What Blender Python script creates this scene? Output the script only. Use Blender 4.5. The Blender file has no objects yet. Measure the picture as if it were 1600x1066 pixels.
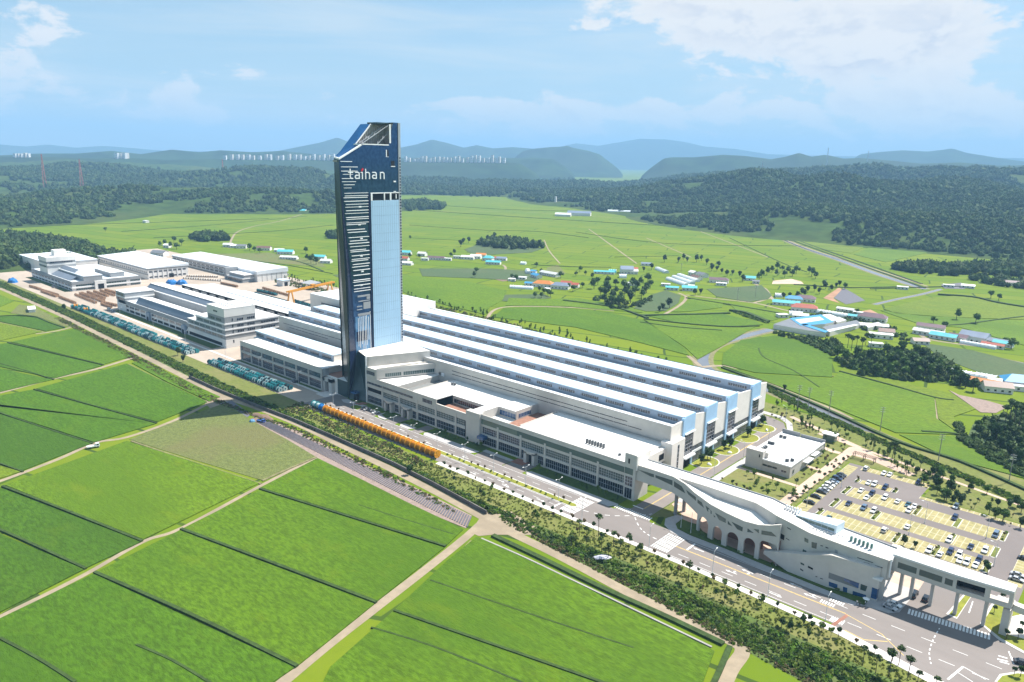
import bpy, bmesh, math, random
import numpy as np
from mathutils import Vector, Matrix
random.seed(7)
RNG = np.random.default_rng(11)
scene = bpy.context.scene
COL = scene.collection
R_ = math.radians

# ------------------------------------------------------------------ camera
# world frame: X runs along the factory (towards its gate end), Y runs away from the road, Z up, metres
CAM_H = 140.0
FPX, CXP, CYP = 1166.18, 800.0, 533.0
YAW, PITCH, ROLL = R_(-41.6476), R_(13.744), R_(-1.27544)
_F = Vector((math.sin(YAW) * math.cos(PITCH), math.cos(YAW) * math.cos(PITCH), -math.sin(PITCH)))
_R = Vector((math.cos(YAW), -math.sin(YAW), 0))
_D = _F.cross(_R)
_R2 = _R * math.cos(ROLL) + _D * math.sin(ROLL)
_D2 = _D * math.cos(ROLL) - _R * math.sin(ROLL)
cam_d = bpy.data.cameras.new('camera')
cam_d.sensor_width = 36.0
cam_d.lens = FPX / 1600 * 36.0
cam_d.clip_start = 1.0
cam_d.clip_end = 60000
cam = bpy.data.objects.new('camera', cam_d)
COL.objects.link(cam)
cam.matrix_world = Matrix(((_R2.x, -_D2.x, -_F.x, 0), (_R2.y, -_D2.y, -_F.y, 0), (_R2.z, -_D2.z, -_F.z, CAM_H), (0, 0, 0, 1)))
scene.camera = cam

# ------------------------------------------------------------------ light, sky, exposure
SUN_DIR = Vector((0.218, 0.62, 1.0)).normalized()
SUN_EL = math.asin(SUN_DIR.z)
SUN_AZ = math.atan2(SUN_DIR.x, SUN_DIR.y)
sun_d = bpy.data.lights.new('sun', 'SUN')
sun_d.energy = 4.8
sun_d.angle = R_(0.53)
sun_d.color = (1.0, 0.955, 0.88)
sun = bpy.data.objects.new('sun', sun_d)
COL.objects.link(sun)
sun.rotation_euler = SUN_DIR.to_track_quat('Z', 'Y').to_euler()
scene.view_settings.view_transform = 'Standard'
scene.view_settings.look = 'None'
scene.view_settings.exposure = 1.06
scene.view_settings.gamma = 1.0
scene.view_settings.use_curve_mapping = False
scene.cycles.max_bounces = 5
scene.cycles.diffuse_bounces = 2
scene.cycles.glossy_bounces = 3
scene.cycles.transmission_bounces = 3
scene.cycles.volume_bounces = 0
scene.cycles.transparent_max_bounces = 4
scene.cycles.caustics_reflective = False
scene.cycles.caustics_refractive = False
scene.cycles.use_denoising = True

world = bpy.data.worlds.new('World')
scene.world = world
world.use_nodes = True


class NT:
    """small node-tree helper"""
    def __init__(s, tree):
        s.t = tree
        s.n = tree.nodes
        s.l = tree.links

    def add(s, typ, **kw):
        n = s.n.new(typ)
        for k, v in kw.items():
            setattr(n, k, v)
        return n

    def sock(s, n, k, v):
        i = n.inputs[k]
        if hasattr(v, 'is_output') or isinstance(v, bpy.types.NodeSocket):
            s.l.new(v, i)
        else:
            i.default_value = v

    def math(s, op, a, b=0.0, clamp=False):
        n = s.add('ShaderNodeMath', operation=op, use_clamp=clamp)
        s.sock(n, 0, a)
        s.sock(n, 1, b)
        return n.outputs[0]

    def mix(s, f, a, b, blend='MIX'):
        n = s.add('ShaderNodeMix', data_type='RGBA', blend_type=blend)
        s.sock(n, 0, f)
        s.sock(n, 6, a)
        s.sock(n, 7, b)
        return n.outputs[2]

    def ramp(s, f, stops):
        n = s.add('ShaderNodeValToRGB')
        el = n.color_ramp.elements
        while len(el) < len(stops):
            el.new(0.5)
        for e, (p, c) in zip(el, stops):
            e.position = p
            e.color = c if len(c) == 4 else (*c, 1)
        s.l.new(f, n.inputs[0])
        return n.outputs[0]

    def smooth(s, v, a, b):
        n = s.add('ShaderNodeMapRange', interpolation_type='SMOOTHSTEP')
        s.sock(n, 0, v)
        n.inputs[1].default_value = a
        n.inputs[2].default_value = b
        return n.outputs[0]

    def noise(s, vec, scale, detail=4, rough=0.55, dist=0.0):
        n = s.add('ShaderNodeTexNoise')
        if vec is not None:
            s.l.new(vec, n.inputs['Vector'])
        n.inputs['Scale'].default_value = scale
        n.inputs['Detail'].default_value = detail
        n.inputs['Roughness'].default_value = rough
        n.inputs['Distortion'].default_value = dist
        return n.outputs[0]

    def mapping(s, vec, scale=(1, 1, 1), loc=(0, 0, 0), rot=(0, 0, 0)):
        n = s.add('ShaderNodeMapping')
        s.l.new(vec, n.inputs[0])
        n.inputs['Scale'].default_value = scale
        n.inputs['Location'].default_value = loc
        n.inputs['Rotation'].default_value = rot
        return n.outputs[0]


def build_world():
    w = NT(world.node_tree)
    w.n.clear()
    out = w.add('ShaderNodeOutputWorld')
    bg = w.add('ShaderNodeBackground')
    sky = w.add('ShaderNodeTexSky', sky_type='NISHITA')
    sky.sun_disc = False
    sky.sun_elevation = SUN_EL
    sky.sun_rotation = SUN_AZ
    sky.altitude = 100
    sky.air_density = 1.0
    sky.dust_density = 1.2
    sky.ozone_density = 1.4
    tc = w.add('ShaderNodeTexCoord')
    vec = tc.outputs['Generated']
    sep = w.add('ShaderNodeSeparateXYZ')
    w.l.new(vec, sep.inputs[0])
    x, y, z = sep.outputs
    # azimuth (radians from +Y towards +X, so the camera looks at about -0.73) and elevation
    az = w.math('ARCTAN2', x, y)
    el = w.math('ARCSINE', z)
    # clouds live on a plane seen in (azimuth, elevation) space, flattened towards the horizon
    comb = w.add('ShaderNodeCombineXYZ')
    w.sock(comb, 0, az)
    w.sock(comb, 1, w.math('MULTIPLY', el, 2.1))
    cv = comb.outputs[0]
    big = w.noise(cv, 3.4, 3, 0.5, 0.3)
    fine = w.noise(cv, 13.0, 10, 0.62, 0.25)
    den = w.math('ADD', w.math('MULTIPLY', big, 0.45), w.math('MULTIPLY', fine, 0.62))
    # the same density a little towards the sun, for the lit and shaded sides of the cumulus
    off = w.mapping(cv, loc=(0.010, 0.022, 0))
    den2 = w.math('ADD', w.math('MULTIPLY', w.noise(off, 3.4, 3, 0.5, 0.3), 0.45), w.math('MULTIPLY', w.noise(off, 13.0, 10, 0.62, 0.25), 0.62))

    def bump(a0, e0, wa, we, amp):
        da = w.math('DIVIDE', w.math('SUBTRACT', az, a0), wa)
        de = w.math('DIVIDE', w.math('SUBTRACT', el, e0), we)
        q = w.math('ADD', w.math('MULTIPLY', da, da), w.math('MULTIPLY', de, de))
        return w.math('MULTIPLY', w.math('EXPONENT', w.math('MULTIPLY', q, -1.0)), amp)
    bumps = [(-0.52, 0.195, 0.15, 0.050, .20), (-0.36, 0.150, 0.17, 0.055, .27), (-0.255, 0.135, 0.08, 0.05, .17), (-0.12, 0.070, 0.16, 0.03, .14),
             (-0.35, 0.075, 0.18, 0.02, .07), (-0.55, 0.060, 0.25, 0.022, .12), (-0.86, 0.072, 0.16, 0.022, .13), (-1.14, 0.075, 0.07, 0.04, .15),
             (-0.70, 0.058, 0.12, 0.016, .13), (-0.98, 0.040, 0.16, 0.014, .10), (-0.62, 0.030, 0.5, 0.012, .07), (-0.20, 0.050, 0.20, 0.02, .12), (-1.20, 0.045, 0.14, 0.014, .12), (-1.34, 0.075, 0.10, 0.045, .21), (-1.26, 0.145, 0.05, 0.02, .12), (0.15, 0.17, 0.2, 0.06, .22), (-1.75, 0.14, 0.25, 0.06, .22),
             (0.8, 0.12, 0.3, 0.05, .22), (-2.5, 0.15, 0.3, 0.06, .22), (1.6, 0.16, 0.3, 0.06, .22), (2.4, 0.12, 0.3, 0.06, .2)]
    tot = None
    for b in bumps:
        o = bump(*b)
        tot = o if tot is None else w.math('ADD', tot, o)
    base = w.math('ADD', den, tot)
    cov = w.smooth(base, 0.675, 0.745)
    lit = w.math('SUBTRACT', base, w.math('ADD', den2, tot))
    lit = w.smooth(lit, -0.05, 0.05)
    thick = w.smooth(base, 0.70, 0.92)
    shade = w.math('MULTIPLY', w.math('SUBTRACT', 1.0, lit), thick)
    # thin high cirrus veils
    cir = w.noise(w.mapping(cv, scale=(1.0, 4.2, 1.0), rot=(0, 0, 0.06), loc=(0.3, 0.1, 0)), 2.3, 6, 0.6, 0.6)
    veil = w.math('MULTIPLY', w.smooth(cir, 0.40, 0.72), 0.62)
    # strength: sky dome at about 0.1; the low air is milky
    skyc = w.mix(1.0, sky.outputs[0], (0.066, 0.071, 0.074, 1), 'MULTIPLY')
    milk = w.math('MULTIPLY', w.math('SUBTRACT', 1.0, w.smooth(el, -0.02, 0.26)), 0.62)
    skyc = w.mix(milk, skyc, (0.335, 0.395, 0.430, 1))
    skyc = w.mix(0.45, skyc, (0.195, 0.325, 0.415, 1))
    skyc = w.mix(veil, skyc, (0.365, 0.41, 0.432, 1))
    cl = w.mix(shade, (0.455, 0.452, 0.448, 1), (0.335, 0.355, 0.40, 1))
    lowc = w.math('SUBTRACT', 1.0, w.math('MULTIPLY', w.math('SUBTRACT', 1.0, w.smooth(el, 0.0, 0.13)), 0.65))
    cov = w.math('MULTIPLY', cov, lowc)
    tot_c = w.mix(w.math('MULTIPLY', cov, 0.97), skyc, cl)
    w.l.new(tot_c, bg.inputs[0])
    bg.inputs[1].default_value = 1.0
    w.l.new(bg.outputs[0], out.inputs[0])


build_world()

# ------------------------------------------------------------------ helpers
def G(px, py, z=0.0):
    """point of the plane Z=z that the calibrated photograph shows at (px, py)"""
    d = _R2 * ((px - CXP) / FPX) + _D2 * ((py - CYP) / FPX) + _F
    t = (z - CAM_H) / d.z
    return Vector((d.x * t, d.y * t, z))


def A(px, py, dist):
    """point at horizontal distance dist in the direction of a photograph pixel"""
    d = _R2 * ((px - CXP) / FPX) + _D2 * ((py - CYP) / FPX) + _F
    t = dist / math.hypot(d.x, d.y)
    return Vector((d.x * t, d.y * t, CAM_H + d.z * t))


class MB:
    """collects shapes; build() links them as ONE mesh object"""
    def __init__(s):
        s.v = []
        s.f = []
        s.m = []

    def face(s, pts, m=0):
        i = len(s.v)
        s.v.extend([tuple(p) for p in pts])
        s.f.append(tuple(range(i, i + len(pts))))
        s.m.append(m)

    def box(s, x0, x1, y0, y1, z0, z1, m=0, top=None, skip=''):
        i = len(s.v)
        s.v += [(x0, y0, z0), (x1, y0, z0), (x1, y1, z0), (x0, y1, z0), (x0, y0, z1), (x1, y0, z1), (x1, y1, z1), (x0, y1, z1)]
        fs = {'b': (3, 2, 1, 0), 't': (4, 5, 6, 7), 's': (0, 1, 5, 4), 'e': (1, 2, 6, 5), 'n': (2, 3, 7, 6), 'w': (3, 0, 4, 7)}
        for k, f in fs.items():
            if k in skip:
                continue
            s.f.append(tuple(i + a for a in f))
            s.m.append(top if (k == 't' and top is not None) else m)

    def prism(s, poly, z0, z1, m=0, top=None, bottom=False):
        """vertical walls round a counter-clockwise polygon, with a lid; z1 may be a list (one per corner)"""
        n = len(poly)
        if sum(poly[k][0] * poly[(k + 1) % n][1] - poly[(k + 1) % n][0] * poly[k][1] for k in range(n)) < 0:
            poly = list(reversed(poly))
            if isinstance(z1, (list, tuple)):
                z1 = list(reversed(z1))
            if isinstance(z0, (list, tuple)):
                z0 = list(reversed(z0))
        zt = z1 if isinstance(z1, (list, tuple)) else [z1] * n
        zb = z0 if isinstance(z0, (list, tuple)) else [z0] * n
        i = len(s.v)
        s.v += [(p[0], p[1], b) for p, b in zip(poly, zb)] + [(p[0], p[1], t) for p, t in zip(poly, zt)]
        for k in range(n):
            k2 = (k + 1) % n
            s.f.append((i + k, i + k2, i + n + k2, i + n + k))
            s.m.append(m)
        s.f.append(tuple(i + n + k for k in range(n)))
        s.m.append(m if top is None else top)
        if bottom:
            s.f.append(tuple(i + k for k in reversed(range(n))))
            s.m.append(m)

    def sheet(s, poly, z, m=0):
        n = len(poly)
        if sum(poly[k][0] * poly[(k + 1) % n][1] - poly[(k + 1) % n][0] * poly[k][1] for k in range(n)) < 0:
            poly = list(reversed(poly))
        s.face([(p[0], p[1], z) for p in poly], m)

    def tube(s, a, b, r0, r1=None, n=6, m=0, cap=True):
        a, b = Vector(a), Vector(b)
        r1 = r0 if r1 is None else r1
        d = (b - a).normalized()
        u = d.orthogonal().normalized()
        w = d.cross(u)
        i = len(s.v)
        for k in range(n):
            c, q = math.cos(2 * math.pi * k / n), math.sin(2 * math.pi * k / n)
            s.v.append(tuple(a + (u * c + w * q) * r0))
        for k in range(n):
            c, q = math.cos(2 * math.pi * k / n), math.sin(2 * math.pi * k / n)
            s.v.append(tuple(b + (u * c + w * q) * r1))
        for k in range(n):
            k2 = (k + 1) % n
            s.f.append((i + k, i + k2, i + n + k2, i + n + k))
            s.m.append(m)
        if cap:
            s.f.append(tuple(i + n + k for k in range(n)))
            s.m.append(m)
            s.f.append(tuple(i + k for k in reversed(range(n))))
            s.m.append(m)

    def bar(s, a, b, w, h, m=0):
        """rectangular bar from a to b, w wide (level), h high"""
        a, b = Vector(a), Vector(b)
        d = (b - a).normalized()
        u = Vector((0, 0, 1)).cross(d)
        u = Vector((1, 0, 0)) if u.length < 1e-4 else u.normalized()
        q = d.cross(u)
        u, q = u * (w / 2), q * (h / 2)
        i = len(s.v)
        for p in (a, b):
            s.v += [tuple(p - u - q), tuple(p + u - q), tuple(p + u + q), tuple(p - u + q)]
        for f in ((0, 1, 5, 4), (1, 2, 6, 5), (2, 3, 7, 6), (3, 0, 4, 7), (3, 2, 1, 0), (4, 5, 6, 7)):
            s.f.append(tuple(i + k for k in f))
            s.m.append(m)

    def mesh(s, name, mats):
        me = bpy.data.meshes.new(name)
        me.from_pydata(s.v, [], s.f)
        for mt in (mats if isinstance(mats, (list, tuple)) else [mats]):
            me.materials.append(mt)
        if len(me.materials) > 1:
            me.polygons.foreach_set('material_index', s.m)
        me.update()
        return me

    def build(s, name, mats, parent=None, loc=None, **props):
        return link(name, s.mesh(name, mats), parent, loc, **props)


def link(name, data, parent=None, loc=None, rotz=0.0, **props):
    o = bpy.data.objects.new(name, data)
    COL.objects.link(o)
    if parent is not None:
        o.parent = parent
    if loc is not None:
        o.location = loc
    if rotz:
        o.rotation_euler[2] = rotz
    for k, v in props.items():
        if v is not None:
            o[k] = v
    return o


def thing(name, label, category, loc=(0, 0, 0), rotz=0.0, group=None):
    return link(name, None, None, loc, rotz, label=label, category=category, group=group)


def kids(o):
    return [c for c in o.children]


def dup(o, loc=None, rotz=None, label=None, parent=None, scale=None):
    """copy of a thing with copies of its parts and sub-parts"""
    c = o.copy()
    COL.objects.link(c)
    if parent is not None:
        c.parent = parent
    if loc is not None:
        c.location = loc
    if rotz is not None:
        c.rotation_euler = (0, 0, rotz)
    if scale is not None:
        c.scale = scale if isinstance(scale, (tuple, list)) else (scale,) * 3
    if label:
        c['label'] = label
    for ch in kids(o):
        dup(ch, parent=c)
    return c


# ------------------------------------------------------------------ materials
MATS = {}


def tone(c, name=''):
    """overall albedo level of the darker and middle materials"""
    if name.startswith('leaf_'):
        return tuple(c)
    l = .2126 * c[0] + .7152 * c[1] + .0722 * c[2]
    k = .82 + .18 * min(1, max(0, (l - .25) / .25))
    return tuple(x * k for x in c)


def mat(name, col, rough=0.85, var=0.12, scale=0.25, metal=0.0, spec=0.3, var2=0.0, scale2=0.02, hue=None, stretch=None, rnd=0.0, bump=0.0, bscale=None, trans=0.0, objspace=False, coat=0.0, rnd_hue=None):
    """principled surface whose colour is broken up by noise in world (or object) space"""
    col = tone(col, name)
    hue = tone(hue, name) if hue else None
    m = bpy.data.materials.new(name)
    m.use_nodes = True
    t = NT(m.node_tree)
    b = t.n['Principled BSDF']
    if objspace:
        vec = t.add('ShaderNodeTexCoord').outputs['Object']
    else:
        vec = t.add('ShaderNodeNewGeometry').outputs['Position']
    v1 = t.mapping(vec, scale=stretch) if stretch else vec
    c = (*col, 1)
    lo = tuple(x * (1 - var) for x in col) + (1,)
    hi = tuple(min(1, x * (1 + var)) for x in col) + (1,)
    n1 = t.noise(v1, scale, 5, 0.6)
    out = t.mix(t.smooth(n1, 0.3, 0.7), lo, hi)
    if var2:
        n2 = t.noise(v1, scale2, 4, 0.55)
        tgt = hue if hue else tuple(x * (1 - var2) for x in col)
        out = t.mix(t.math('MULTIPLY', t.smooth(n2, 0.42, 0.66), 1.0 if hue is None else var2), out, (*tgt, 1))
    if rnd or rnd_hue:
        oi = t.add('ShaderNodeObjectInfo')
        r = oi.outputs['Random']
        if rnd_hue:
            out = t.mix(t.smooth(r, 0.25, 1.0), out, (*rnd_hue, 1))
        if rnd:
            hs = t.add('ShaderNodeHueSaturation')
            t.sock(hs, 'Value', t.math('ADD', 1.0 - rnd, t.math('MULTIPLY', t.math('FRACT', t.math('MULTIPLY', r, 7.31)), 2 * rnd)))
            t.sock(hs, 'Color', out)
            out = hs.outputs[0]
    t.sock(b, 'Base Color', out)
    b.inputs['Roughness'].default_value = rough
    b.inputs['Metallic'].default_value = metal
    b.inputs['Specular IOR Level'].default_value = spec
    if coat:
        b.inputs['Coat Weight'].default_value = coat
        b.inputs['Coat Roughness'].default_value = 0.05
    if bump:
        bn = t.add('ShaderNodeBump')
        bn.inputs['Distance'].default_value = bump
        t.sock(bn, 'Height', t.noise(v1, bscale or scale * 3, 6, 0.65))
        t.sock(b, 'Normal', bn.outputs[0])
    if trans:
        tr = t.add('ShaderNodeBsdfTranslucent')
        t.sock(tr, 0, t.mix(1.0, out, (1.0, 1.15, 0.55, 1), 'MULTIPLY'))
        mx = t.add('ShaderNodeMixShader')
        mx.inputs[0].default_value = trans
        t.l.new(b.outputs[0], mx.inputs[1])
        t.l.new(tr.outputs[0], mx.inputs[2])
        t.l.new(mx.outputs[0], t.n['Material Output'].inputs[0])
    MATS[name] = m
    return m


def seam_roof(name, col, pitch=1.2, axis=0, rough=0.45, var=0.05, metal=0.0):
    """sheet-metal roof: standing seams every pitch metres as fine relief, with slight sheet-to-sheet tone"""
    m = mat(name, col, rough, var, 0.08, metal, 0.35, 0.10, 0.03)
    t = NT(m.node_tree)
    b = t.n['Principled BSDF']
    pos = t.add('ShaderNodeNewGeometry').outputs['Position']
    sp = t.add('ShaderNodeSeparateXYZ')
    t.l.new(pos, sp.inputs[0])
    fr = t.math('FRACT', t.math('DIVIDE', sp.outputs[axis], pitch))
    h = t.math('LESS_THAN', fr, 0.10)
    bn = t.add('ShaderNodeBump')
    bn.inputs['Distance'].default_value = 0.05
    t.sock(bn, 'Height', h)
    t.sock(b, 'Normal', bn.outputs[0])
    return m


W_WALL = mat('wall_offwhite', (0.53, 0.495, 0.45), 0.8, 0.05, 0.3, var2=0.10, scale2=0.06)
W_WHITE = mat('wall_white', (0.72, 0.7, 0.67), 0.75, 0.04, 0.3, var2=0.08, scale2=0.06)
W_CREAM = mat('wall_cream', (0.8, 0.74, 0.68), 0.8, 0.05, 0.3, var2=0.08, scale2=0.05)
W_GREY = mat('wall_grey', (0.33, 0.34, 0.35), 0.8, 0.06, 0.3, var2=0.08, scale2=0.08)
W_DGREY = mat('band_grey', (0.22, 0.225, 0.22), 0.8, 0.06, 0.3)
W_BLUE = mat('panel_blue', (0.36, 0.55, 0.76), 0.55, 0.05, 0.4)
W_BLUEGREY = mat('panel_bluegrey', (0.30, 0.36, 0.44), 0.6, 0.05, 0.4)
W_TEAL = mat('panel_teal', (0.028, 0.060, 0.066), 0.35, 0.10, 0.2, spec=0.5)
ROOF_W = mat('roof_white', (0.7, 0.69, 0.67), 0.8, 0.04, 0.10, var2=0.10, scale2=0.05)
ROOF_STAIN = mat('roof_stained', (0.74, 0.70, 0.64), 0.85, 0.06, 0.15, var2=0.25, scale2=0.12)
ROOF_B = seam_roof('roof_paleblue', (0.5, 0.62, 0.72), 1.5, 0)
ROOF_M = seam_roof('roof_metal_white', (0.66, 0.69, 0.72), 1.5, 0)
ROOF_S = seam_roof('roof_slate', (0.20, 0.24, 0.30), 1.5, 0, rough=0.5)
GUTTER = mat('gutter_dark', (0.06, 0.06, 0.07), 0.7)
TRIM_W = mat('trim_white', (0.80, 0.79, 0.78), 0.6, 0.03)
GLASS = mat('glass_dark', (0.012, 0.018, 0.034), 0.08, 0.35, 0.35, spec=0.7)
GLASS_G = mat('glass_green', (0.045, 0.085, 0.075), 0.12, 0.2, 0.3, spec=0.6)
GLASS_B = mat('glass_blue', (0.025, 0.09, 0.22), 0.12, 0.25, 0.5, spec=0.6)
GLASS_F = mat('glass_fascia', (0.13, 0.19, 0.16), 0.2, 0.12, 0.2, spec=0.5)
MULLION = mat('mullion', (0.50, 0.52, 0.54), 0.5)
DARK = mat('dark_opening', (0.012, 0.012, 0.014), 0.9)
CONC = mat('concrete', (0.34, 0.32, 0.30), 0.9, 0.10, 0.2, var2=0.15, scale2=0.1)
CONC_D = mat('concrete_weathered', (0.16, 0.145, 0.135), 0.95, 0.18, 0.25, var2=0.3, scale2=0.08)
STEEL = mat('steel_grey', (0.42, 0.43, 0.45), 0.45, 0.06, metal=0.3)
BRICK_P = mat('brick_paving', (0.36, 0.17, 0.12), 0.9, 0.18, 0.8, var2=0.2, scale2=0.1)
PATH_P = mat('path_pink', (0.52, 0.38, 0.30), 0.9, 0.10, 0.4, var2=0.15, scale2=0.06)
TERRACE = mat('deck_terracotta', (0.33, 0.17, 0.12), 0.9, 0.15, 0.6)
ASPH = mat('asphalt', (0.245, 0.215, 0.2), 0.95, 0.07, 0.12, var2=0.10, scale2=0.025, stretch=(0.35, 1, 1))
ASPH_L = mat('asphalt_lot', (0.215, 0.185, 0.175), 0.95, 0.07, 0.12, var2=0.10, scale2=0.03)
YARD = mat('yard_concrete', (0.42, 0.345, 0.28), 0.95, 0.08, 0.1, var2=0.16, scale2=0.02)
WALK = mat('pavement_stone', (0.42, 0.40, 0.39), 0.9, 0.07, 0.6)
WALK_W = mat('pavement_pale', (0.60, 0.56, 0.52), 0.9, 0.08, 0.5)
KERB = mat('kerb_stone', (0.5, 0.48, 0.45), 0.85, 0.06)
PAINT_W = mat('paint_white', (0.74, 0.73, 0.71), 0.8, 0.10, 1.2)
PAINT_Y = mat('paint_yellow', (0.66, 0.46, 0.13), 0.8, 0.10, 1.2)
DIRT = mat('dirt_road', (0.33, 0.265, 0.185), 0.95, 0.10, 0.3, var2=0.18, scale2=0.06)
SOIL = mat('soil_brown', (0.23, 0.155, 0.11), 1.0, 0.15, 0.3, var2=0.2, scale2=0.05)
RED_SOIL = mat('soil_red', (0.42, 0.24, 0.15), 1.0, 0.15, 0.1, var2=0.2, scale2=0.03)
MULCH = mat('mulch_film', (0.13, 0.125, 0.145), 0.7, 0.12, 0.5)
STRIPE_SOIL = mat('ridge_soil', (0.30, 0.225, 0.19), 0.95, 0.15, 0.6)
WATER = mat('water', (0.17, 0.17, 0.18), 0.12, 0.10, 0.05, spec=0.5)
PAVER = mat('grass_paver', (0.36, 0.31, 0.15), 0.95, 0.20, 0.45, var2=0.25, scale2=0.12, hue=(0.20, 0.21, 0.05))


def rice(name, col, hue, v=0.10):
    m = mat(name, tuple(c * .9 for c in col), 0.75, 0.30, 0.7, spec=0.12, var2=0.75, scale2=0.013, hue=tuple(c * .9 for c in hue), stretch=(0.55, 1.3, 1), bump=0.35, bscale=1.1)
    t = NT(m.node_tree)
    b = t.n['Principled BSDF']
    src = b.inputs['Base Color'].links[0].from_socket
    pos = t.add('ShaderNodeNewGeometry').outputs['Position']
    st = t.noise(t.mapping(pos, scale=(0.02, 0.55, 1), rot=(0, 0, 0.10)), 1.0, 4, 0.6)
    bl = t.noise(t.mapping(pos, scale=(0.06, 0.10, 1)), 1.0, 5, 0.65)
    o = t.mix(t.math('MULTIPLY', t.smooth(st, 0.50, 0.72), 0.40), src, tuple(c * .45 for c in col) + (1,))
    o = t.mix(t.math('MULTIPLY', t.smooth(bl, 0.52, 0.74), 0.55), o, (col[0] * .98, col[1] * .80, col[2] * .7, 1))
    t.sock(b, 'Base Color', o)
    return m


RICE = [rice('rice_a', (0.074, 0.16, 0.006), (0.056, 0.13, 0.006)),
        rice('rice_b', (0.096, 0.182, 0.006), (0.068, 0.146, 0.006)),
        rice('rice_c', (0.12, 0.205, 0.007), (0.088, 0.168, 0.006)),
        rice('rice_d', (0.15, 0.212, 0.01), (0.114, 0.186, 0.008)),
        rice('rice_e', (0.062, 0.138, 0.007), (0.05, 0.115, 0.007))]
DRYFIELD = mat('crop_dry', (0.145, 0.170, 0.045), 0.95, 0.22, 0.5, var2=0.6, scale2=0.025, hue=(0.17, 0.15, 0.06), bump=0.6, bscale=1.2)
VEGFIELD = mat('crop_green', (0.065, 0.105, 0.035), 0.9, 0.2, 0.4, var2=0.4, scale2=0.02, hue=(0.10, 0.12, 0.05))
DYKE = mat('dyke_weeds_shadow', (0.042, 0.075, 0.016), 0.95, 0.3, 0.5)  # weed green, darkened to put the rice edges' shadow into the colour
DYKE_T = mat('dyke_dry', (0.20, 0.185, 0.085), 0.95, 0.25, 0.4)
LAWN = mat('lawn', (0.150, 0.172, 0.035), 0.95, 0.18, 0.5, var2=0.55, scale2=0.06, hue=(0.235, 0.205, 0.085))
LAWN_G = mat('lawn_green', (0.070, 0.125, 0.018), 0.95, 0.2, 0.5, var2=0.4, scale2=0.08, hue=(0.10, 0.13, 0.02))
LAWN_Y = mat('lawn_yellow', (0.24, 0.245, 0.030), 0.95, 0.2, 0.4, var2=0.4, scale2=0.08, hue=(0.17, 0.22, 0.03))
SCRUBG = mat('scrub_ground', (0.085, 0.13, 0.025), 0.95, 0.3, 0.3, var2=0.5, scale2=0.06, hue=(0.10, 0.10, 0.04))
LEAF = mat('leaf_broad', (0.062, 0.115, 0.02), 0.7, 0.25, 0.5, spec=0.2, rnd=0.22, trans=0.25)
LEAF_L = mat('leaf_light', (0.105, 0.165, 0.024), 0.7, 0.25, 0.5, spec=0.2, rnd=0.22, trans=0.28)
LEAF_D = mat('leaf_dark', (0.036, 0.07, 0.018), 0.7, 0.25, 0.5, spec=0.2, rnd=0.22, trans=0.2)
LEAF_P = mat('leaf_pine', (0.055, 0.092, 0.026), 0.75, 0.25, 0.5, spec=0.2, rnd=0.2, trans=0.18)
LEAF_R = mat('leaf_russet', (0.13, 0.09, 0.04), 0.75, 0.25, 0.5, spec=0.2, rnd=0.2, trans=0.2)
LEAF_F = mat('leaf_forest', (0.045, 0.082, 0.020), 0.8, 0.25, 0.3, spec=0.15, rnd=0.30, trans=0.2, rnd_hue=(0.070, 0.100, 0.028))
LEAF_S = mat('leaf_scrub', (0.085, 0.155, 0.020), 0.8, 0.25, 0.5, spec=0.15, rnd=0.30, trans=0.3, rnd_hue=(0.13, 0.165, 0.035))
LEAF_S2 = mat('leaf_scrub_dry', (0.105, 0.105, 0.040), 0.85, 0.25, 0.5, spec=0.15, rnd=0.30, trans=0.2, rnd_hue=(0.16, 0.115, 0.065))
LEAF_T = mat('leaf_tuft', (0.19, 0.205, 0.055), 0.85, 0.25, 0.5, spec=0.1, rnd=0.25, trans=0.35, rnd_hue=(0.13, 0.17, 0.035))
BARK = mat('bark', (0.10, 0.075, 0.055), 0.95, 0.2, 1.5)


def wallcolors():
    return W_WHITE

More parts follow.
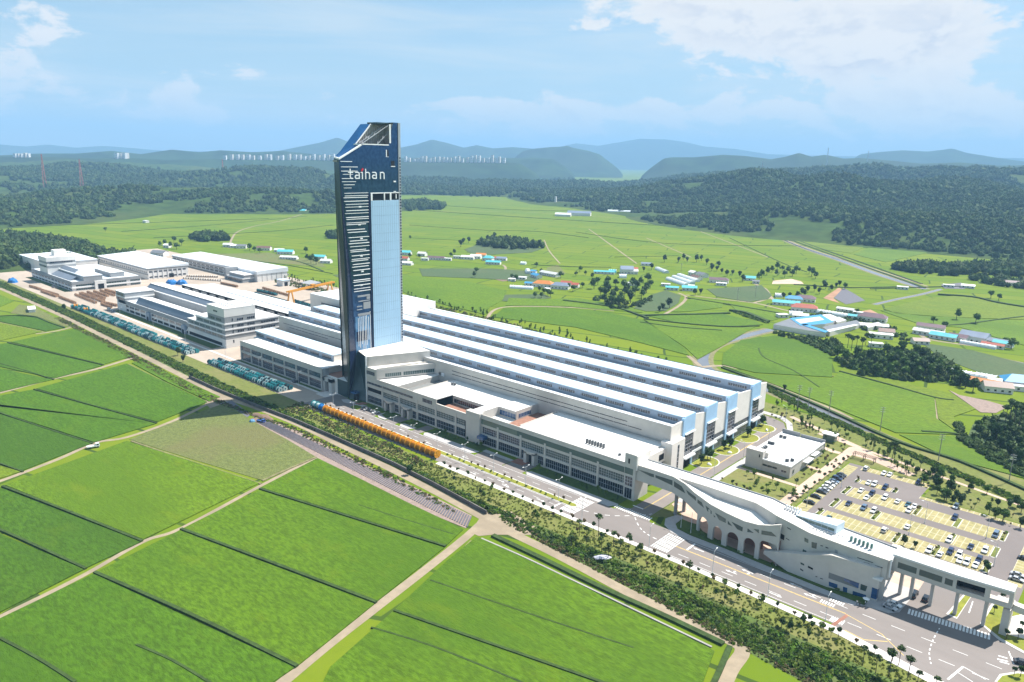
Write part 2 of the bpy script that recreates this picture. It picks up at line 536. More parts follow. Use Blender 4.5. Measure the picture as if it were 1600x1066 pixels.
# ------------------------------------------------------------------ ground, hills and mountains
def ground_material():
    m = bpy.data.materials.new('far_paddies')
    m.use_nodes = True
    t = NT(m.node_tree)
    b = t.n['Principled BSDF']
    pos = t.add('ShaderNodeNewGeometry').outputs['Position']
    warp = t.add('ShaderNodeVectorMath', operation='ADD')
    nz = t.add('ShaderNodeTexNoise')
    t.l.new(pos, nz.inputs['Vector'])
    nz.inputs['Scale'].default_value = 0.004
    nz.inputs['Detail'].default_value = 2
    sc = t.add('ShaderNodeVectorMath', operation='SCALE')
    t.l.new(nz.outputs['Color'], sc.inputs[0])
    sc.inputs['Scale'].default_value = 90
    t.l.new(pos, warp.inputs[0])
    t.l.new(sc.outputs[0], warp.inputs[1])
    v = t.mapping(warp.outputs[0], rot=(0, 0, R_(-18)))
    br = t.add('ShaderNodeTexBrick')
    t.l.new(v, br.inputs['Vector'])
    br.inputs['Color1'].default_value = (0.100, 0.158, 0.007, 1)
    br.inputs['Color2'].default_value = (0.142, 0.182, 0.010, 1)
    br.inputs['Mortar'].default_value = (0.040, 0.070, 0.013, 1)
    br.inputs['Scale'].default_value = 1.0
    br.inputs['Mortar Size'].default_value = 1.0
    br.inputs['Bias'].default_value = -0.1
    br.inputs['Brick Width'].default_value = 105.0
    br.inputs['Row Height'].default_value = 32.0
    n = t.noise(pos, 0.012, 5, 0.6)
    c = t.mix(t.math('MULTIPLY', t.smooth(n, 0.45, 0.7), 0.45), br.outputs['Color'], (0.082, 0.140, 0.007, 1))
    n2 = t.noise(pos, 0.12, 4, 0.6)
    c = t.mix(t.math('MULTIPLY', t.smooth(n2, 0.5, 0.8), 0.25), c, (0.044, 0.088, 0.009, 1))
    t.sock(b, 'Base Color', c)
    b.inputs['Roughness'].default_value = 0.9
    b.inputs['Specular IOR Level'].default_value = 0.1
    return m


def structure(mb, name, mats):
    return mb.build(name, mats, kind='structure')


mb = MB()
mb.face([(-16500, -16500, 0), (16500, -16500, 0), (16500, 16500, 0), (-16500, 16500, 0)])
structure(mb, 'ground', ground_material())


def vnoise(x, y, seed=0):
    """smooth value noise on numpy arrays"""
    xi, yi = np.floor(x).astype(int), np.floor(y).astype(int)
    xf, yf = x - xi, y - yi

    def h(a, b):
        s = np.sin(a * 127.1 + b * 311.7 + seed * 74.7) * 43758.5453
        return s - np.floor(s)
    u, w = xf * xf * (3 - 2 * xf), yf * yf * (3 - 2 * yf)
    return (h(xi, yi) * (1 - u) + h(xi + 1, yi) * u) * (1 - w) + (h(xi, yi + 1) * (1 - u) + h(xi + 1, yi + 1) * u) * w


def fbm(x, y, seed=0, o=5):
    s, a, n = 0, 0.5, 0
    for k in range(o):
        s = s + a * vnoise(x * 2 ** k, y * 2 ** k, seed + k)
        n += a
        a *= 0.5
    return s / n


MOUNTAIN = mat('mountain_forest', (0.030, 0.055, 0.018), 0.95, 0.4, 0.006, spec=0.05, var2=0.5, scale2=0.0012, hue=(0.055, 0.070, 0.030))
HILL = mat('hill_floor', (0.050, 0.085, 0.020), 0.95, 0.3, 0.03, spec=0.05, var2=0.6, scale2=0.006, hue=(0.090, 0.110, 0.030))


def grid_mesh(name, X, Y, Z, material, keep=None):
    n, m = X.shape
    v = np.stack([X, Y, Z], -1).reshape(-1, 3)
    idx = np.arange(n * m).reshape(n, m)
    f = np.stack([idx[:-1, :-1], idx[1:, :-1], idx[1:, 1:], idx[:-1, 1:]], -1).reshape(-1, 4)
    if keep is not None:
        f = f[keep.reshape(-1)]
    me = bpy.data.meshes.new(name)
    me.from_pydata(v.tolist(), [], f.tolist())
    me.materials.append(material)
    me.polygons.foreach_set('use_smooth', [True] * len(me.polygons))
    me.update()
    return me


def mountain_range(dist, crest, width, seed, rough=0.16, pad=0.0, step=0.0035):
    """a ridge whose crest stands at horizontal distance dist; crest = skyline as photograph pixels"""
    az, hz = [], []
    for px, py in crest:
        p = A(px, py, dist)
        az.append(math.atan2(p.x, p.y))
        hz.append(max(6.0, p.z))
    az, hz = np.array(az), np.array(hz)
    a = np.arange(az[0] - pad, az[-1] + pad, step)
    h = np.interp(a, az, hz)
    ed = np.clip(np.minimum(a - a[0], a[-1] - a) / 0.05, 0, 1)
    h = h * (0.25 + 0.75 * ed * ed * (3 - 2 * ed)) if pad else h * np.clip(np.minimum(a - a[0], a[-1] - a) / 0.03, 0, 1) ** 0.6
    rows = np.array([-1, -.8, -.62, -.46, -.32, -.2, -.1, 0, .12, .35, .7, 1.0])
    prof = np.array([-.03, .07, .20, .36, .54, .74, .90, 1, .93, .6, .22, -.03])
    AA, RR = np.meshgrid(a, rows, indexing='ij')
    d = dist + RR * width
    X, Y = np.sin(AA) * d, np.cos(AA) * d
    nz = fbm(X / (width * .28), Y / (width * .28), seed) - 0.5
    Z = h[:, None] * (prof[None, :] + rough * 2.2 * nz * (np.abs(prof[None, :] - .5) < .46))
    Z = np.maximum(Z, -1.0)
    return link('mountain_range', grid_mesh('mountain_range', X, Y, Z, MOUNTAIN), kind='structure')


mountain_range(14500, [(-700, 236), (-400, 228), (-200, 233), (0, 226), (40, 229), (75, 226), (120, 231), (160, 228), (200, 231), (260, 236), (420, 238), (600, 240), (760, 240), (860, 233), (900, 224), (935, 228), (970, 222), (1000, 217), (1040, 218), (1070, 222), (1100, 229), (1150, 233), (1200, 241), (1300, 244), (1500, 246), (1650, 248), (1900, 250), (2300, 256)], 1700, 3, 0.10, 0.3)
mountain_range(9500, [(380, 246), (440, 235), (470, 229), (500, 223), (527, 215), (545, 222), (575, 232), (600, 235), (620, 232), (650, 226), (675, 218), (700, 224), (725, 231), (745, 227), (770, 232), (800, 230), (840, 233), (880, 240), (960, 247)], 1500, 5, 0.08)
mountain_range(7400, [(780, 246), (830, 233), (860, 230), (885, 229), (920, 236), (945, 244), (975, 250)], 1000, 8)
mountain_range(9000, [(1300, 250), (1345, 241), (1370, 238), (1410, 235), (1450, 237), (1475, 234), (1488, 232), (1510, 239), (1560, 247), (1610, 254), (1700, 252), (1800, 258)], 1400, 9, 0.08)
mountain_range(5600, [(1000, 253), (1050, 246), (1085, 246), (1130, 242), (1165, 244), (1205, 249), (1228, 245), (1248, 239), (1268, 245), (1290, 242), (1318, 248), (1345, 247), (1390, 251), (1440, 256), (1500, 254), (1560, 259), (1620, 258), (1750, 262)], 950, 12, 0.12)
mountain_range(6000, [(-420, 238), (-200, 240), (-60, 243), (0, 243), (60, 240), (120, 240), (175, 236), (220, 241), (268, 234), (312, 238), (345, 235), (395, 238), (440, 236), (480, 240), (520, 244), (570, 248), (640, 247), (700, 246), (760, 247), (830, 247), (900, 250)], 900, 15, 0.12)

mountain_range(5000, [(-120, 248), (-60, 246), (0, 245), (60, 245), (120, 247), (150, 248), (180, 247), (205, 247), (260, 250), (340, 249), (470, 249), (545, 250), (600, 252), (700, 253), (790, 254), (850, 257)], 420, 21, 0.05)
# nearer hills: one height field from about 1.1 to 5 km, bumps given as (photo px, distance, height, radius along, radius across)
BUMPS = [
    (1165, 2650, 84, 330, 420), (1080, 2700, 70, 320, 300), (1000, 2750, 42, 300, 260), (1270, 2450, 82, 300, 380), (1370, 2500, 74, 320, 380), (1450, 2700, 92, 300, 420),
    (1560, 2500, 72, 350, 420), (1670, 2300, 80, 380, 420), (1240, 1950, 40, 260, 220), (1330, 1800, 34, 260, 190), (1430, 1750, 30, 230, 190), (1530, 1850, 42, 300, 220),
    (1640, 1800, 40, 320, 240), (1250, 3600, 120, 500, 420), (1340, 3700, 110, 420, 420), (1100, 3900, 80, 420, 360), (1480, 3600, 112, 520, 420), (1590, 3500, 115, 420, 420), (1750, 3300, 100, 520, 460),
    (60, 2050, 22, 380, 110), (200, 2250, 40, 330, 130), (300, 2300, 38, 300, 150), (400, 2200, 42, 330, 170), (470, 2100, 40, 200, 150), (345, 2050, 32, 120, 110),
    (440, 3300, 75, 420, 280), (330, 3400, 52, 420, 200), (560, 3200, 50, 300, 260), (150, 3800, 72, 500, 320), (40, 3600, 56, 400, 300), (-120, 3300, 66, 480, 320), (250, 4600, 80, 600, 330), (90, 4700, 80, 600, 330),
    (-150, 1900, 40, 300, 200), (770, 3000, 22, 420, 120), (860, 3700, 40, 500, 200), (660, 3800, 38, 420, 240), (480, 4600, 75, 520, 320), (960, 2450, 20, 220, 120), (900, 2900, 20, 200, 120),
    (0, 1120, 9, 170, 70), (90, 1090, 7, 120, 55), (-120, 1150, 13, 160, 110),
]
_bp = [(A(px, 400, d), d, h, ra, rc) for px, d, h, ra, rc in BUMPS]


def hill_h(X, Y):
    Z = np.zeros_like(X)
    for p, d, h, ra, rc in _bp:
        n = np.array([p.x, p.y]) / math.hypot(p.x, p.y)
        dx, dy = X - p.x, Y - p.y
        q = (-dx * n[1] + dy * n[0]) / ra
        r = (dx * n[0] + dy * n[1]) / rc
        e = h * np.exp(-(q * q + r * r))
        Z = np.maximum(Z, e) + 0.25 * np.minimum(Z, e)
    nz = fbm(X / 260., Y / 260., 4) - 0.5
    Z = Z * (0.84 + 0.6 * nz)
    return Z - 3.0


_a = np.arange(R_(-41.65 - 46), R_(-41.65 + 47), 0.0058)
_d = np.concatenate([np.arange(980, 1800, 26), np.arange(1800, 5200, 48)])
_AA, _DD = np.meshgrid(_a, _d, indexing='ij')
_HX, _HY = np.sin(_AA) * _DD, np.cos(_AA) * _DD
_HZ = hill_h(_HX, _HY)
_kp = (_HZ[:-1, :-1] > -1.4) | (_HZ[1:, :-1] > -1.4) | (_HZ[:-1, 1:] > -1.4) | (_HZ[1:, 1:] > -1.4)
link('hills', grid_mesh('hills', _HX, _HY, _HZ, HILL, _kp), kind='structure')

# ------------------------------------------------------------------ fields, dykes, farm tracks


def gp(pts, z=0.0):
    return [G(p[0], p[1], z) for p in pts]


def ribbon(mb, pts, w, z, m=0, h=None, w2=None):
    """band of width w along a line of ground points; h gives it walls (a ridge)"""
    n = len(pts)
    L, Rr = [], []
    for k, p in enumerate(pts):
        a = pts[max(0, k - 1)]
        b = pts[min(n - 1, k + 1)]
        d = Vector((b[0] - a[0], b[1] - a[1], 0)).normalized()
        q = Vector((-d.y, d.x, 0)) * ((w if w2 is None else w + (w2 - w) * k / (n - 1)) / 2)
        L.append(Vector((p[0], p[1], 0)) + q)
        Rr.append(Vector((p[0], p[1], 0)) - q)
    for k in range(n - 1):
        if h is None:
            mb.face([(Rr[k].x, Rr[k].y, z), (Rr[k + 1].x, Rr[k + 1].y, z), (L[k + 1].x, L[k + 1].y, z), (L[k].x, L[k].y, z)], m)
        else:
            mb.prism([Rr[k], Rr[k + 1], L[k + 1], L[k]], z, z + h, m)


def smooth_line(pts, n=5):
    """Catmull-Rom through ground points"""
    out = []
    for i in range(len(pts) - 1):
        p0, p1, p2, p3 = pts[max(0, i - 1)], pts[i], pts[i + 1], pts[min(len(pts) - 1, i + 2)]
        for k in range(n):
            t = k / n
            out.append(tuple(0.5 * ((2 * p1[j]) + (-p0[j] + p2[j]) * t + (2 * p0[j] - 5 * p1[j] + 4 * p2[j] - p3[j]) * t * t + (-p0[j] + 3 * p1[j] - 3 * p2[j] + p3[j]) * t ** 3) for j in range(2)))
    out.append((pts[-1][0], pts[-1][1]))
    return out


# rice fields in front (photo corners), crop standing 0.4 m above the ground
FIELDS = [
    (1, [(745, 840), (800, 865), (880, 902), (980, 953), (1060, 990), (1116, 1019), (1090, 1090), (1060, 1140), (470, 1140), (516, 1044), (616, 955), (700, 876)]),
    (1, [(408, 763), (496, 717), (560, 748), (640, 788), (724, 828), (698, 853)]),
    (1, [(405, 767), (694, 857), (589, 941), (286, 827)]),
    (1, [(281, 830), (585, 945), (466, 1041), (151, 895)]),
    (0, [(146, 898), (461, 1044), (420, 1072), (340, 1140), (-160, 1140), (-160, 1048), (0, 968)]),
    (2, [(8, 759), (100, 726), (198, 690), (300, 722), (405, 756), (224, 844)]),
    (4, [(0, 763), (220, 848), (136, 888), (-60, 806), (-60, 778)]),
    (4, [(-60, 810), (131, 891), (0, 958), (-160, 1036), (-160, 860)]),
    (1, [(17, 535), (118, 514), (206, 557), (162, 570)]),
    (0, [(11, 537), (160, 572), (85, 592), (-80, 556), (-80, 548)]),
    (0, [(-80, 560), (82, 594), (0, 613), (-90, 632)]),
    (4, [(-60, 494), (20, 494), (56, 497), (99, 513), (72, 518), (0, 503), (-60, 494.5)]),
    (3, [(-80, 490), (0, 505), (65, 519), (0, 533), (-80, 548)]),
    (2, [(-90, 455), (0, 461), (22, 471), (0, 480), (-90, 484)]),
    (0, [(57, 608), (198, 569), (262, 600), (324, 629), (246, 660), (140, 632)]),
    (0, [(-60, 630), (50, 610), (243, 663), (147, 692), (0, 645), (-60, 626)]),
    (4, [(-60, 629), (0, 648), (142, 694), (36, 736), (-60, 708)]),
    (3, [(-60, 711), (32, 738), (0, 749), (-60, 770)]),
    (1, [(206, 568), (219, 564), (290, 596), (344, 621), (327, 628), (262, 598)]),
    # beyond the factory
    (2, [(635, 430), (680, 436), (730, 440), (792, 455), (785, 470), (766, 480), (758, 492), (700, 478), (640, 462), (600, 440)]),
    (1, [(787, 482), (830, 481), (890, 482), (955, 490), (1010, 502), (1070, 545), (1077, 556), (1000, 536), (900, 512), (770, 496)]),
    (2, [(795, 466), (860, 468), (900, 466), (980, 478), (1004, 489), (950, 485), (880, 479), (790, 478)]),
    (2, [(1003, 500), (1060, 508), (1130, 514), (1180, 511), (1120, 546), (1090, 562), (1070, 543), (1020, 510)]),
    (1, [(1015, 495), (1060, 491), (1120, 489), (1180, 503), (1192, 508), (1130, 511), (1060, 505)]),
    (2, [(1080, 467), (1130, 474), (1128, 481), (1080, 487), (1048, 488), (1066, 478)]),
    (2, [(1138, 474), (1190, 482), (1236, 492), (1206, 502), (1150, 485)]),
    (1, [(1130, 553), (1158, 532), (1210, 525), (1284, 540), (1300, 562), (1300, 590), (1180, 583), (1128, 570)]),
    (2, [(1128, 572), (1180, 585), (1300, 592), (1312, 582), (1460, 622), (1463, 655), (1500, 680), (1400, 677), (1290, 632), (1200, 598)]),
    (3, [(1311, 580), (1320, 574), (1400, 596), (1488, 616), (1524, 640), (1490, 652), (1498, 678), (1466, 655), (1461, 621)]),
    (2, [(1405, 680), (1500, 683), (1530, 700), (1600, 741), (1680, 790), (1660, 792), (1600, 748), (1480, 716)]),
    (3, [(1380, 483), (1450, 466), (1500, 462), (1600, 478), (1700, 492), (1700, 520), (1600, 500), (1480, 496), (1400, 490)]),
    (2, [(1376, 486), (1440, 494), (1600, 502), (1700, 523), (1700, 560), (1600, 540), (1500, 512), (1440, 508)]),
    (3, [(1205, 360), (1300, 372), (1372, 376), (1330, 396), (1270, 388), (1225, 370)]),
    (2, [(1334, 398), (1378, 378), (1480, 372), (1600, 372), (1600, 380), (1500, 384), (1384, 410)]),
]
fcount = 0
for k, poly in FIELDS:
    mb = MB()
    mb.prism([(p.x, p.y) for p in gp(poly)], 0.02, 0.42)
    mb.build('paddy_field', RICE[k], kind='structure')

# other plots
PLOTS = [
    (DRYFIELD, .15, [(202, 687), (290, 652), (352, 630), (400, 661), (450, 688), (493, 714), (410, 751), (300, 718)]),
    (SOIL, .06, [(382, 657), (400, 652), (428, 668), (415, 676), (395, 672)]),
    (MULCH, .10, [(343, 631), (362, 626), (392, 648), (380, 657), (366, 654)]),
    (VEGFIELD, .3, [(770, 420), (830, 424), (846, 428), (840, 440), (760, 436), (660, 432), (655, 420)]),
    (SOIL, .15, [(747, 424), (800, 432), (800, 438), (785, 440), (745, 428)]),
    (VEGFIELD, .3, [(768, 470), (790, 461), (850, 460), (862, 466), (830, 470), (790, 471)]),
    (VEGFIELD, .3, [(990, 482), (1015, 462), (1040, 454), (1064, 462), (1060, 474), (1040, 486), (1010, 487)]),
    (VEGFIELD, .3, [(1104, 452), (1150, 449), (1190, 446), (1206, 462), (1200, 468), (1170, 472), (1120, 464)]),
    (MULCH, .2, [(1303, 466), (1318, 450), (1336, 460), (1352, 470), (1322, 476)]),
    (RED_SOIL, .12, [(1286, 466), (1310, 450), (1318, 452), (1302, 466), (1312, 474)]),
    (RED_SOIL, .1, [(1338, 488), (1360, 484), (1380, 494), (1350, 496)]),
    (MULCH, .2, [(1470, 445), (1502, 442), (1508, 452), (1476, 451)]),
    (PATH_P, .12, [(1208, 439), (1236, 436), (1252, 440), (1256, 444), (1206, 444)]),
    (STRIPE_SOIL, .25, [(1482, 610), (1500, 618), (1540, 626), (1575, 636), (1556, 646), (1532, 645), (1508, 628)]),
    (VEGFIELD, .25, [(1440, 536), (1520, 548), (1620, 574), (1620, 600), (1540, 586), (1470, 560)]),
    (VEGFIELD, .25, [(1505, 700), (1520, 664), (1560, 648), (1620, 648), (1660, 700), (1640, 770), (1600, 740), (1555, 718)]),
    (DRYFIELD, .1, [(855, 418), (872, 414), (884, 428), (850, 432)]),
    (VEGFIELD, .3, [(725, 390), (760, 378), (800, 384), (850, 388), (830, 395), (770, 398), (735, 396)]),
    (DRYFIELD, .15, [(16, 490), (30, 476), (52, 479), (100, 503), (132, 517), (118, 513), (100, 510), (56, 494)]),
    (DRYFIELD, .1, [(300, 398), (420, 395), (500, 408), (510, 418), (420, 410), (330, 403)]),
    (VEGFIELD, .2, [(520, 430), (560, 425), (600, 440), (560, 448)]),
    (RED_SOIL, .2, [(278, 306), (300, 298), (322, 297), (348, 309), (320, 312)]),
    (DRYFIELD, .2, [(120, 318), (180, 306), (270, 309), (260, 322), (180, 330), (100, 326)]),
]
for m_, h_, poly in PLOTS:
    mb = MB()
    mb.prism([(p.x, p.y) for p in gp(poly)], 0.012, h_)
    mb.build('crop_plot', m_, kind='structure')

# ridged plot beside the farm road: each film-covered ridge is its own length of earth
mb = MB()
mb.prism([(p.x, p.y) for p in gp([(402, 662), (420, 656), (470, 676), (560, 722), (640, 758), (737, 806), (728, 826), (640, 790), (540, 742), (470, 706)])], 0.01, 0.12)
ridge_plot = mb.build('ridged_plot', STRIPE_SOIL, kind='structure')
a0, a1, b0, b1 = G(404, 662), G(729, 824), G(424, 660), G(736, 808)
for k in range(118):
    t = k / 117
    p, q = a0.lerp(a1, t), b0.lerp(b1, t)
    mb = MB()
    mb.bar((p.x, p.y, 0.2), (q.x, q.y, 0.2), 0.62, 0.3)
    mb.build('soil_ridge', MULCH, ridge_plot)

# tracks
TRACKS = [
    (DIRT, 5.5, [(-80, 420), (0, 451), (55, 475), (110, 500), (160, 525), (215, 552), (280, 585), (345, 618), (400, 637), (470, 665), (535, 697), (600, 728), (670, 763), (745, 803), (800, 833), (860, 862), (920, 893), (980, 925), (1070, 968), (1140, 1001), (1160, 1018), (1140, 1050), (1116, 1110)]),
    (DIRT, 4.6, [(400, 1100), (440, 1068), (515, 1006), (590, 948), (665, 890), (725, 842), (755, 815)]),
    (DIRT, 2.6, [(-120, 1024), (0, 964), (70, 930), (140, 894), (225, 846), (285, 825), (408, 759), (500, 712)]),
    (DIRT, 3.2, [(-100, 784), (0, 752), (90, 718), (150, 692), (200, 683), (275, 656), (340, 623)]),
    (DIRT, 4.0, [(-80, 634), (0, 614), (84, 592), (150, 577), (218, 556)]),
    (DIRT, 3.2, [(56, 522), (90, 517), (128, 507)]),
    (DYKE_T, 2.0, [(-80, 484), (0, 504), (68, 519)]),
    (DYKE_T, 1.6, [(200, 569), (262, 600), (326, 630)]),
    (DIRT, 4, [(760, 500), (770, 486), (790, 480), (830, 479), (900, 481), (960, 486)]),
    (DIRT, 4, [(1032, 494), (1048, 486), (1066, 474), (1072, 464), (1060, 458)]),
    (DIRT, 4.5, [(1072, 461), (1120, 467), (1180, 474), (1232, 486), (1290, 496), (1320, 498)]),
    (DIRT, 5, [(1180, 444), (1196, 452), (1204, 464), (1216, 474)]),
    (DIRT, 4, [(1176, 474), (1204, 466)]),
    (DIRT, 4, [(780, 432), (790, 420), (786, 414)]),
    (DIRT, 5, [(1436, 520), (1450, 530), (1500, 538), (1560, 545)]),
    (DIRT, 4, [(358, 388), (362, 374), (372, 362), (400, 353), (440, 345), (486, 330)]),
    (DIRT, 3, [(1458, 624), (1462, 640), (1463, 656), (1472, 664), (1500, 680)]),
    (DIRT, 4, [(980, 342), (900, 336), (800, 331), (640, 330)]),
    (DIRT, 3, [(920, 358), (995, 412)]), (DIRT, 3, [(1010, 372), (1080, 402)]), (DIRT, 3, [(1074, 354), (1200, 402)]), (DIRT, 2.5, [(850, 375), (858, 392), (875, 412)]),
    (DIRT, 5, [(1490, 378), (1530, 372), (1545, 371)]), (DIRT, 4, [(1190, 358), (1250, 384), (1340, 412), (1450, 448)]),
    (DIRT, 5, [(1095, 574), (1130, 572), (1160, 582), (1230, 612), (1300, 640), (1330, 655)]),
    (DIRT, 4, [(1075, 556), (1094, 572)]),
]
for m_, w_, pts in TRACKS:
    mb = MB()
    ribbon(mb, smooth_line(gp(pts)), w_ * .8, 0.055 + 0.004 * (len(pts) % 7))
    mb.build('farm_track', m_, kind='structure')
mb = MB()
mb.sheet(gp([(735, 832), (752, 806), (765, 793), (800, 800), (842, 827), (830, 836), (770, 836), (748, 838)]), 0.09)
mb.sheet(gp([(318, 628), (340, 616), (366, 622), (352, 634), (330, 640)]), 0.094)
mb.build('track_junction', DIRT, kind='structure')

# raised dykes with weeds between the paddies
DYKES = [
    (DYKE, 1.1, .75, [(406, 765), (550, 810), (696, 855)]), (DYKE, 1.2, .8, [(283, 828), (430, 883), (588, 943)]), (DYKE, 1.2, .8, [(148, 896), (300, 963), (464, 1043)]),
    (DYKE, .9, .7, [(0, 999), (58, 1030), (118, 1068)]), (DYKE, .8, .6, [(213, 1009), (270, 1034), (330, 1070)]), (DYKE, 1.0, .7, [(-60, 808), (0, 829), (134, 890)]),
    (DYKE, 1.1, .75, [(4, 761), (100, 798), (222, 847)]), (DYKE, 1.0, .75, [(616, 956), (700, 985), (830, 1030), (950, 1072)]), (DYKE, .6, .5, [(672, 908), (760, 938), (870, 975), (990, 1014)]),
    (DYKE, .6, .5, [(580, 982), (680, 1013), (820, 1070)]), (DYKE, .8, .6, [(53, 609), (140, 633), (245, 662)]), (DYKE, .8, .6, [(0, 646), (70, 670), (145, 694)]),
    (DYKE, .8, .6, [(12, 536), (90, 554), (162, 571)]), (DYKE, .7, .6, [(0, 569), (40, 580), (84, 594)]), (DYKE, .8, .6, [(0, 725), (36, 738)]), (DYKE, 1.2, .9, [(0, 495), (28, 494), (55, 496), (75, 504), (101, 513)]),
    (DYKE, .5, .45, [(560, 790), (610, 806), (708, 836)]), (DYKE_T, 1.0, .4, [(205, 690), (300, 722), (408, 757)]), (DYKE_T, 1.2, .4, [(410, 752), (450, 734), (494, 715)]), (DYKE_T, 1.6, .3, [(520, 1046), (618, 958), (703, 880), (738, 846)]),
    (CONC, .7, .35, [(752, 842), (820, 872), (900, 910), (1000, 958), (1112, 1012)]), (DYKE, 2.0, .8, [(770, 838), (850, 876), (940, 920), (1040, 965), (1130, 1008)]), (DYKE, 1.6, .8, [(1140, 1012), (1124, 1050), (1100, 1100)]),
    (DYKE, 3, 1.2, [(1140, 490), (1090, 492), (1030, 493), (1000, 494)]), (DYKE, 4, 1.8, [(1140, 486), (1165, 490), (1190, 500), (1200, 504)]), (DYKE, 2, .8, [(1006, 499), (1080, 507), (1140, 511), (1186, 510)]),
    (DYKE, 1.6, .8, [(1000, 504), (1060, 512), (1128, 517)]), (DYKE, 3, 1.2, [(880, 470), (960, 481), (1012, 498)]), (DYKE, 2.0, .9, [(1072, 466), (1130, 475), (1200, 487), (1240, 494)]),
    (DYKE, 1.4, .8, [(1312, 581), (1390, 602), (1460, 622), (1490, 626)]), (DYKE, 1.0, .6, [(1185, 545), (1195, 560), (1240, 580), (1280, 606)]), (DYKE_T, .8, .4, [(1235, 535), (1240, 555), (1270, 575), (1310, 592)]),
    (DYKE, 1.6, .8, [(1440, 675), (1500, 680), (1528, 694), (1600, 740)]), (DYKE, 2.0, 1, [(1128, 575), (1200, 602), (1290, 640), (1400, 690), (1500, 722), (1610, 770)]),
    (DYKE, 2.2, 1, [(900, 363), (1000, 377), (1100, 383), (1300, 385), (1420, 386), (1600, 378)]), (DYKE, 5, 1.4, [(640, 328), (760, 336), (900, 345), (1020, 352), (1120, 357), (1200, 365)]),
    (DYKE, 5, 1.2, [(1225, 368), (1280, 388), (1350, 412), (1440, 444)]), (DYKE, 5, 1.2, [(1195, 360), (1290, 395), (1360, 420), (1445, 450)]), (DYKE, 1.5, .8, [(960, 402), (1060, 400)]),
    (DYKE, 3, 1, [(830, 414), (890, 417), (955, 418)]), (DYKE, 2, .9, [(1440, 510), (1500, 508), (1560, 500), (1610, 494)]), (DYKE, 4, 1.6, [(1466, 461), (1520, 465), (1560, 474), (1610, 482)]),
    (DYKE, 3, 1, [(0, 356), (100, 352), (230, 348), (420, 342)]), (DYKE, 3, 1, [(190, 362), (330, 352), (480, 338)]), (DYKE, 2, 1, [(240, 372), (420, 362), (520, 352)]), (DYKE, 3, 1, [(440, 404), (470, 410), (505, 424)]),
    (DYKE, 2, .8, [(1360, 452), (1450, 449), (1500, 448)]), (DYKE, 3, 1, [(640, 352), (760, 360), (840, 362), (920, 372)]), (DYKE, 1.5, .7, [(640, 372), (720, 376)]), (DYKE, 3, 1.2, [(700, 322), (800, 328), (900, 330)]),
    (DYKE, 2, .8, [(1240, 445), (1330, 450), (1420, 448)]), (DYKE, 2, .8, [(1140, 372), (1220, 410), (1260, 425)]), (DYKE, 2, .9, [(200, 408), (330, 404), (430, 412), (520, 428)]),
]
for m_, w_, h_, pts in DYKES:
    mb = MB()
    fy = sum(p[1] for p in pts) / len(pts)
    ribbon(mb, smooth_line(gp(pts), 4), w_ * (.62 if fy < 420 else 1), 0.0, 0, h_ * (.6 if fy < 420 else 1))
    mb.build('dyke', m_, kind='structure')

# stream behind the factory, and the far irrigation canal
for nm, w_, pts in (('stream', 8, [(1206, 515), (1180, 521), (1150, 529), (1120, 538), (1103, 549), (1098, 562), (1103, 574), (1120, 585), (1150, 596), (1205, 611), (1280, 642), (1340, 668), (1400, 694), (1500, 733), (1600, 776), (1700, 822)]),
                    ('canal', 9, [(1192, 360), (1250, 385), (1310, 406), (1370, 428), (1446, 452)]), ('canal', 4, [(1366, 476), (1400, 468), (1440, 460), (1470, 452)]), ('canal', 4, [(1520, 552), (1560, 560), (1620, 573)])):
    mb = MB()
    ribbon(mb, smooth_line(gp(pts)), w_ * 1.9, 0.02, 0)
    mb.build('stream_bank', DYKE_T, kind='structure')
    mb = MB()
    ribbon(mb, smooth_line(gp(pts)), w_, 0.034, 0)
    mb.build(nm, WATER, kind='structure')

# ------------------------------------------------------------------ factory grounds: yards, roads, pavements, lawns, markings
def sheet(name, material, polys, z):
    mb = MB()
    for p in polys:
        mb.sheet(p, z)
    return mb.build(name, material, kind='structure')


def rect(x0, x1, y0, y1):
    return [(x0, y0), (x1, y0), (x1, y1), (x0, y1)]


def slab(name, material, polys, z0, z1, top=None):
    mb = MB()
    for p in polys:
        mb.prism(p, z0, z1)
    return mb.build(name, material, kind='structure')


def px(*pts):
    return [(v.x, v.y) for v in gp(pts)]


def arc(cx, cy, r, a0, a1, n=10, ry=None):
    return [(cx + r * math.cos(R_(a0 + (a1 - a0) * k / n)), cy + (ry or r) * math.sin(R_(a0 + (a1 - a0) * k / n))) for k in range(n + 1)]


sheet('scrub_slope', SCRUBG, [[(-1050, 214), (-700, 212), (-420, 203), (-255, 206), (-190, 201), (-120, 196), (-60, 190), (-20, 182), (40, 170), (40, 214), (-110, 210.5), (-200, 208), (-255, 211), (-420, 214), (-700, 224), (-1050, 226)]], 0.02)
sheet('lawn_strip', LAWN, [[(-1050, 225.5), (-700, 223.5), (-420, 213.5), (-255, 210.5), (-200, 207.5), (-110, 210), (40, 206), (40, 222), (-55, 219), (-110, 221.2), (-362, 221.2), (-362, 227), (-1050, 231)]], 0.03)
# concrete yards
sheet('yard', YARD, [[(-1120, 231), (-362, 226), (-362, 300), (-480, 300), (-480, 420), (-600, 470), (-1120, 470)]], 0.04)
sheet('lawn_by_hall', LAWN, [[(-480, 384), (-160, 384), (-160, 415), (-250, 428), (-480, 452), (-600, 470)]], 0.046)
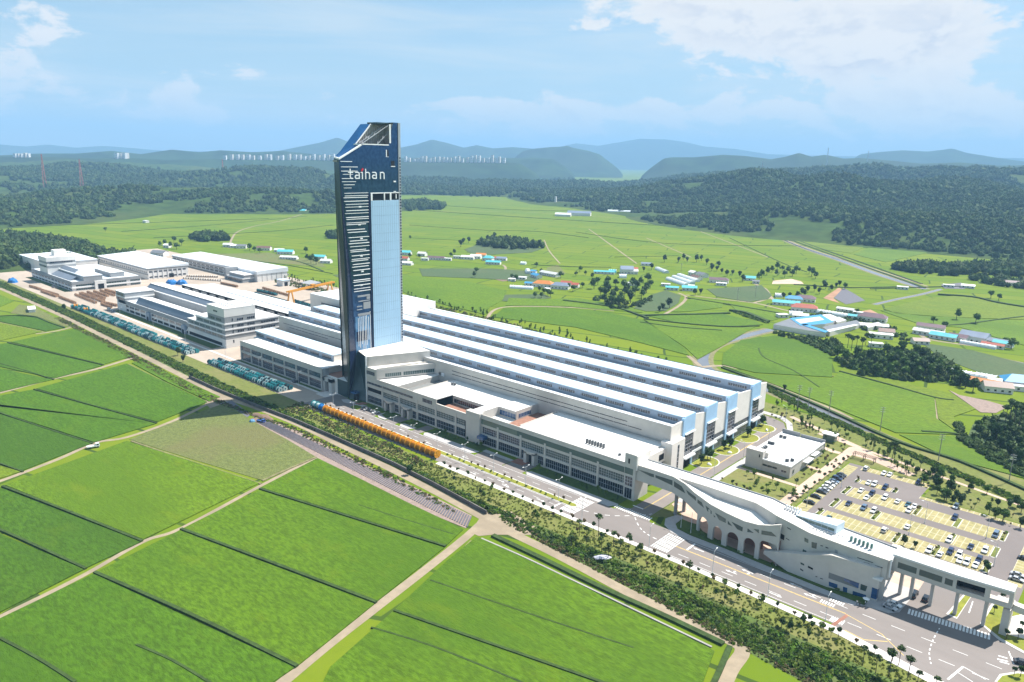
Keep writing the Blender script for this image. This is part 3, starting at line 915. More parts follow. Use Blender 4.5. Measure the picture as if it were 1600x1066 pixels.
# asphalt
P_LOT = [(-101.6, 288), (-101.6, 363.2), (-66, 363.2), (-66, 346.2), (-24, 346.2), (-20, 290), (-20, 268)]
sheet('road', ASPH, [rect(-362, 30, 223.6, 241.4), rect(-362, -338, 241.4, 250.5), [(-60, 221.5), (-58, 221), (20, 208.5), (60, 202), (60, 224), (-60, 224)],
                      [(-156.5, 241.3), (-139, 241.3), (-141.5, 246), (-142.2, 300), (-141.5, 384), (-148, 396), (-158, 400.5), (-170, 402), (-170, 395), (-158, 393.5), (-152.6, 386), (-152.2, 300), (-151, 247)]], 0.052)
sheet('gate_apron', ASPH, [[(-60, 224), (-58, 222.3), (20, 209.2), (70, 200), (70, 250), (-19, 262), (-46, 262), (-49.8, 242), (-56, 240), (-60, 238)]], 0.056)
sheet('gate_road', ASPH, [[(-46.4, 244), (-20.5, 252), (-20.5, 292), (-33, 292), (-46.4, 290)]], 0.0575)
sheet('plaza', PATH_P, [[(-62, 262.4), (-46.4, 262.4), (-46.4, 290), (-60, 290)]], 0.0665)
sheet('parking_ground', ASPH_L, [P_LOT], 0.058)
for (x0, x1, y0, y1) in ((-331, -316, 241.4, 248), (-306, -298, 241.4, 252), (-284, -278, 241.4, 252.6), (-237.5, -219.5, 241.4, 247.5), (-219, -207, 241.4, 252.5)):
    sheet('forecourt', ASPH, [rect(x0, x1, y0, y1)], 0.06)
# pavements (kerb = real step)
slab('pavement', WALK_W, [[(-243, 221), (-110, 221.2), (-58, 218.7), (20, 205), (20, 209), (-58, 222.2), (-110, 223.5), (-243, 223.5)]], 0.0, 0.15)
N_EDGE = [(-296, -285), (-277, -238.5), (-206.5, -157)]
for a, b in N_EDGE:
    slab('pavement', WALK, [[(a, 244.2), (a + 2.4, 241.5), (b - 2, 241.5), (b, 244.5), (b, 246), (a + 1.5, 246)]], 0.0, 0.15)
    slab('planting_bed', LAWN_G, [[(a + 1.5, 246.05), (b, 246.05), (b, 253.3), (a + 3, 253.3)]], 0.0, 0.2)
slab('pavement', WALK, [[(-352, 246), (-347, 244), (-338, 246.4), (-332, 247), (-331.5, 249.4), (-340, 248.6), (-350, 249)]], 0, 0.15)
slab('pavement', WALK, [[(-316, 244.3), (-312, 242), (-307, 242.2), (-306.4, 252), (-316, 249.5)]], 0, 0.15)
slab('planting_bed', LAWN_G, [[(-314.6, 246), (-308, 244), (-307, 252.6), (-316, 252.4)], [(-351, 249.2), (-340, 249), (-339, 253), (-351, 252.2)], [(-330, 249.2), (-317, 250), (-317, 253), (-330, 253)]], 0, 0.21)
slab('entrance_paving', BRICK_P, [[(-341.5, 246.9), (-336.2, 247.3), (-335, 252.4), (-340, 252)], [(-219.4, 247.7), (-212.5, 247.7), (-212, 253.2), (-219.4, 253.2)]], 0, 0.17)
slab('pavement', WALK, [[(-238, 247.7), (-219.6, 247.7), (-219.6, 250), (-238, 250.2)]], 0, 0.155)
# corner island south of the gate building
CORNER = [(-134.3, 255), (-136, 248.5), (-133.5, 243.6), (-128.5, 240), (-122, 239.2), (-108, 239.6), (-90, 238.6), (-60, 238), (-57, 240.8), (-88, 242), (-108, 243), (-122, 243), (-128, 244.2), (-130.8, 247.5), (-131, 255)]
slab('pavement', WALK, [CORNER], 0, 0.15)
slab('planting_bed', LAWN_G, [[(-131, 252), (-130.4, 247.6), (-127.8, 244.6), (-121, 243.2), (-108, 243.15), (-88, 242.2), (-57, 241), (-57, 244.5), (-88, 245), (-108, 245.8), (-120, 249.5), (-124, 253)]], 0, 0.2)
sheet('plaza', PATH_P, [[(-131, 255), (-131, 253), (-124, 252.5), (-119, 249), (-108, 245.6), (-88, 244.8), (-60, 247), (-60, 262), (-96, 263), (-101.6, 290), (-140.5, 290), (-141, 262)]], 0.066)
sheet('gate_paving', WALK, [[(-57, 240.6), (-49.8, 241.8), (-47.4, 244.8), (-46.6, 262.5), (-62, 262.5), (-57, 246)]], 0.09)
# median with low shrubs
slab('median_kerb', KERB, [[(-357, 231.6), (-356, 230.2), (-169.5, 230.2), (-167.3, 232), (-169.5, 233.8), (-356, 233.8)]], 0, 0.16)
slab('median_grass', LAWN_Y, [[(-355.6, 231.4), (-355, 230.6), (-170, 230.6), (-168.2, 232), (-170, 233.4), (-355, 233.4)]], 0, 0.2)
slab('traffic_island', KERB, [px((1478, 960), (1512, 922), (1522, 926), (1495, 968))], 0, 0.16)
slab('traffic_island', LAWN_Y, [px((1483, 960), (1513, 925), (1520, 928), (1495, 965))], 0, 0.2)
slab('traffic_island', KERB, [px((1531, 975), (1546, 948), (1560, 930), (1700, 985), (1740, 1030), (1660, 1052), (1600, 1022), (1560, 1000))], 0, 0.16)
slab('traffic_island', LAWN_Y, [px((1535, 975), (1550, 950), (1562, 934), (1690, 986), (1730, 1026), (1664, 1046), (1604, 1020), (1564, 998))], 0, 0.2)
slab('pavement', WALK_W, [px((1566, 990), (1578, 965), (1600, 960), (1680, 985), (1640, 1010))], 0.1, 0.24)
slab('traffic_island', KERB, [px((1554, 1066), (1562, 1054), (1590, 1050), (1680, 1060), (1680, 1110), (1560, 1100))], 0, 0.16)
slab('traffic_island', LAWN_Y, [px((1558, 1066), (1566, 1057), (1590, 1053), (1680, 1063), (1680, 1108), (1562, 1098))], 0, 0.2)
# pocket lawns in front of the hall ends
for yc in (313.5, 335, 358.5, 379):
    r = 7.5 if yc < 370 else 7
    slab('kerb_ring', KERB, [[(-156.4, yc - r), *arc(-152.2, yc, 6.0, -90, 90, 12, r + .3), (-156.4, yc + r)]], 0, 0.15)
    slab('pocket_lawn', LAWN_Y, [[(-156.3, yc - r + .5), *arc(-152.2, yc, 5.5, -90, 90, 12, r - .3), (-156.3, yc + r - .5)]], 0, 0.19)
# east grounds
sheet('park_lawn', LAWN, [[(-141.2, 246), (-141.2, 384), (-148, 397), (-160, 402), (-175, 404), (-175, 425), (-60, 408), (-10, 392), (10, 380), (10, 290), (-18, 290), (-22, 347), (-65, 347.2), (-65, 364), (-102.4, 364), (-102.4, 288), (-119, 290), (-119, 263)]], 0.05)
slab('pavement', WALK, [[(-141.4, 266), (-137.6, 266), (-137.8, 384), (-144, 398), (-152, 406), (-168, 408), (-168, 403.6), (-153, 402), (-146.6, 396), (-141.2, 384)]], 0, 0.15)
sheet('footpath', PATH_P, [[(-109.3, 288), (-104.6, 288), (-104.2, 374), (-96, 374), (-76, 366), (-74.6, 371), (-95, 382), (-106, 389), (-109, 384)],
                            [(-138, 320), (-109.3, 319.2), (-109.3, 316.8), (-138, 317.4)], [(-115, 345), (-109.3, 345), (-109.3, 342.4), (-115, 342.4)], [(-109.4, 374), (-114, 374.4), (-137.6, 382), (-137.6, 379), (-113, 370.5), (-109.4, 370.8)],
                            [(-107, 386), (-150, 408), (-149, 411), (-104, 389)]], 0.068)
sheet('footpath', PATH_P, [[(-128, 392), (-60, 374), (0, 357), (0, 359), (-60, 376.2), (-128, 394.6)]], 0.07)
BAYL = mat('bay_line', (0.46, 0.42, 0.30), 0.95, 0.15, 0.8)
# parking bays of grass pavers with concrete dividing lines
ROWS = [(-95, -66, 357.6, 362.9, None), (-66, -25, 343.3, 346, None), (-90.2, -77.6, 341, 346, None), (-90.2, -33.6, 323.6, 334.8, 329.2), (-89.2, -33.6, 306.8, 317.8, 312.3), (-91, -33.6, 292.2, 302.8, 297.4)]
for (x0, x1, y0, y1, ym) in ROWS:
    sheet('parking_bays', PAVER, [rect(x0, x1, y0, y1)], 0.064)
    mb = MB()
    n = int(round((x1 - x0) / 2.3))
    for k in range(n + 1):
        xx = x0 + (x1 - x0) * k / n
        mb.sheet(rect(xx - .13, xx + .13, y0, y1), 0.069)
    if ym:
        mb.sheet(rect(x0, x1, ym - .16, ym + .16), 0.074)
    mb.build('bay_lines', BAYL, kind='structure')
for (x0, x1, y0, y1) in ((-101.4, -96.8, 292, 360), (-24.8, -20.6, 290, 340)):
    sheet('parking_bays', PAVER, [rect(x0, x1, y0, y1)], 0.064)
    mb = MB()
    for k in range(int((y1 - y0) / 2.4) + 1):
        mb.sheet(rect(x0, x1, y0 + 2.4 * k - .13, y0 + 2.4 * k + .13), 0.069)
    mb.sheet(rect(x0 - .2, x0, y0, y1), 0.075)
    mb.build('bay_lines', BAYL, kind='structure')
for (xc, y0, y1) in ((-92, 323.8, 334.6), (-91.2, 307, 317.6), (-92.6, 292.5, 302.6), (-32.2, 323.8, 334.6), (-32.2, 307, 317.6), (-32.2, 292.6, 302.6), (-75.9, 341, 346), (-91.8, 341, 346), (-63.3, 323.8, 334.6), (-74.6, 307, 317.6), (-62.7, 292.5, 302.6), (-49, 292.5, 302.6), (-48.3, 323.8, 334.6), (-46.9, 307, 317.6)):
    slab('lot_island', KERB, [[(xc - 1.1, y0 + .8), (xc - .3, y0), (xc + .3, y0), (xc + 1.1, y0 + .8), (xc + 1.1, y1 - .8), (xc + .3, y1), (xc - .3, y1), (xc - 1.1, y1 - .8)]], 0, 0.15)
    slab('lot_island', LAWN, [rect(xc - .8, xc + .8, y0 + .6, y1 - .6)], 0, 0.18)

# ------------------------------------------------------------------ painted road markings
mb = MB()
for x in np.arange(-350, -172, 9.0):
    mb.sheet(rect(x, x + 4, 237.35, 237.5), 0.066)
for x in np.arange(-242, -172, 9.0):
    mb.sheet(rect(x, x + 4, 226.9, 227.05), 0.066)
for x in np.arange(-118, -20, 8.6):
    mb.sheet(rect(x, x + 4.2, 227.2, 227.38), 0.066)
    mb.sheet(rect(x + 2, x + 6, 235.2, 235.38), 0.066)
mb.sheet(rect(-356, -168, 229.75, 229.9), 0.066)
mb.sheet(rect(-356, -168, 234.05, 234.2), 0.066)
for x0 in (-243,):
    mb.sheet(rect(x0, -174, 223.95, 224.1), 0.066)
mb.sheet(rect(-338, -172, 240.8, 240.95), 0.066)
mb.sheet(rect(-120, -62, 238.4, 238.55), 0.066)
mb.sheet(rect(-120, -60, 224.3, 224.45), 0.066)
mb.sheet(rect(-117.6, -116.9, 232.3, 238.4), 0.0665)
mb.sheet(rect(-175.4, -174.7, 224.2, 229.6), 0.0665)
mb.sheet(rect(-152.0, -147, 249.2, 249.8), 0.0665)
for k in range(8):                                  # two ladder crossings over the road
    for x0, ya, yb in ((-172.2, 225.6, 241.1), (-128.6, 225.2, 239)):
        xx = x0 + k * .93
        y = ya
        while y < yb - .4:
            mb.sheet(rect(xx, xx + .42, y, min(y + 2.6, yb)), 0.067)
            y += 3.05
for k in range(17):                                 # zebra over the side street
    xx = -157 + k * 1.03
    mb.sheet(rect(xx, xx + .5, 242.2 + .05 * abs(8 - k), 245.4), 0.067)
E0, E1 = G(1418, 955), G(1548, 996)
dv = (E1 - E0).normalized()
nv = Vector((-dv.y, dv.x, 0))
L_ = (E1 - E0).length
for k in range(24):                                 # zebra at the gate
    p = E0 + dv * (L_ * (k + .2) / 24)
    q = p + dv * .62
    u = nv * 1.75
    mb.face([(p - u).to_tuple()[:2] + (0.068,), (q - u).to_tuple()[:2] + (0.068,), (q + u).to_tuple()[:2] + (0.068,), (p + u).to_tuple()[:2] + (0.068,)])
# dashed turning lines
for pts, n in ((px((900, 795), (945, 805), (990, 806), (1022, 803)), 8), (px((990, 803), (1000, 825), (1020, 840), (1060, 856)), 9), (px((1468, 982), (1458, 1000), (1452, 1020), (1455, 1040)), 8)):
    ln = smooth_line([Vector((a, b, 0)) for a, b in pts], 6)
    for k in range(0, len(ln) - 1, 2):
        ribbon(mb, [Vector((*ln[k], 0)), Vector((*ln[k + 1], 0))], .3, 0.0672)
for a, b, w in (((1481, 1062), (1505, 1042), .6), ((1505, 1042), (1540, 1062), .22), ((1495, 1050), (1520, 1066), .2), ((1576, 1018), (1584, 1038), .35), ((1580, 1028), (1640, 1034), .2), ((1560, 1025), (1574, 1029), .5), ((1558, 1030), (1575, 1034), .5), ((1562, 1034), (1577, 1038), .5)):
    ribbon(mb, gp([a, b]), w, 0.0674)


def road_arrow(mb, x, y, s, turn=0):
    """straight arrow along -s*X (with a side head for a turn)"""
    mb.sheet(rect(min(x, x + 3 * s), max(x, x + 3 * s), y - .13, y + .13), 0.0676)
    mb.face([(x + 3 * s, y - .5, 0.0676), (x + 4.4 * s, y, 0.0676), (x + 3 * s, y + .5, 0.0676)][::int(1 if s > 0 else -1)])
    if turn:
        mb.sheet(rect(min(x + 1.2 * s, x + 1.5 * s), max(x + 1.2 * s, x + 1.5 * s), min(y, y + turn), max(y, y + turn)), 0.0678)
        t = [(x + .7 * s, y + turn, 0.0678), (x + 2.0 * s, y + turn, 0.0678), (x + 1.35 * s, y + 1.7 * turn, 0.0678)]
        mb.face(t if (s * turn) > 0 else t[::-1])


for x, y, s, tn in ((-112, 235.4, -1, 0), (-96, 229.4, -1, 1), (-92, 233.8, -1, -1), (-76, 237, -1, 0), (-70, 234, -1, 1), (-185, 226, 1, 0), (-210, 228.4, 1, 0), (-286, 238.6, -1, 0), (-262, 236, -1, 0), (-236, 236, -1, 0), (-83, 226.4, 1, 0), (-205, 226, 1, 1), (-225, 225.6, 1, 0)):
    road_arrow(mb, x, y, s, tn)
# box of lettering strokes before the gate (stop lettering bars)
for k in range(6):
    mb.sheet(rect(-68.5 + k * .8, -68.1 + k * .8, 232.6, 234.6), 0.0672)
    mb.sheet(rect(-66.5 + k * .8, -66.1 + k * .8, 235.6, 237.6), 0.0672)
    mb.sheet(rect(-62.5 + k * .7, -62.1 + k * .7, 224.6, 227.6), 0.0672)
p, q = G(1514, 958), G(1520, 940)
ribbon(mb, [p, q], .3, 0.068)
mb.build('road_marking_white', PAINT_W, kind='structure')
mb = MB()
for dy in (0, .32):
    mb.sheet(rect(-123, -60, 231.6 + dy, 231.76 + dy), 0.066)
ribbon(mb, [Vector((-60, 231.7, 0)), Vector((-48, 228.5, 0)), Vector((-40, 222, 0))], .2, 0.066)
mb.sheet(rect(-147.2, -147.05, 250, 384), 0.066)
mb.sheet(rect(-146.9, -146.75, 250, 384), 0.066)
ribbon(mb, gp([(1320, 985), (1350, 1000), (1387, 1003)]), .25, 0.067)
mb.build('road_marking_yellow', PAINT_Y, kind='structure')
# tarred speed hump strip
sheet('speed_hump', BRICK_P, [px((1298, 976), (1322, 960), (1326, 963), (1303, 980))], 0.075)
# pale parking apron behind the gate building and yard paving by the drums
sheet('forecourt', WALK_W, [[(-372, 241.5), (-363, 241.5), (-350, 250), (-372, 252)]], 0.05)
slab('pavement', WALK_W, [[(-700, 247.2), (-470, 243.8), (-372, 243.6), (-372, 245.4), (-470, 245.6), (-700, 249.2)]], 0, 0.15)
slab('planting_bed', LAWN_G, [[(-700, 250), (-515, 249), (-515, 256), (-700, 256)], [(-474, 245.7), (-374, 245.5), (-374, 247.6), (-474, 247.6)], [(-948, 252), (-826, 252), (-826, 258), (-948, 258)]], 0, 0.2)
# retaining wall below the slope (concrete lengths side by side)
wall = thing('retaining_wall', 'weathered concrete retaining wall between the farm road and the scrub slope', 'wall', (0, 0, 0))
pts = [(-455, 203.5), (-420, 203), (-380, 203.8), (-340, 206.2), (-300, 206.3), (-255, 206), (-225, 204), (-190, 200.6)]
for (x0, y0), (x1, y1) in zip(pts[:-1], pts[1:]):
    n = max(1, int((x1 - x0) / 9))
    for k in range(n):
        a = (x0 + (x1 - x0) * k / n, y0 + (y1 - y0) * k / n)
        b = (x0 + (x1 - x0) * (k + .985) / n, y0 + (y1 - y0) * (k + .985) / n)
        mb = MB()
        mb.bar((a[0], a[1], .9), (b[0], b[1], .9), .5, 1.8)
        mb.build('wall_panel', CONC_D, wall)

# ------------------------------------------------------------------ buildings
_wc = {}


def window(parent, p0, p1, z, h, nv=0, nh=0, glass=None, frame=None, name='window', proud=0.03, bar=0.10):
    """glazed opening along the wall line p0 -> p1 (outside on the right hand); pane plus its mullions as a sub-part"""
    glass = glass or GLASS
    frame = frame or MULLION
    dx, dy = p1[0] - p0[0], p1[1] - p0[1]
    w = round(math.hypot(dx, dy), 3)
    rz = math.atan2(dy, dx)
    key = (w, round(h, 3), nv, nh, glass.name, frame.name, proud, bar)
    if key not in _wc:
        a = MB()
        a.box(0, w, -proud, .05, 0, h, skip='n')
        b = None
        if nv or nh:
            b = MB()
            for k in range(nv + 1):
                c = w * k / nv if nv else 0
                b.box(max(0, c - bar / 2), min(w, c + bar / 2), -proud - .07, -proud, 0, h, skip='n')
            for k in range(nh + 1):
                c = h * k / (nh or 1)
                lo, hi = max(0, c - bar / 2), min(h, c + bar / 2)
                if hi > lo:
                    b.box(0, w, -proud - .06, -proud, lo, hi, skip='n')
        _wc[key] = (a.mesh(name, glass), b.mesh('mullion', frame) if b else None)
    me, mu = _wc[key]
    o = link(name, me, parent, (p0[0], p0[1], z), rz)
    if mu:
        link('mullion', mu, o)
    return o


def part(parent, name, m, *boxes, top=None):
    mb = MB()
    for b in boxes:
        mb.box(*b)
    return mb.build(name, m, parent)


def pprism(parent, name, m, poly, z0, z1, top=None):
    mb = MB()
    if top is not None:
        mb.prism(poly, z0, z1, 0, 1)
        return mb.build(name, [m, top], parent)
    mb.prism(poly, z0, z1)
    return mb.build(name, m, parent)


def parapet(parent, m, poly, z, h=.5, w=.35, name='parapet'):
    mb = MB()
    n = len(poly)
    for k in range(n):
        a, b = poly[k], poly[(k + 1) % n]
        mb.bar((a[0], a[1], z + h / 2), (b[0], b[1], z + h / 2), w, h + .002 * k)
    return mb.build(name, m, parent)


# ---- the tower --------------------------------------------------------------
GLASS_T = bpy.data.materials.new('tower_glass')
GLASS_T.use_nodes = True
_t = NT(GLASS_T.node_tree)
_b = _t.n['Principled BSDF']
_pos = _t.add('ShaderNodeNewGeometry').outputs['Position']
_sp = _t.add('ShaderNodeSeparateXYZ')
_t.l.new(_pos, _sp.inputs[0])
_gy = _t.math('LESS_THAN', _t.math('FRACT', _t.math('DIVIDE', _sp.outputs[1], 1.5)), .06)
_gz = _t.math('LESS_THAN', _t.math('FRACT', _t.math('DIVIDE', _sp.outputs[2], 2.0)), .05)
_g = _t.math('MAXIMUM', _gy, _gz)
_n = _t.noise(_t.mapping(_pos, scale=(1, .66, .5)), 1.0, 1)
_c = _t.mix(_t.smooth(_n, .35, .65), (.022, .060, .130, 1), (.040, .095, .185, 1))
_t.sock(_b, 'Base Color', _t.mix(_t.math('MULTIPLY', _g, .6), _c, (.035, .06, .10, 1)))
_b.inputs['Metallic'].default_value = 0.65
_b.inputs['Roughness'].default_value = 0.10
GLASS_TG = mat('tower_glass_green', (0.014, 0.034, 0.026), 0.25, 0.2, 0.1, spec=0.15)
GLASS_TN = mat('tower_glass_navy', (0.010, 0.018, 0.050), 0.2, 0.2, 0.1, spec=0.18)
PANEL_T = mat('tower_panel', (0.36, 0.53, 0.68), 0.5, 0.03, 0.4, var2=0.06, scale2=0.05, stretch=(1, 1, .25))
TOWER_IN = mat('tower_inner_cladding', (0.42, 0.38, 0.35), 0.8, 0.15, 0.4)

tw = thing('office_tower', 'tall faceted glass tower with a pale blue panel front and a slanted open top', 'tower', (0, 0, 0))
XF, XB = -352.0, -364.5
NA = (-348.0, 250.0)
# navy facet leaning out to the foot, and the green road face
mb = MB()
mb.face([(-350, 250, 0), (-352, 258.5, 0), (-352, 257.3, 29), (-352, 255.4, 76.6), (-352, 252.4, 104), (-352, 249.7, 137.6), (-347.6, 250, 70), (-348, 250, 20)])
mb.build('facet', GLASS_TN, tw)
mb = MB()
mb.face([(XB + 1.5, 256, 0), (-350, 250, 0), (-348, 250, 20), (-347.6, 250, 70), (-352, 249.7, 137.6), (XB, 255.2, 138.1)])
mb.build('side_glazing', GLASS_TG, tw)
# front glazing, X = XF: outline (Y, Z)
mb = MB()
out = [(258.5, 0), (270.4, 0), (270.4, 118.6), (292.3, 118.6), (292.3, 158.7), (288.2, 158.7), (285, 150.5), (284.6, 146.1), (264.9, 145.5), (249.7, 137.6), (252.4, 104), (255.4, 76.6), (257.3, 29)]
mb.face([(XF, y, z) for y, z in out])
mb.build('front_glazing', GLASS_T, tw)
# back and hidden sides
mb = MB()
mb.face([(XB, 292.3, 0), (XB, 256, 0), (XB, 255.2, 138.1), (XB, 259.8, 142), (XB, 274.2, 157.3), (XB, 292.3, 158.7)])
mb.face([(XF, 292.3, 0), (XB, 292.3, 0), (XB, 292.3, 158.7), (XF, 292.3, 158.7)])
mb.face([(XF, 288.2, 158.7), (XF, 292.3, 158.7), (XB, 292.3, 158.7), (XB, 288.2, 158.7)])
mb.build('rear_wall', GLASS_TG, tw)
# slanted head: full width low down, a strip beside the open machine room above
GLASS_TH = mat('tower_head_glass', (0.05, 0.20, 0.45), 0.15, 0.12, 0.4, metal=0.6)
mb = MB()
mb.face([(XF, 251.5, 138.5), (XF, 264.9, 145.5), (-358.9, 266.5, 145.6), (-360.4, 278.6, 157.5), (XB, 274.2, 157.3), (XB, 259.8, 142), (XB, 255.2, 138.2)])
mb.build('slanted_glazing', GLASS_TH, tw)
part(tw, 'parapet_trim', TRIM_W, (-358.9, XF + .1, 264.9, 266.0, 145.5, 146.2), (XF - .5, XF + .1, 264.9, 284.6, 145.7, 146.3))
mb = MB()
mb.bar((XF, 249.6, 137.7), (XF, 264.9, 145.6), .9, .8)
mb.bar((-359.2, 266.4, 145.8), (-360.5, 278.6, 157.5), .5, .6)
mb.bar((XB + .4, 255.6, 138.4), (XF, 249.8, 137.8), .8, .8)
mb.build('edge_trim', TRIM_W, tw)
mb = MB()
mb.box(-361, XF - .2, 252, 264, 136.0, 137.0)
mb.face([(-360.4, 266.3, 140), (-360.4, 288.2, 140), (-360.4, 288.2, 157.6), (-360.4, 278.8, 157.4), (-360.4, 266.3, 145.4)][::-1])
mb.box(-360.4, XF - .4, 288.2, 288.6, 140, 158)
mb.box(-360.4, XF - .3, 265, 288.2, 139.6, 140)
for k in range(15):
    yy = 268.5 + k * 1.33
    mb.box(-360.39, -360.1, yy, yy + .35, 140, min(157, 146 + (yy - 266) * .93))
mb.build('machine_room_lining', TOWER_IN, tw)
for k, (a, b) in enumerate((((-354.2, 267, 146.2), (-355.4, 287.6, 157.4)), ((-356.4, 267, 146.6), (-357.4, 287.6, 158)), ((-353.2, 270, 140.4), (-354.6, 287.8, 154)))):
    t_ = MB()
    t_.bar(a, b, .42, .42)
    a_, b_ = Vector(a), Vector(b)
    for j in range(9):
        p = a_.lerp(b_, j / 9)
        q = a_.lerp(b_, (j + .8) / 9) + Vector((-1.4, 0, .4 * (-1) ** j))
        t_.bar(p, q, .2, .2)
    t_.build('roof_truss', STEEL, tw)
part(tw, 'roof_rim', W_TEAL, (XB, XF - 3, 279, 288, 157.7, 158.5))
part(tw, 'tall_opening', DARK, (XF - .05, XF + .06, 283.0, 284.4, 139.6, 143.2))
part(tw, 'tall_opening', TRIM_W, (XF - .05, XF + .09, 282.4, 283.0, 139.4, 143.3), (XF - .05, XF + .09, 285.1, 286.2, 147, 157.6), (XF - .05, XF + .07, 282.4, 284.4, 139.2, 139.4))
part(tw, 'window', DARK, (XF - .05, XF + .06, 286.1, 288.7, 134.2, 137.1))
part(tw, 'window_sill', TRIM_W, (XF - .05, XF + .3, 285.9, 288.9, 133.7, 134.15))
# pale panel front standing a little proud, open gallery at its head
mb = MB()
mb.box(XF - 1, XF + .45, 270.6, 291.3, 10, 114.6)
mb.build('panel_front', PANEL_T, tw)
joints = MB()
for k in range(13):
    y_ = 271.6 + k * 1.6
    joints.box(XF + .451, XF + .50, y_, y_ + .07, 24, 114.6)
for k in range(17):
    z_ = 28 + k * 5.2
    joints.box(XF + .451, XF + .49, 270.6, 291.3, z_, z_ + .06)
joints.build('panel_joint', W_BLUEGREY, tw)
mb = MB()
mb.box(XF - .3, XF - .2, 271.8, 290.4, 114.6, 118.6)
mb.build('gallery_back', DARK, tw)
part(tw, 'gallery_frame', TRIM_W, (XF - .2, XF + .5, 270.6, 291.3, 118.6, 119.1), (XF - .2, XF + .5, 270.6, 271.7, 114.6, 118.6), (XF - .2, XF + .5, 280.2, 280.8, 114.6, 118.6), (XF - .2, XF + .5, 284.6, 285.5, 114.6, 118.6), (XF - .2, XF + .5, 289.0, 289.5, 115.4, 118))
part(tw, 'edge_strip', GLASS_TN, (XF - .2, XF + .3, 268.9, 270.55, 24, 118.6))
mb = MB()
mb.box(XF - .2, XF + .35, 291.4, 293.1, 10, 158.6)
mb.build('corner_pier', STEEL, tw)
mb = MB()
for k in range(64):
    z_ = 30 + k * 1.72
    mb.box(XF + .36, XF + .42, 292.0, 292.9, z_, z_ + .85)
mb.build('pier_grille', GLASS_TN, tw)['kind'] = 'stuff'
# louvre blades across the glazing beside the panel
rl = random.Random(5)
z_ = 136.2
LEFT = lambda z: np.interp(z, [29, 76.6, 104, 137.6], [257.3, 255.4, 252.4, 249.7])
blade_z = []
while z_ > 62:
    blade_z.append(z_)
    z_ -= rl.choice([1.5, 2.0, 2.3, 1.0, 2.9, 1.7])
for z_ in blade_z:
    y0 = LEFT(z_) + rl.uniform(.4, 1.6)
    y1 = (268.7 if z_ < 119 else rl.uniform(257, 262)) - (rl.uniform(0, 3) if rl.random() < .25 else 0)
    mb = MB()
    mb.box(XF, XF + .55, y0, y1, z_, z_ + rl.uniform(.22, .36))
    mb.build('louvre', TRIM_W, tw)
for z_ in (66, 74, 83, 93, 101, 111, 118.9, 124.9):
    yv = rl.uniform(260.5, 263) if z_ < 116 else rl.choice((272.5, 287.5))
    mb = MB()
    mb.box(XF, XF + .5, yv, yv + 1.6, z_, z_ + .8)
    mb.build('vent', TRIM_W, tw)
mb = MB()
for (y0, y1, z0, z1) in ((259.5, 268.4, 59.4, 60.4), (260, 268.4, 56.6, 57.2), (263.5, 268.6, 52, 56), (258.8, 262.6, 53.6, 54.2), (258.8, 262.6, 51.8, 52.3), (259.4, 268.4, 48.2, 49.6), (266, 268.4, 57.6, 59.2)):
    mb.box(XF, XF + .25, y0, y1, z0, z1)
mb.build('reflection_band', W_GREY, tw)  # pale bands stand in for interior reflections in the lower glass
for k, (yv, z0, z1) in enumerate(((259.4, 30, 47), (260.6, 29, 48), (262, 31, 47.6), (263.0, 28, 48), (264.4, 26, 48), (265.4, 30, 48), (266.8, 33, 47), (268.2, 26, 50))):
    mb = MB()
    mb.box(XF, XF + .2, yv, yv + .28, z0, z1)
    mb.build('reflection_bar', TRIM_W, tw)  # white bars stand in for the upright streaks of those reflections
GLASS_L = mat('lobby_glass', (0.10, 0.24, 0.42), 0.1, 0.3, 0.3, spec=0.6)
part(tw, 'lobby_glazing', GLASS_L, (XF, XF + .08, 257.6, 268.8, 24.2, 48.0))
part(tw, 'lobby_glazing', GLASS_TN, (XF, XF + .12, 258, 266, 33, 39))

# sign: six letters of bent strip, each a part
sign = thing('tower_sign', 'white lettering taihan with a red dot high on the tower glass', 'sign', (XF + .02, 255.6, 127.0))
SIGN_W = mat('sign_white', (0.86, 0.86, 0.86), 0.4, 0.02)
SIGN_R = mat('sign_red', (0.75, 0.03, 0.05), 0.4, 0.02)


def letter(ch, strokes, y0, s=3.5, m=None, w=0.15):
    mb = MB()
    for st in strokes:
        for a, b in zip(st[:-1], st[1:]):
            a3, b3 = Vector((.3, y0 + a[0] * s, a[1] * s)), Vector((.3, y0 + b[0] * s, b[1] * s))
            d = (b3 - a3).normalized() * (w * s * .42)
            mb.bar(a3 - d, b3 + d, w * s if abs(d.z) < abs(d.y) else .5, .5 if abs(d.z) < abs(d.y) else w * s)
    # flat strips: give every segment its true width in the sign plane
    mb = MB()
    k = 0
    for st in strokes:
        for a, b in zip(st[:-1], st[1:]):
            A_, B_ = Vector((a[0], a[1])), Vector((b[0], b[1]))
            d = (B_ - A_).normalized()
            A_, B_ = A_ - d * w * .45, B_ + d * w * .45
            n = Vector((-d.y, d.x)) * w / 2
            q = [A_ - n, B_ - n, B_ + n, A_ + n]
            k += 1
            x1 = .5 + .004 * k
            i = len(mb.v)
            for xx in (0, x1):
                mb.v += [(xx, y0 + p.x * s, p.y * s) for p in q]
            for f in ((4, 5, 6, 7), (0, 1, 5, 4), (1, 2, 6, 5), (2, 3, 7, 6), (3, 0, 4, 7)):
                mb.f.append(tuple(i + c for c in f))
                mb.m.append(0)
    return mb.build(ch, m or SIGN_W, sign)


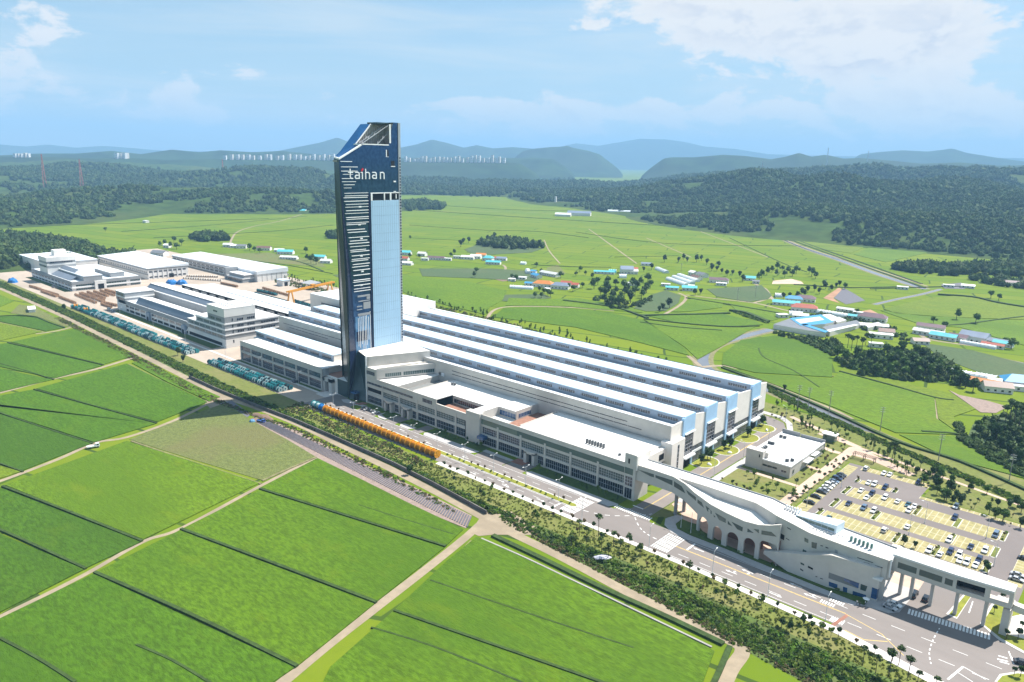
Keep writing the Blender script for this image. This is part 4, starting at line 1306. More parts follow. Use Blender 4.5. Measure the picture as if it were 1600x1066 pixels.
T_ = [[(.32, 1.5), (.32, .32), (.42, .1), (.62, .06), (.78, .06)], [(0, 1.0), (.8, 1.0)]]
A_L = [[(.12, 1.0), (.62, 1.0), (.82, .9), (.86, .72), (.86, .06)], [(.86, .56), (.3, .56), (.12, .46), (.08, .30), (.14, .12), (.32, .06), (.86, .06)]]
I_ = [[(0, 1.0), (.22, 1.0), (.22, .0)]]
H_ = [[(.08, 1.5), (.08, .0)], [(.08, 1.0), (.6, 1.0), (.78, .9), (.84, .72), (.84, .0)]]
N_ = [[(.08, 1.0), (.08, .0)], [(.08, 1.0), (.6, 1.0), (.78, .9), (.84, .72), (.84, .0)]]
letter('letter_t', T_, 0.0)
letter('letter_a', A_L, 4.2)
letter('letter_i', I_, 8.6)
letter('letter_h', H_, 11.4)
letter('letter_a', A_L, 16.2)
letter('letter_n', N_, 21.9)
letter('letter_dot', [[(.16, 1.30), (.32, 1.52)]], 8.6, m=SIGN_R, w=.26)

# ---- podium and office block ------------------------------------------------
pod = thing('tower_podium', 'stepped podium of beige terraces at the foot of the glass tower', 'building', (0, 0, 0))
T2 = [(-338, 253.75), (-328.4, 253.75), (-314, 287), (-338, 290)]
T1 = [(-338, 254.0), (-336.6, 255.0), (-323, 289.7), (-336, 292), (-351.8, 292), (-351.8, 258.6)]
pprism(pod, 'upper_terrace', W_WALL, T1, 21.5, 27.5, ROOF_STAIN)
pprism(pod, 'middle_terrace', W_WALL, T2, 16, 21.5, ROOF_STAIN)
parapet(pod, W_WALL, [(-328.6, 254.1), (-314.4, 286.8), (-320, 287.6)], 21.5, .7)
window(pod, (-336.4, 255.6), (-324.9, 285), 22.6, 2.0, 16, 0)
window(pod, (-337.4, 253.75), (-330.0, 253.75), 17.4, 2.2, 8, 0)
window(pod, (-326.4, 258.4), (-322.6, 267.2), 16.8, 2.1, 8, 0, GLASS_G)
window(pod, (-322.1, 268.3), (-314.6, 285.6), 16.8, 2.1, 14, 0, GLASS_G)
mb = MB()
mb.face([(-350, 250.2, 0), (-338, 253.72, 0), (-338, 253.72, 27.5), (-351.5, 258.3, 27.9), (-351.8, 256, 20)])
mb.build('teal_cladding', W_TEAL, pod)
part(pod, 'corner_trim', TRIM_W, (-338.1, -337.5, 253.4, 254.2, 0, 28.0))
part(pod, 'door_canopy', GLASS_B, (-347, -343.2, 249.0, 252.6, 4.6, 5.6))
part(pod, 'door', DARK, (-346.6, -343.6, 251.0, 252.6, 0, 4.4))
part(pod, 'link_block', W_TEAL, (-362.5, -352.5, 251.0, 257, 0, 9.6))
part(pod, 'link_roof', ROOF_W, (-362.3, -352.7, 251.2, 257, 9.6, 9.9))

ob = thing('office_block', 'long beige two storey office block with glazed bays facing the road', 'building', (0, 0, 0))
YF = 253.7
COLS = [-338.0 + 14.95 * k for k in range(13)]
COLS = [-337.6, -323.3, -308.4, -293.4, -278.4, -263.4, -248.6, -233.6, -218.7, -203.7, -188.7, -173.6, -159.0]
mb = MB()
mb.box(-338, -311, 254.1, 289, 0, 15.6, top=1)
mb.box(-311, -298, 254.5, 289, 0, 12.6, top=2)
mb.box(-298, -278, 254.1, 286, 0, 15.5, top=1)
mb.box(-278, -254, 254.1, 265.7, 0, 11.0, top=3)
mb.box(-278, -254, 265.7, 286.01, 0, 15.48, top=1)
mb.box(-254, -247.2, 254.12, 286, 0, 15.5, top=1)
mb.box(-247.2, -235, 254.1, 269, 0, 11.2, top=1)
mb.box(-247.2, -235, 269, 287, 0, 15.9, top=1)
mb.box(-235, -221, 254.12, 287.02, 0, 11.5, top=3)
mb.box(-221, -159.6, 254.1, 285, 0, 15.3, top=1)
mb.build('body', [W_WALL, ROOF_W, W_DGREY, TERRACE], ob)
part(ob, 'fascia', W_WALL, (-338, -298, YF, 254.1, 12.4, 16.0), (-298, -278, YF, 254.1, 9.8, 15.9), (-278, -254, YF, 254.5, 9.8, 13.5), (-245, -159.6, YF, 254.1, 13.6, 15.8), (-338, -298, YF, 254.1, 9.8, 11.7), (-245, -159.6, YF, 254.1, 9.7, 11.0))
part(ob, 'rear_parapet', W_WALL, (-298, -254, 285.7, 286.1, 15.5, 16.0))
part(ob, 'rear_parapet', W_WALL, (-221, -160, 284.6, 285.0, 15.3, 15.9), (-221.4, -221, 256, 284.6, 11.5, 15.901))
part(ob, 'glass_fascia', GLASS_F, (-245, -221, YF - .04, 254.0, 11.0, 13.6))
GLASS_F2 = mat('glass_fascia_dark', (0.055, 0.115, 0.105), 0.2, 0.12, 0.2, spec=0.5)
part(ob, 'glass_fascia', GLASS_F2, (-221, -159.6, YF - .04, 254.0, 11.0, 13.6))
part(ob, 'ledge', W_WALL, (-338, -254.3, YF - .1, 254.1, 4.95, 6.5), (-244.9, -159.6, YF - .1, 254.1, 4.95, 6.1), (-338, -254.3, YF - .1, 254.1, 0, .6), (-244.9, -159.6, YF - .1, 254.1, 0, .5))
for x in COLS:
    if abs(x + 248.6) > 1:
        part(ob, 'column', W_WALL, (x - .55, x + .55, YF - .22, 254.1, 0, 12.0))
for i, (a, b) in enumerate(zip(COLS[:-1], COLS[1:])):
    a += .6
    b -= .6
    segs = [(a, b)]
    if i == 5:
        segs = [(a, -255.2)]
    if i == 6:
        segs = [(-244.2, b)]
    for (s0, s1) in segs:
        n = max(4, int((s1 - s0) / 1.15))
        if i == 0:
            window(ob, (s0, 254.1), (s1, 254.1), 7.4, 2.2, 0, 0, DARK, name='loggia')
        else:
            window(ob, (s0, 254.1), (s1, 254.1), 6.5 if i < 6 else 6.1, 3.3 if i < 6 else 3.6, n, 3, GLASS_G if i not in (6, 7) else GLASS)
        if i in (1, 2, 8):
            window(ob, (s0, 254.1), (s0 + 2.9, 254.1), .6, 4.35, 3, 2)
            window(ob, (s1 - 3.6, 254.1), (s1, 254.1), .6, 4.35, 3, 2)
            mid = s0 + 3.4
            part(ob, 'porch', W_WALL, (mid, mid + 1.6, 251.4, 254.1, 0, 5.6), (mid + 5, mid + 6.6, 251.4, 254.1, 0, 5.6), (mid, mid + 6.6, 251.4, 254.1, 5.0, 6.3))
            part(ob, 'door', DARK, (mid + 1.6, mid + 5, 253.4, 254.2, .05, 4.9))
        else:
            window(ob, (s0, 254.1), (s1, 254.1), .6, 4.35, n, 2)
window(ob, (-336.8, 253.7), (-323.6, 253.7), 11.75, 1.3, 10, 0)
window(ob, (-323, 253.7), (-297, 253.7), 11.75, 1.3, 24, 0)
window(ob, (-289, 253.7), (-281.4, 253.7), 12.0, 2.1, 7, 0)
# recessed terraces
window(ob, (-277, 265.7), (-255, 265.7), 11.6, 2.3, 14, 0)
window(ob, (-246.6, 269), (-235.6, 269), 11.8, 2.6, 6, 1, GLASS_B)
window(ob, (-235, 270.6), (-235, 280.0), 12.2, 2.2, 8, 1, GLASS_B)
part(ob, 'terrace_wall', W_WHITE, (-279, -278, 254.1, 265.7, 11, 15.9))
part(ob, 'planter', LAWN_Y, (-276, -256, 254.6, 256.6, 11.0, 11.6))
mb = MB()
mb.prism([(-254.6, 252.4), (-244.9, 252.4), (-244.9, 255.8), (-254.6, 255.8)], 0, 16.1)
mb.build('entrance_pylon', W_WALL, ob)
part(ob, 'slot_window', DARK, (-255.6, -254.7, 252.9, 254.0, .6, 9.6))
part(ob, 'entrance_canopy', GLASS_B, (-244.6, -240.2, 250.2, 253.5, 4.2, 5.6))
part(ob, 'roof_kerb', W_WALL, (-298.4, -298, 255, 286, 15.5, 16.0), (-235.3, -235, 269, 287, 15.9, 16.3), (-247.5, -247.2, 256, 269, 15.5, 15.9))
# roof end: stair tower, link and rear column towards the gate
part(ob, 'stair_tower', W_WALL, (-159.5, -154.0, 252.9, 263.6, 0, 20.6))
part(ob, 'stair_window', DARK, (-157.8, -157.0, 252.86, 252.9, 16.2, 18.4))
part(ob, 'stair_glass', GLASS_F2, (-159.3, -155.2, 252.85, 252.9, 11.4, 14.2))
window(ob, (-158.8, 252.88), (-155.2, 252.88), 6.2, 4.2, 3, 3)
window(ob, (-158.8, 252.88), (-155.2, 252.88), .6, 4.6, 3, 1)
part(ob, 'stair_tower', W_CREAM, (-154.0, -153.4, 253.0, 263.4, 14.0, 20.5))
part(ob, 'end_wall', W_CREAM, (-159.6, -157.4, 263.6, 283, 8.6, 14.6))
window(ob, (-157.4, 265), (-157.4, 281.6), 1.0, 7.4, 12, 2)
part(ob, 'end_opening', DARK, (-157.42, -157.3, 277.6, 281.6, 9.8, 12.6))
part(ob, 'end_tower', W_CREAM, (-160, -154.2, 283, 294.6, 0, 17.2))
window(ob, (-154.2, 288.2), (-154.2, 289.6), 1.2, 14.2, 1, 7)
# plant on the roofs
UNIT = mat('plant_dark', (0.10, 0.11, 0.12), 0.6, 0.2, 1.0)


def roof_units(label, pts, sx, sy, sz, group, m=None):
    proto = None
    for k, (x, y, z) in enumerate(pts):
        if proto is None:
            proto = thing('rooftop_unit', label, 'rooftop unit', (x, y, z), 0, group)
            part(proto, 'casing', m or UNIT, (-sx / 2, sx / 2, -sy / 2, sy / 2, .15, sz))
            mb = MB()
            mb.tube((0, 0, sz), (0, 0, sz + .18), min(sx, sy) * .36, n=8)
            mb.build('fan', STEEL, proto)
            part(proto, 'base_frame', STEEL, (-sx / 2 - .1, sx / 2 + .1, -sy / 2 + .1, sy / 2 - .1, 0, .15))
        else:
            dup(proto, (x, y, z))


u0, u1 = G(917, 693, 15.3), G(943, 701, 15.3)
roof_units('dark upright condenser in the row of seven on the white office roof', [(u0.x + (u1.x - u0.x) * k / 6, u0.y + (u1.y - u0.y) * k / 6, 15.3) for k in range(7)], .55, 1.3, 2.2, 'condensers on the white office roof')
roof_units('pale boxy cooling unit at the back of the podium terrace', [(-312.8 + 2.6 * k, 287.2 - .4 * k, 15.6) for k in range(3)], 2.0, 1.6, 2.0, 'cooling units on the podium terrace', TRIM_W)
roof_units('small grey vent box on the office roof behind the patio', [(-291.5, 278, 15.5), (-290, 278.6, 15.5)], 1.0, 1.0, 1.4, 'vent boxes on the office roof')
roof_units('small vent box standing near the roof end', [(-166.4, 259.4, 15.3)], 1.0, 1.0, .9, None)

# ---- assembly hall with four clerestories -------------------------------------
hall = thing('assembly_hall', 'huge white hall with four pale blue clerestory roofs and blue fins on its end wall', 'factory hall', (0, 0, 0))
HX0, HX1 = -484.0, -157.0
FIN = [(297.2, 307.4), (318.9, 329.6), (341.3, 351.6), (369.9, 380.0)]
START = [-489, -489, -452, -436]
mb = MB()
flat = [(286.0, 297.2, 24.2, 21.2), (307.4, 318.9, 24.7, 20.9), (329.6, 341.3, 24.7, 20.9), (351.6, 369.9, 24.7, 20.6), (380.0, 388.2, 23.6, 22.9)]
for i, (y0, y1, z0, z1) in enumerate(flat):
    x0 = HX0 if i < 3 else -440
    mb.face([(x0, y0, z0), (HX1, y0, z0), (HX1, y1, z1), (x0, y1, z1)], 0)
mb.build('roof', ROOF_M, hall)
part(hall, 'front_wall', W_WALL, (HX0, HX1 - .3, 286, 286.4, 0, 24.1))
mb = MB()
mb.box(HX0, HX1 - .4, 286.4, 388.0, 0, 20.2, skip='bt')
mb.build('wall', W_WHITE, hall)
for z_, xa, xb in ((19.6, -478, -384), (17.6, -470, -420), (20.4, -300, -178), (18.4, -300, -172)):
    n = int((xb - xa) / 8)
    for k in range(n):
        part(hall, 'louvre', GUTTER, (xa + 8 * k, xa + 8 * k + 7.6, 285.9, 286.0, z_, z_ + .32))
for i, ((f, r), xs) in enumerate(zip(FIN, START)):
    mb = MB()
    mb.face([(xs, f - .4, 25.9), (HX1, f - .4, 25.9), (HX1, r, 25.95), (xs, r, 25.95)])
    mb.face([(xs, f - .4, 25.5), (xs, f - .4, 25.9), (xs, r, 25.95), (xs, r, 25.5)])
    mb.face([(xs, f - .4, 25.5), (HX1, f - .4, 25.5), (HX1, f - .4, 25.9), (xs, f - .4, 25.9)])
    mb.build('clerestory_roof', ROOF_B, hall)
    part(hall, 'clerestory_wall', W_BLUEGREY, (xs, HX1 - .2, f, f + .3, 20.0, 25.5))
    part(hall, 'clerestory_end', W_BLUE, (xs, xs + .3, f + .3, r, 21.8, 25.5))
    part(hall, 'ridge_gutter', GUTTER, (xs, HX1 - .2, r + .02, r + .45, 24.4, 26.15))
    x = -170.8
    while x > xs + 3:
        window(hall, (x, f), (min(x + 10.7, HX1), f), 22.75, 1.45, 8, 0)
        x -= 15.0
    # end wall: blue fin head, deep glazing under it, white panel to the next fin
    nf = FIN[i + 1][0] if i < 3 else 388.2
    part(hall, 'fin_head', W_BLUE, (HX1 - .6, HX1 + .5, f, r, 17.4, 25.9))
    part(hall, 'fin_pillar', W_BLUE, (HX1 - .6, HX1 + .7, f - 1.1, f + .9, 0, 25.4))
    part(hall, 'canopy', TRIM_W, (HX1 - .3, HX1 + 1.3, f + 1.0, r + .1, 16.9, 17.4), (HX1 - .3, HX1 + 2.0, f + 1.0, r + .2, 4.9, 5.7))
    window(hall, (HX1 + .1, f + 1.2), (HX1 + .1, r - .6), 5.7, 11.1, 4, 6)
    part(hall, 'doorway', DARK, (HX1 - .3, HX1 + .12, f + 1.2, r - 1.8, 0, 4.8))
    part(hall, 'door_pier', W_BLUE, (HX1 - .3, HX1 + .5, r - 1.4, r - .2, 0, 5.0))
    z_a, z_b = (24.6, 22.8) if i < 3 else (23.6, 22.9)
    mb = MB()
    mb.prism([(HX1 - .4, r), (HX1 + .2, r), (HX1 + .2, nf - 1.1 if i < 3 else nf), (HX1 - .4, nf - 1.1 if i < 3 else nf)], 8.7, [z_a + .4, z_a + .4, z_b + .6, z_b + .6], bottom=True)
    mb.build('end_panel', W_CREAM, hall)
    ye = nf - 1.2 if i < 3 else nf - .2
    part(hall, 'end_ledge', TRIM_W, (HX1 - .3, HX1 + .25, r, ye, 5.0, 6.2))
    n = 2 if (ye - r) > 9 else 1
    for k in range(n):
        a = r + .3 + (ye - r) * k / n
        b = r + (ye - r) * (k + 1) / n - .3
        window(hall, (HX1, a), (HX1, b), 6.25, 2.4, 7, 0)
        window(hall, (HX1, a), (HX1, b), .6, 4.3, 7, 1)
part(hall, 'end_panel', W_CREAM, (HX1 - .4, HX1 + .2, 286.0, 296.0, 0, 24.3))
# taller rear shed standing behind the tower
sh = thing('rear_shed', 'tall grey walled shed with a white roof rising behind the long hall', 'factory hall', (0, 0, 0))
mb = MB()
mb.box(-516, -424, 334, 386, 0, 31, top=1)
mb.build('body', [W_WALL, ROOF_M], sh)
part(sh, 'end_wall', W_CREAM, (-424, -423.6, 334, 386, 20, 31.3))
part(sh, 'skirting_gutter', GUTTER, (-500, -424, 333.4, 334, 24.8, 25.6))
part(sh, 'roof_monitor', W_BLUEGREY, (-500, -440, 360, 360.4, 31, 34.4))
part(sh, 'monitor_roof', ROOF_B, (-501, -439, 359.6, 371, 34.4, 34.8))
for k in range(4):
    window(sh, (-498 + 15 * k, 360), (-487.3 + 15 * k, 360), 32, 1.6, 8, 0)
part(sh, 'end_gutter', GUTTER, (-423.6, -423.3, 336, 352, 28.6, 29.2))
# lean-to strip further back (pale roof ending short of the gate)
ls = thing('lean_to_shed', 'low pale strip of roof running along the far side of the long hall', 'shed', (0, 0, 0))
mb = MB()
mb.box(-440, -344, 388.3, 397, 0, 22.0, top=1)
mb.build('body', [W_WHITE, ROOF_M], ls)
part(ls, 'ridge_gutter', GUTTER, (-440, -344, 392, 392.4, 22.0, 22.5))
part(ls, 'end_trim', TRIM_W, (-344, -343.8, 388.3, 397, 20.5, 22.3))

# ---- workshop beside the tower -------------------------------------------------
ws = thing('roadside_workshop', 'low beige workshop with glazed bays on the road left of the tower', 'factory hall', (0, 0, 0))
mb = MB()
mb.box(-471, -374.5, 248.4, 262, 0, 13.6, top=1)
mb.box(-478, -374.5, 262, 283, 0, 13.0, top=1)
mb.build('body', [W_WALL, ROOF_W], ws)
part(ws, 'fascia', W_WALL, (-471.3, -374.2, 248, 248.4, 10.6, 14.2))
part(ws, 'ledge', W_WALL, (-471.3, -374.2, 247.9, 248.4, 6.0, 7.3), (-471.3, -374.2, 247.9, 248.4, 0, .6))
for k in range(8):
    x = -470.8 + k * 13.72
    part(ws, 'column', W_WALL, (x - .45, x + .45, 247.75, 248.4, 0, 10.6))
    if k < 7:
        window(ws, (x + .6, 248.4), (x + 13.1, 248.4), 7.4, 3.1, 12, 1)
        window(ws, (x + .6, 248.4), (x + 13.1, 248.4), .7, 5.2, 10, 2)
part(ws, 'monitor_wall', W_BLUEGREY, (-478, -385, 264, 264.4, 13, 17.2))
part(ws, 'monitor_end', W_CREAM, (-385.2, -384.8, 264.4, 277, 13, 17.2))
part(ws, 'monitor_roof', ROOF_B, (-478.6, -384.6, 263.5, 277, 17.2, 17.6))
part(ws, 'gutter', GUTTER, (-478, -376, 277.4, 278.0, 14.6, 17.2), (-470, -376, 283, 283.6, 13, 13.8))
for k in range(7):
    window(ws, (-397 - 13.4 * k, 264), (-387.2 - 13.4 * k, 264), 14.0, 2.0, 8, 0)
part(ws, 'end_wing', W_CREAM, (-374.5, -362.6, 251, 283, 0, 9.6))
part(ws, 'wing_roof', TERRACE, (-374.3, -362.8, 252, 282, 9.6, 9.8))
part(ws, 'wing_porch', W_WALL, (-374.5, -372.4, 248.6, 251, 0, 8.8), (-368.6, -365.4, 248.6, 251, 0, 8.8), (-374.5, -365.4, 248.6, 251, 6.6, 8.81))
part(ws, 'doorway', DARK, (-372.4, -368.6, 250.9, 251.1, 0, 6.4))
part(ws, 'wing_upstand', W_GREY, (-374.6, -372.6, 249, 252, 9.6, 13.8))

# ---- five storey corner building with two halls behind ---------------------------
ca = thing('striped_office', 'grey and white banded office stepping up to five storeys at its corner', 'building', (0, 0, 0))
BAND = mat('band_lightgrey', (0.40, 0.41, 0.42), 0.7, 0.05, 0.3)
YA = 256.5


def banded(x0, x1, y0, y1, z0, z1, name='storey'):
    mb = MB()
    mb.box(x0, x1, y0, y1, z0, z1)
    return mb


LEV = [(0, 6.4, W_WHITE, 0), (6.4, 9.4, W_GREY, 0), (9.4, 10.2, TRIM_W, .35), (10.2, 13.4, W_GREY, 0), (13.4, 14.4, TRIM_W, .35), (14.4, 17.6, W_GREY, 0), (17.6, 18.7, TRIM_W, .35), (18.7, 23.2, W_GREY, 0), (23.2, 29.0, W_WHITE, .1)]
for z0, z1, m_, pr in LEV:
    xl = -568 if z1 <= 13.41 else (-553 if z1 <= 18.71 else -534)
    yb = 300 if z1 <= 18.71 else 281
    if z0 == 0:
        xl = -568
    part(ca, 'storey_band' if m_ is not W_WHITE else 'wall', m_, (xl - pr, -508 + pr, YA - pr, yb + pr, z0, z1))
part(ca, 'roof', ROOF_W, (-568, -553.2, YA, 290, 13.41, 13.7), (-553, -534.2, YA, 294, 18.72, 19.0), (-534, -508.3, YA + .3, 280.5, 29.01, 29.15), (-534, -508.3, 281.2, 300, 18.72, 19))
parapet(ca, W_WHITE, [(-534, YA + .2), (-508, YA + .2), (-508, 281), (-534, 281)], 29, .7)
for zz, x0, x1, n in ((7.0, -566, -512, 6), (10.6, -566, -512, 6), (14.9, -551, -512, 4), (19.4, -532, -512, 2)):
    w_ = (x1 - x0) / n
    for k in range(n):
        window(ca, (x0 + w_ * k + .8, YA), (x0 + w_ * (k + 1) - .8, YA), zz, 2.1, 6, 0, GLASS_G)
for zz in (10.8, 15.0, 19.6):
    window(ca, (-508, 262.0), (-508, 263.0), zz, 2.2, 1, 0)
    window(ca, (-508, 266), (-508, 271), zz, 1.7, 4, 0)
    window(ca, (-508, 274), (-508, 280), zz, 1.7, 4, 0)
    if zz < 19:
        window(ca, (-508, 285), (-508, 297), zz, 1.2, 6, 0)
window(ca, (-508, 262.0), (-508, 263.0), 3.5, 2.2, 1, 0)
window(ca, (-524, YA - .1), (-518, YA - .1), 25.6, 1.2, 3, 0)
part(ca, 'base_window_band', DARK, (-566, -514, YA - .05, YA, 1.0, 3.4))
roof_units('low white cooling unit on the banded corner office roof', [(-528 + 3.2 * (k % 5), 264 + 5 * (k // 5), 29.15) for k in range(10)], 1.6, 1.2, 1.4, 'cooling units on the banded office roof', TRIM_W)

ha = thing('monitor_hall', 'long low white hall with a slate blue roof strip between two banded blocks', 'factory hall', (0, 0, 0))
mb = MB()
mb.box(-703, -568, 257, 276, 0, 10.0, top=1)
mb.box(-703, -553, 276, 285, 0, 8.0, top=2)
mb.build('body', [W_WHITE, ROOF_M, W_WHITE], ha)
part(ha, 'eaves_band', W_GREY, (-703, -568, 256.6, 257, 7.0, 10.4))
part(ha, 'monitor', ROOF_S, (-670, -568, 261.6, 262, 10.4, 15.0))
mb = MB()
mb.prism([(-670, 262), (-568, 262), (-568, 272), (-670, 272)], 10, [15.4, 15.4, 14.0, 14.0])
mb.build('monitor_roof', ROOF_W, ha)
mb = MB()
mb.face([(-670, 258.6, 10.6), (-568, 258.6, 10.6), (-568, 261.6, 14.6), (-670, 261.6, 14.6)])
mb.build('skylight_slope', ROOF_S, ha)
for k in range(20):
    part(ha, 'glazing_bar', MULLION, (-669 + 5.1 * k, -668.8 + 5.1 * k, 258.5, 258.62, 10.62, 10.9))
for k in range(11):
    x = -692 + 11.2 * k
    part(ha, 'column', TRIM_W, (x - .3, x + .3, 256.7, 257, 0, 7))
    window(ha, (x + .8, 257), (x + 10.4, 257), 4.6, 1.8, 6, 0)
    window(ha, (x + .8, 257), (x + 10.4, 257), 1.0, 2.0, 0, 0, DARK, name='opening')
part(ha, 'entrance', W_BLUEGREY, (-642, -636, 255, 257, 0, 6.8), (-577, -571, 255, 257, 0, 6.8))
part(ha, 'doorway', DARK, (-640.6, -637.4, 254.9, 255, 0, 3.6), (-575.6, -572.4, 254.9, 255, 0, 3.6))
part(ha, 'end_block', W_GREY, (-706.5, -687, 256.3, 282, 9.6, 12.2), (-706.5, -687, 256.3, 282, 13.4, 16.8))
part(ha, 'end_block', W_WHITE, (-706.2, -687.3, 256.6, 281.7, 0, 9.6), (-706.8, -686.7, 256, 282.3, 12.2, 13.4), (-706.8, -686.7, 256, 282.3, 16.8, 17.4))
window(ha, (-703.5, 256.3), (-690, 256.3), 10.0, 1.8, 6, 0)
window(ha, (-703.5, 256.3), (-690, 256.3), 13.8, 1.8, 6, 0)

hb = thing('ridge_hall', 'long white roofed hall with a grey wall and slate roof strip behind the banded office', 'factory hall', (0, 0, 0))
mb = MB()
mb.box(-700, -556, 285.1, 345, 0, 14.6, top=1)
mb.box(-556, -508.6, 301, 345, 0, 14.6, top=1)
mb.build('body', [W_GREY, ROOF_M], hb)
part(hb, 'eaves_trim', TRIM_W, (-700, -556, 284.9, 285.9, 14.6, 15.2))
for (yf, xa, xb, m_) in ((291, -716, -512, ROOF_S), (309, -690, -490, W_BLUEGREY)):
    part(hb, 'monitor_wall', m_, (xa, xb, yf, yf + .4, 14.6, 18.4))
    mb = MB()
    mb.face([(xa, yf - 3.6, 15.0), (xb, yf - 3.6, 15.0), (xb, yf - .05, 18.2), (xa, yf - .05, 18.2)])
    if m_ is ROOF_S:
        mb.build('skylight_slope', ROOF_S, hb)
    mb = MB()
    mb.prism([(xa, yf), (xb, yf), (xb, yf + 13), (xa, yf + 13)], 14.5, [18.8, 18.8, 17.4, 17.4])
    mb.build('monitor_roof', ROOF_W, hb)
    for k in range(12):
        window(hb, (xa + 6 + 16 * k, yf), (min(xa + 17 + 16 * k, xb), yf), 15.2, 2.2, 6, 0)
mb = MB()
mb.prism([(-640, 326), (-500, 326), (-500, 345), (-640, 345)], 14.4, [17.0, 17.0, 15.6, 15.6])
mb.build('rear_roof', ROOF_M, hb)

# ---- far left block --------------------------------------------------------------
fb = thing('u_shaped_works', 'white works with grey eaves band wrapped round an inner roof at the far yard end', 'factory hall', (0, 0, 0))
mb = MB()
mb.box(-948, -824.5, 258.6, 274, 0, 9.0, top=1)
mb.box(-948, -860, 274, 326, 0, 8.6, top=1)
mb.box(-860, -824.7, 274, 326, 0, 8.9, top=1)
mb.build('body', [W_WHITE, ROOF_M], fb)
part(fb, 'eaves_band', W_GREY, (-948.2, -824.2, 258.2, 258.6, 6.2, 10.0), (-824.5, -824.1, 258.6, 326, 6.4, 9.6))
part(fb, 'lower_band', TRIM_W, (-948.2, -824.0, 258.0, 258.6, 2.8, 4.2), (-824.5, -823.9, 258.6, 326, 2.8, 4.2))
mb = MB()
mb.face([(-930, 261.5, 9.2), (-838, 261.5, 9.2), (-838, 268, 12.4), (-930, 268, 12.4)])
mb.build('skylight_slope', ROOF_S, fb)
part(fb, 'inner_block', W_GREY, (-932, -824.8, 270, 288, 8.9, 13.6))
part(fb, 'inner_roof', ROOF_M, (-932.3, -824.6, 269.7, 288.3, 13.6, 14.4))
mb = MB()
mb.face([(-928, 271, 14.6), (-852, 271, 14.6), (-852, 275.6, 17.6), (-928, 275.6, 17.6)])
mb.face([(-928, 275.6, 17.6), (-852, 275.6, 17.6), (-852, 284, 14.5), (-928, 284, 14.5)], 1)
mb.face([(-852, 271, 14.6), (-852, 284, 14.5), (-852, 275.6, 17.6)], 2)
mb.build('ridge_light', [ROOF_S, ROOF_W, W_WHITE], fb)
part(fb, 'rear_box', W_GREY, (-880, -836, 300, 314, 8.6, 13.4))
part(fb, 'rear_box_roof', ROOF_W, (-880.2, -835.8, 299.8, 314.2, 13.4, 13.8))
for k in range(12):
    x = -946 + 10.1 * k
    window(fb, (x, 258.6), (x + 9, 258.6), 4.4, 1.7, 6, 0)
    window(fb, (x, 258.6), (x + 9, 258.6), .8, 1.9, 5, 0)
    part(fb, 'column', TRIM_W, (x - .6, x - .2, 258.1, 258.6, 0, 6.2))
for (ya, yb) in ((262, 279), (291, 311), (315, 325)):
    window(fb, (-824.5, ya), (-824.5, yb), 4.4, 1.8, 8, 0, GLASS_G)
    window(fb, (-824.5, ya), (-824.5, yb), .6, 1.9, 8, 0, GLASS_G)
part(fb, 'gate_bay', W_WHITE, (-824.4, -822.8, 279.5, 290.5, 0, 8.6))
part(fb, 'gate', DARK, (-822.8, -822.6, 282.4, 288, 0, 5.4))
tb = thing('stair_tower_block', 'square white and grey tower block standing above the far works roof', 'building', (0, 0, 0))
part(tb, 'wall', W_WHITE, (-920, -895, 259, 287, 8, 20.0), (-920.4, -894.6, 258.6, 287.4, 22.4, 27.0))
part(tb, 'storey_band', W_GREY, (-920, -895, 259, 287, 20.0, 22.4), (-920.2, -894.8, 258.8, 287.2, 16.0, 18.2))
window(tb, (-918, 258.8), (-897, 258.8), 16.3, 1.6, 10, 0)
window(tb, (-894.8, 262), (-894.8, 284), 20.4, 1.6, 10, 0)
part(tb, 'roof_hut', W_WHITE, (-914, -905, 270, 282, 27, 33))
wy = thing('yard_wall_shed', 'plain white shed wall standing left of the tower block at the yard end', 'shed', (0, 0, 0))
part(wy, 'body', W_CREAM, (-1052, -955, 276, 330, 0, 13))
part(wy, 'roof', ROOF_M, (-1052.5, -954.5, 275.5, 330.5, 13, 13.5))

# ---- two rear warehouses -----------------------------------------------------------
wc_ = thing('big_white_warehouse', 'large white warehouse with rows of square windows and a flat sheet roof', 'warehouse', (0, 0, 0))
mb = MB()
mb.box(-994, -851.4, 344.6, 390, 0, 11.8, top=1)
mb.build('body', [W_WHITE, ROOF_M], wc_)
mb = MB()
mb.prism([(-995, 343.8), (-850.6, 343.8), (-850.6, 391), (-995, 391)], 11.8, [12.4, 12.4, 14.6, 14.6], bottom=True)
mb.build('roof', ROOF_M, wc_)
part(wc_, 'eaves_band', W_GREY, (-994.2, -851, 344.2, 344.6, 10.2, 11.8), (-851.4, -851, 344.6, 390, 10.4, 11.8), (-994.2, -851, 344.0, 344.6, 4.8, 5.8))
for k in range(26):
    window(wc_, (-992 + 5.4 * k, 344.6), (-989 + 5.4 * k, 344.6), 6.4, 2.2, 2, 1)
for k in range(8):
    window(wc_, (-851.4, 346 + 5.4 * k), (-851.4, 349.6 + 5.4 * k), 7.2, 1.7, 3, 0)
    if k not in (4,):
        window(wc_, (-851.4, 346 + 5.4 * k), (-851.4, 349.6 + 5.4 * k), 1.4, 1.7, 3, 0)
    part(wc_, 'column', TRIM_W, (-851.4, -850.9, 344.9 + 5.4 * k, 345.4 + 5.4 * k, 0, 10.4))
part(wc_, 'gate', DARK, (-851.4, -850.9, 368, 373, 0, 4.6))
wd_ = thing('rear_warehouse', 'long white warehouse with a stair block and a plain end behind the yard', 'warehouse', (0, 0, 0))
mb = MB()
mb.box(-968, -758.1, 424.3, 462, 0, 8.6, top=1)
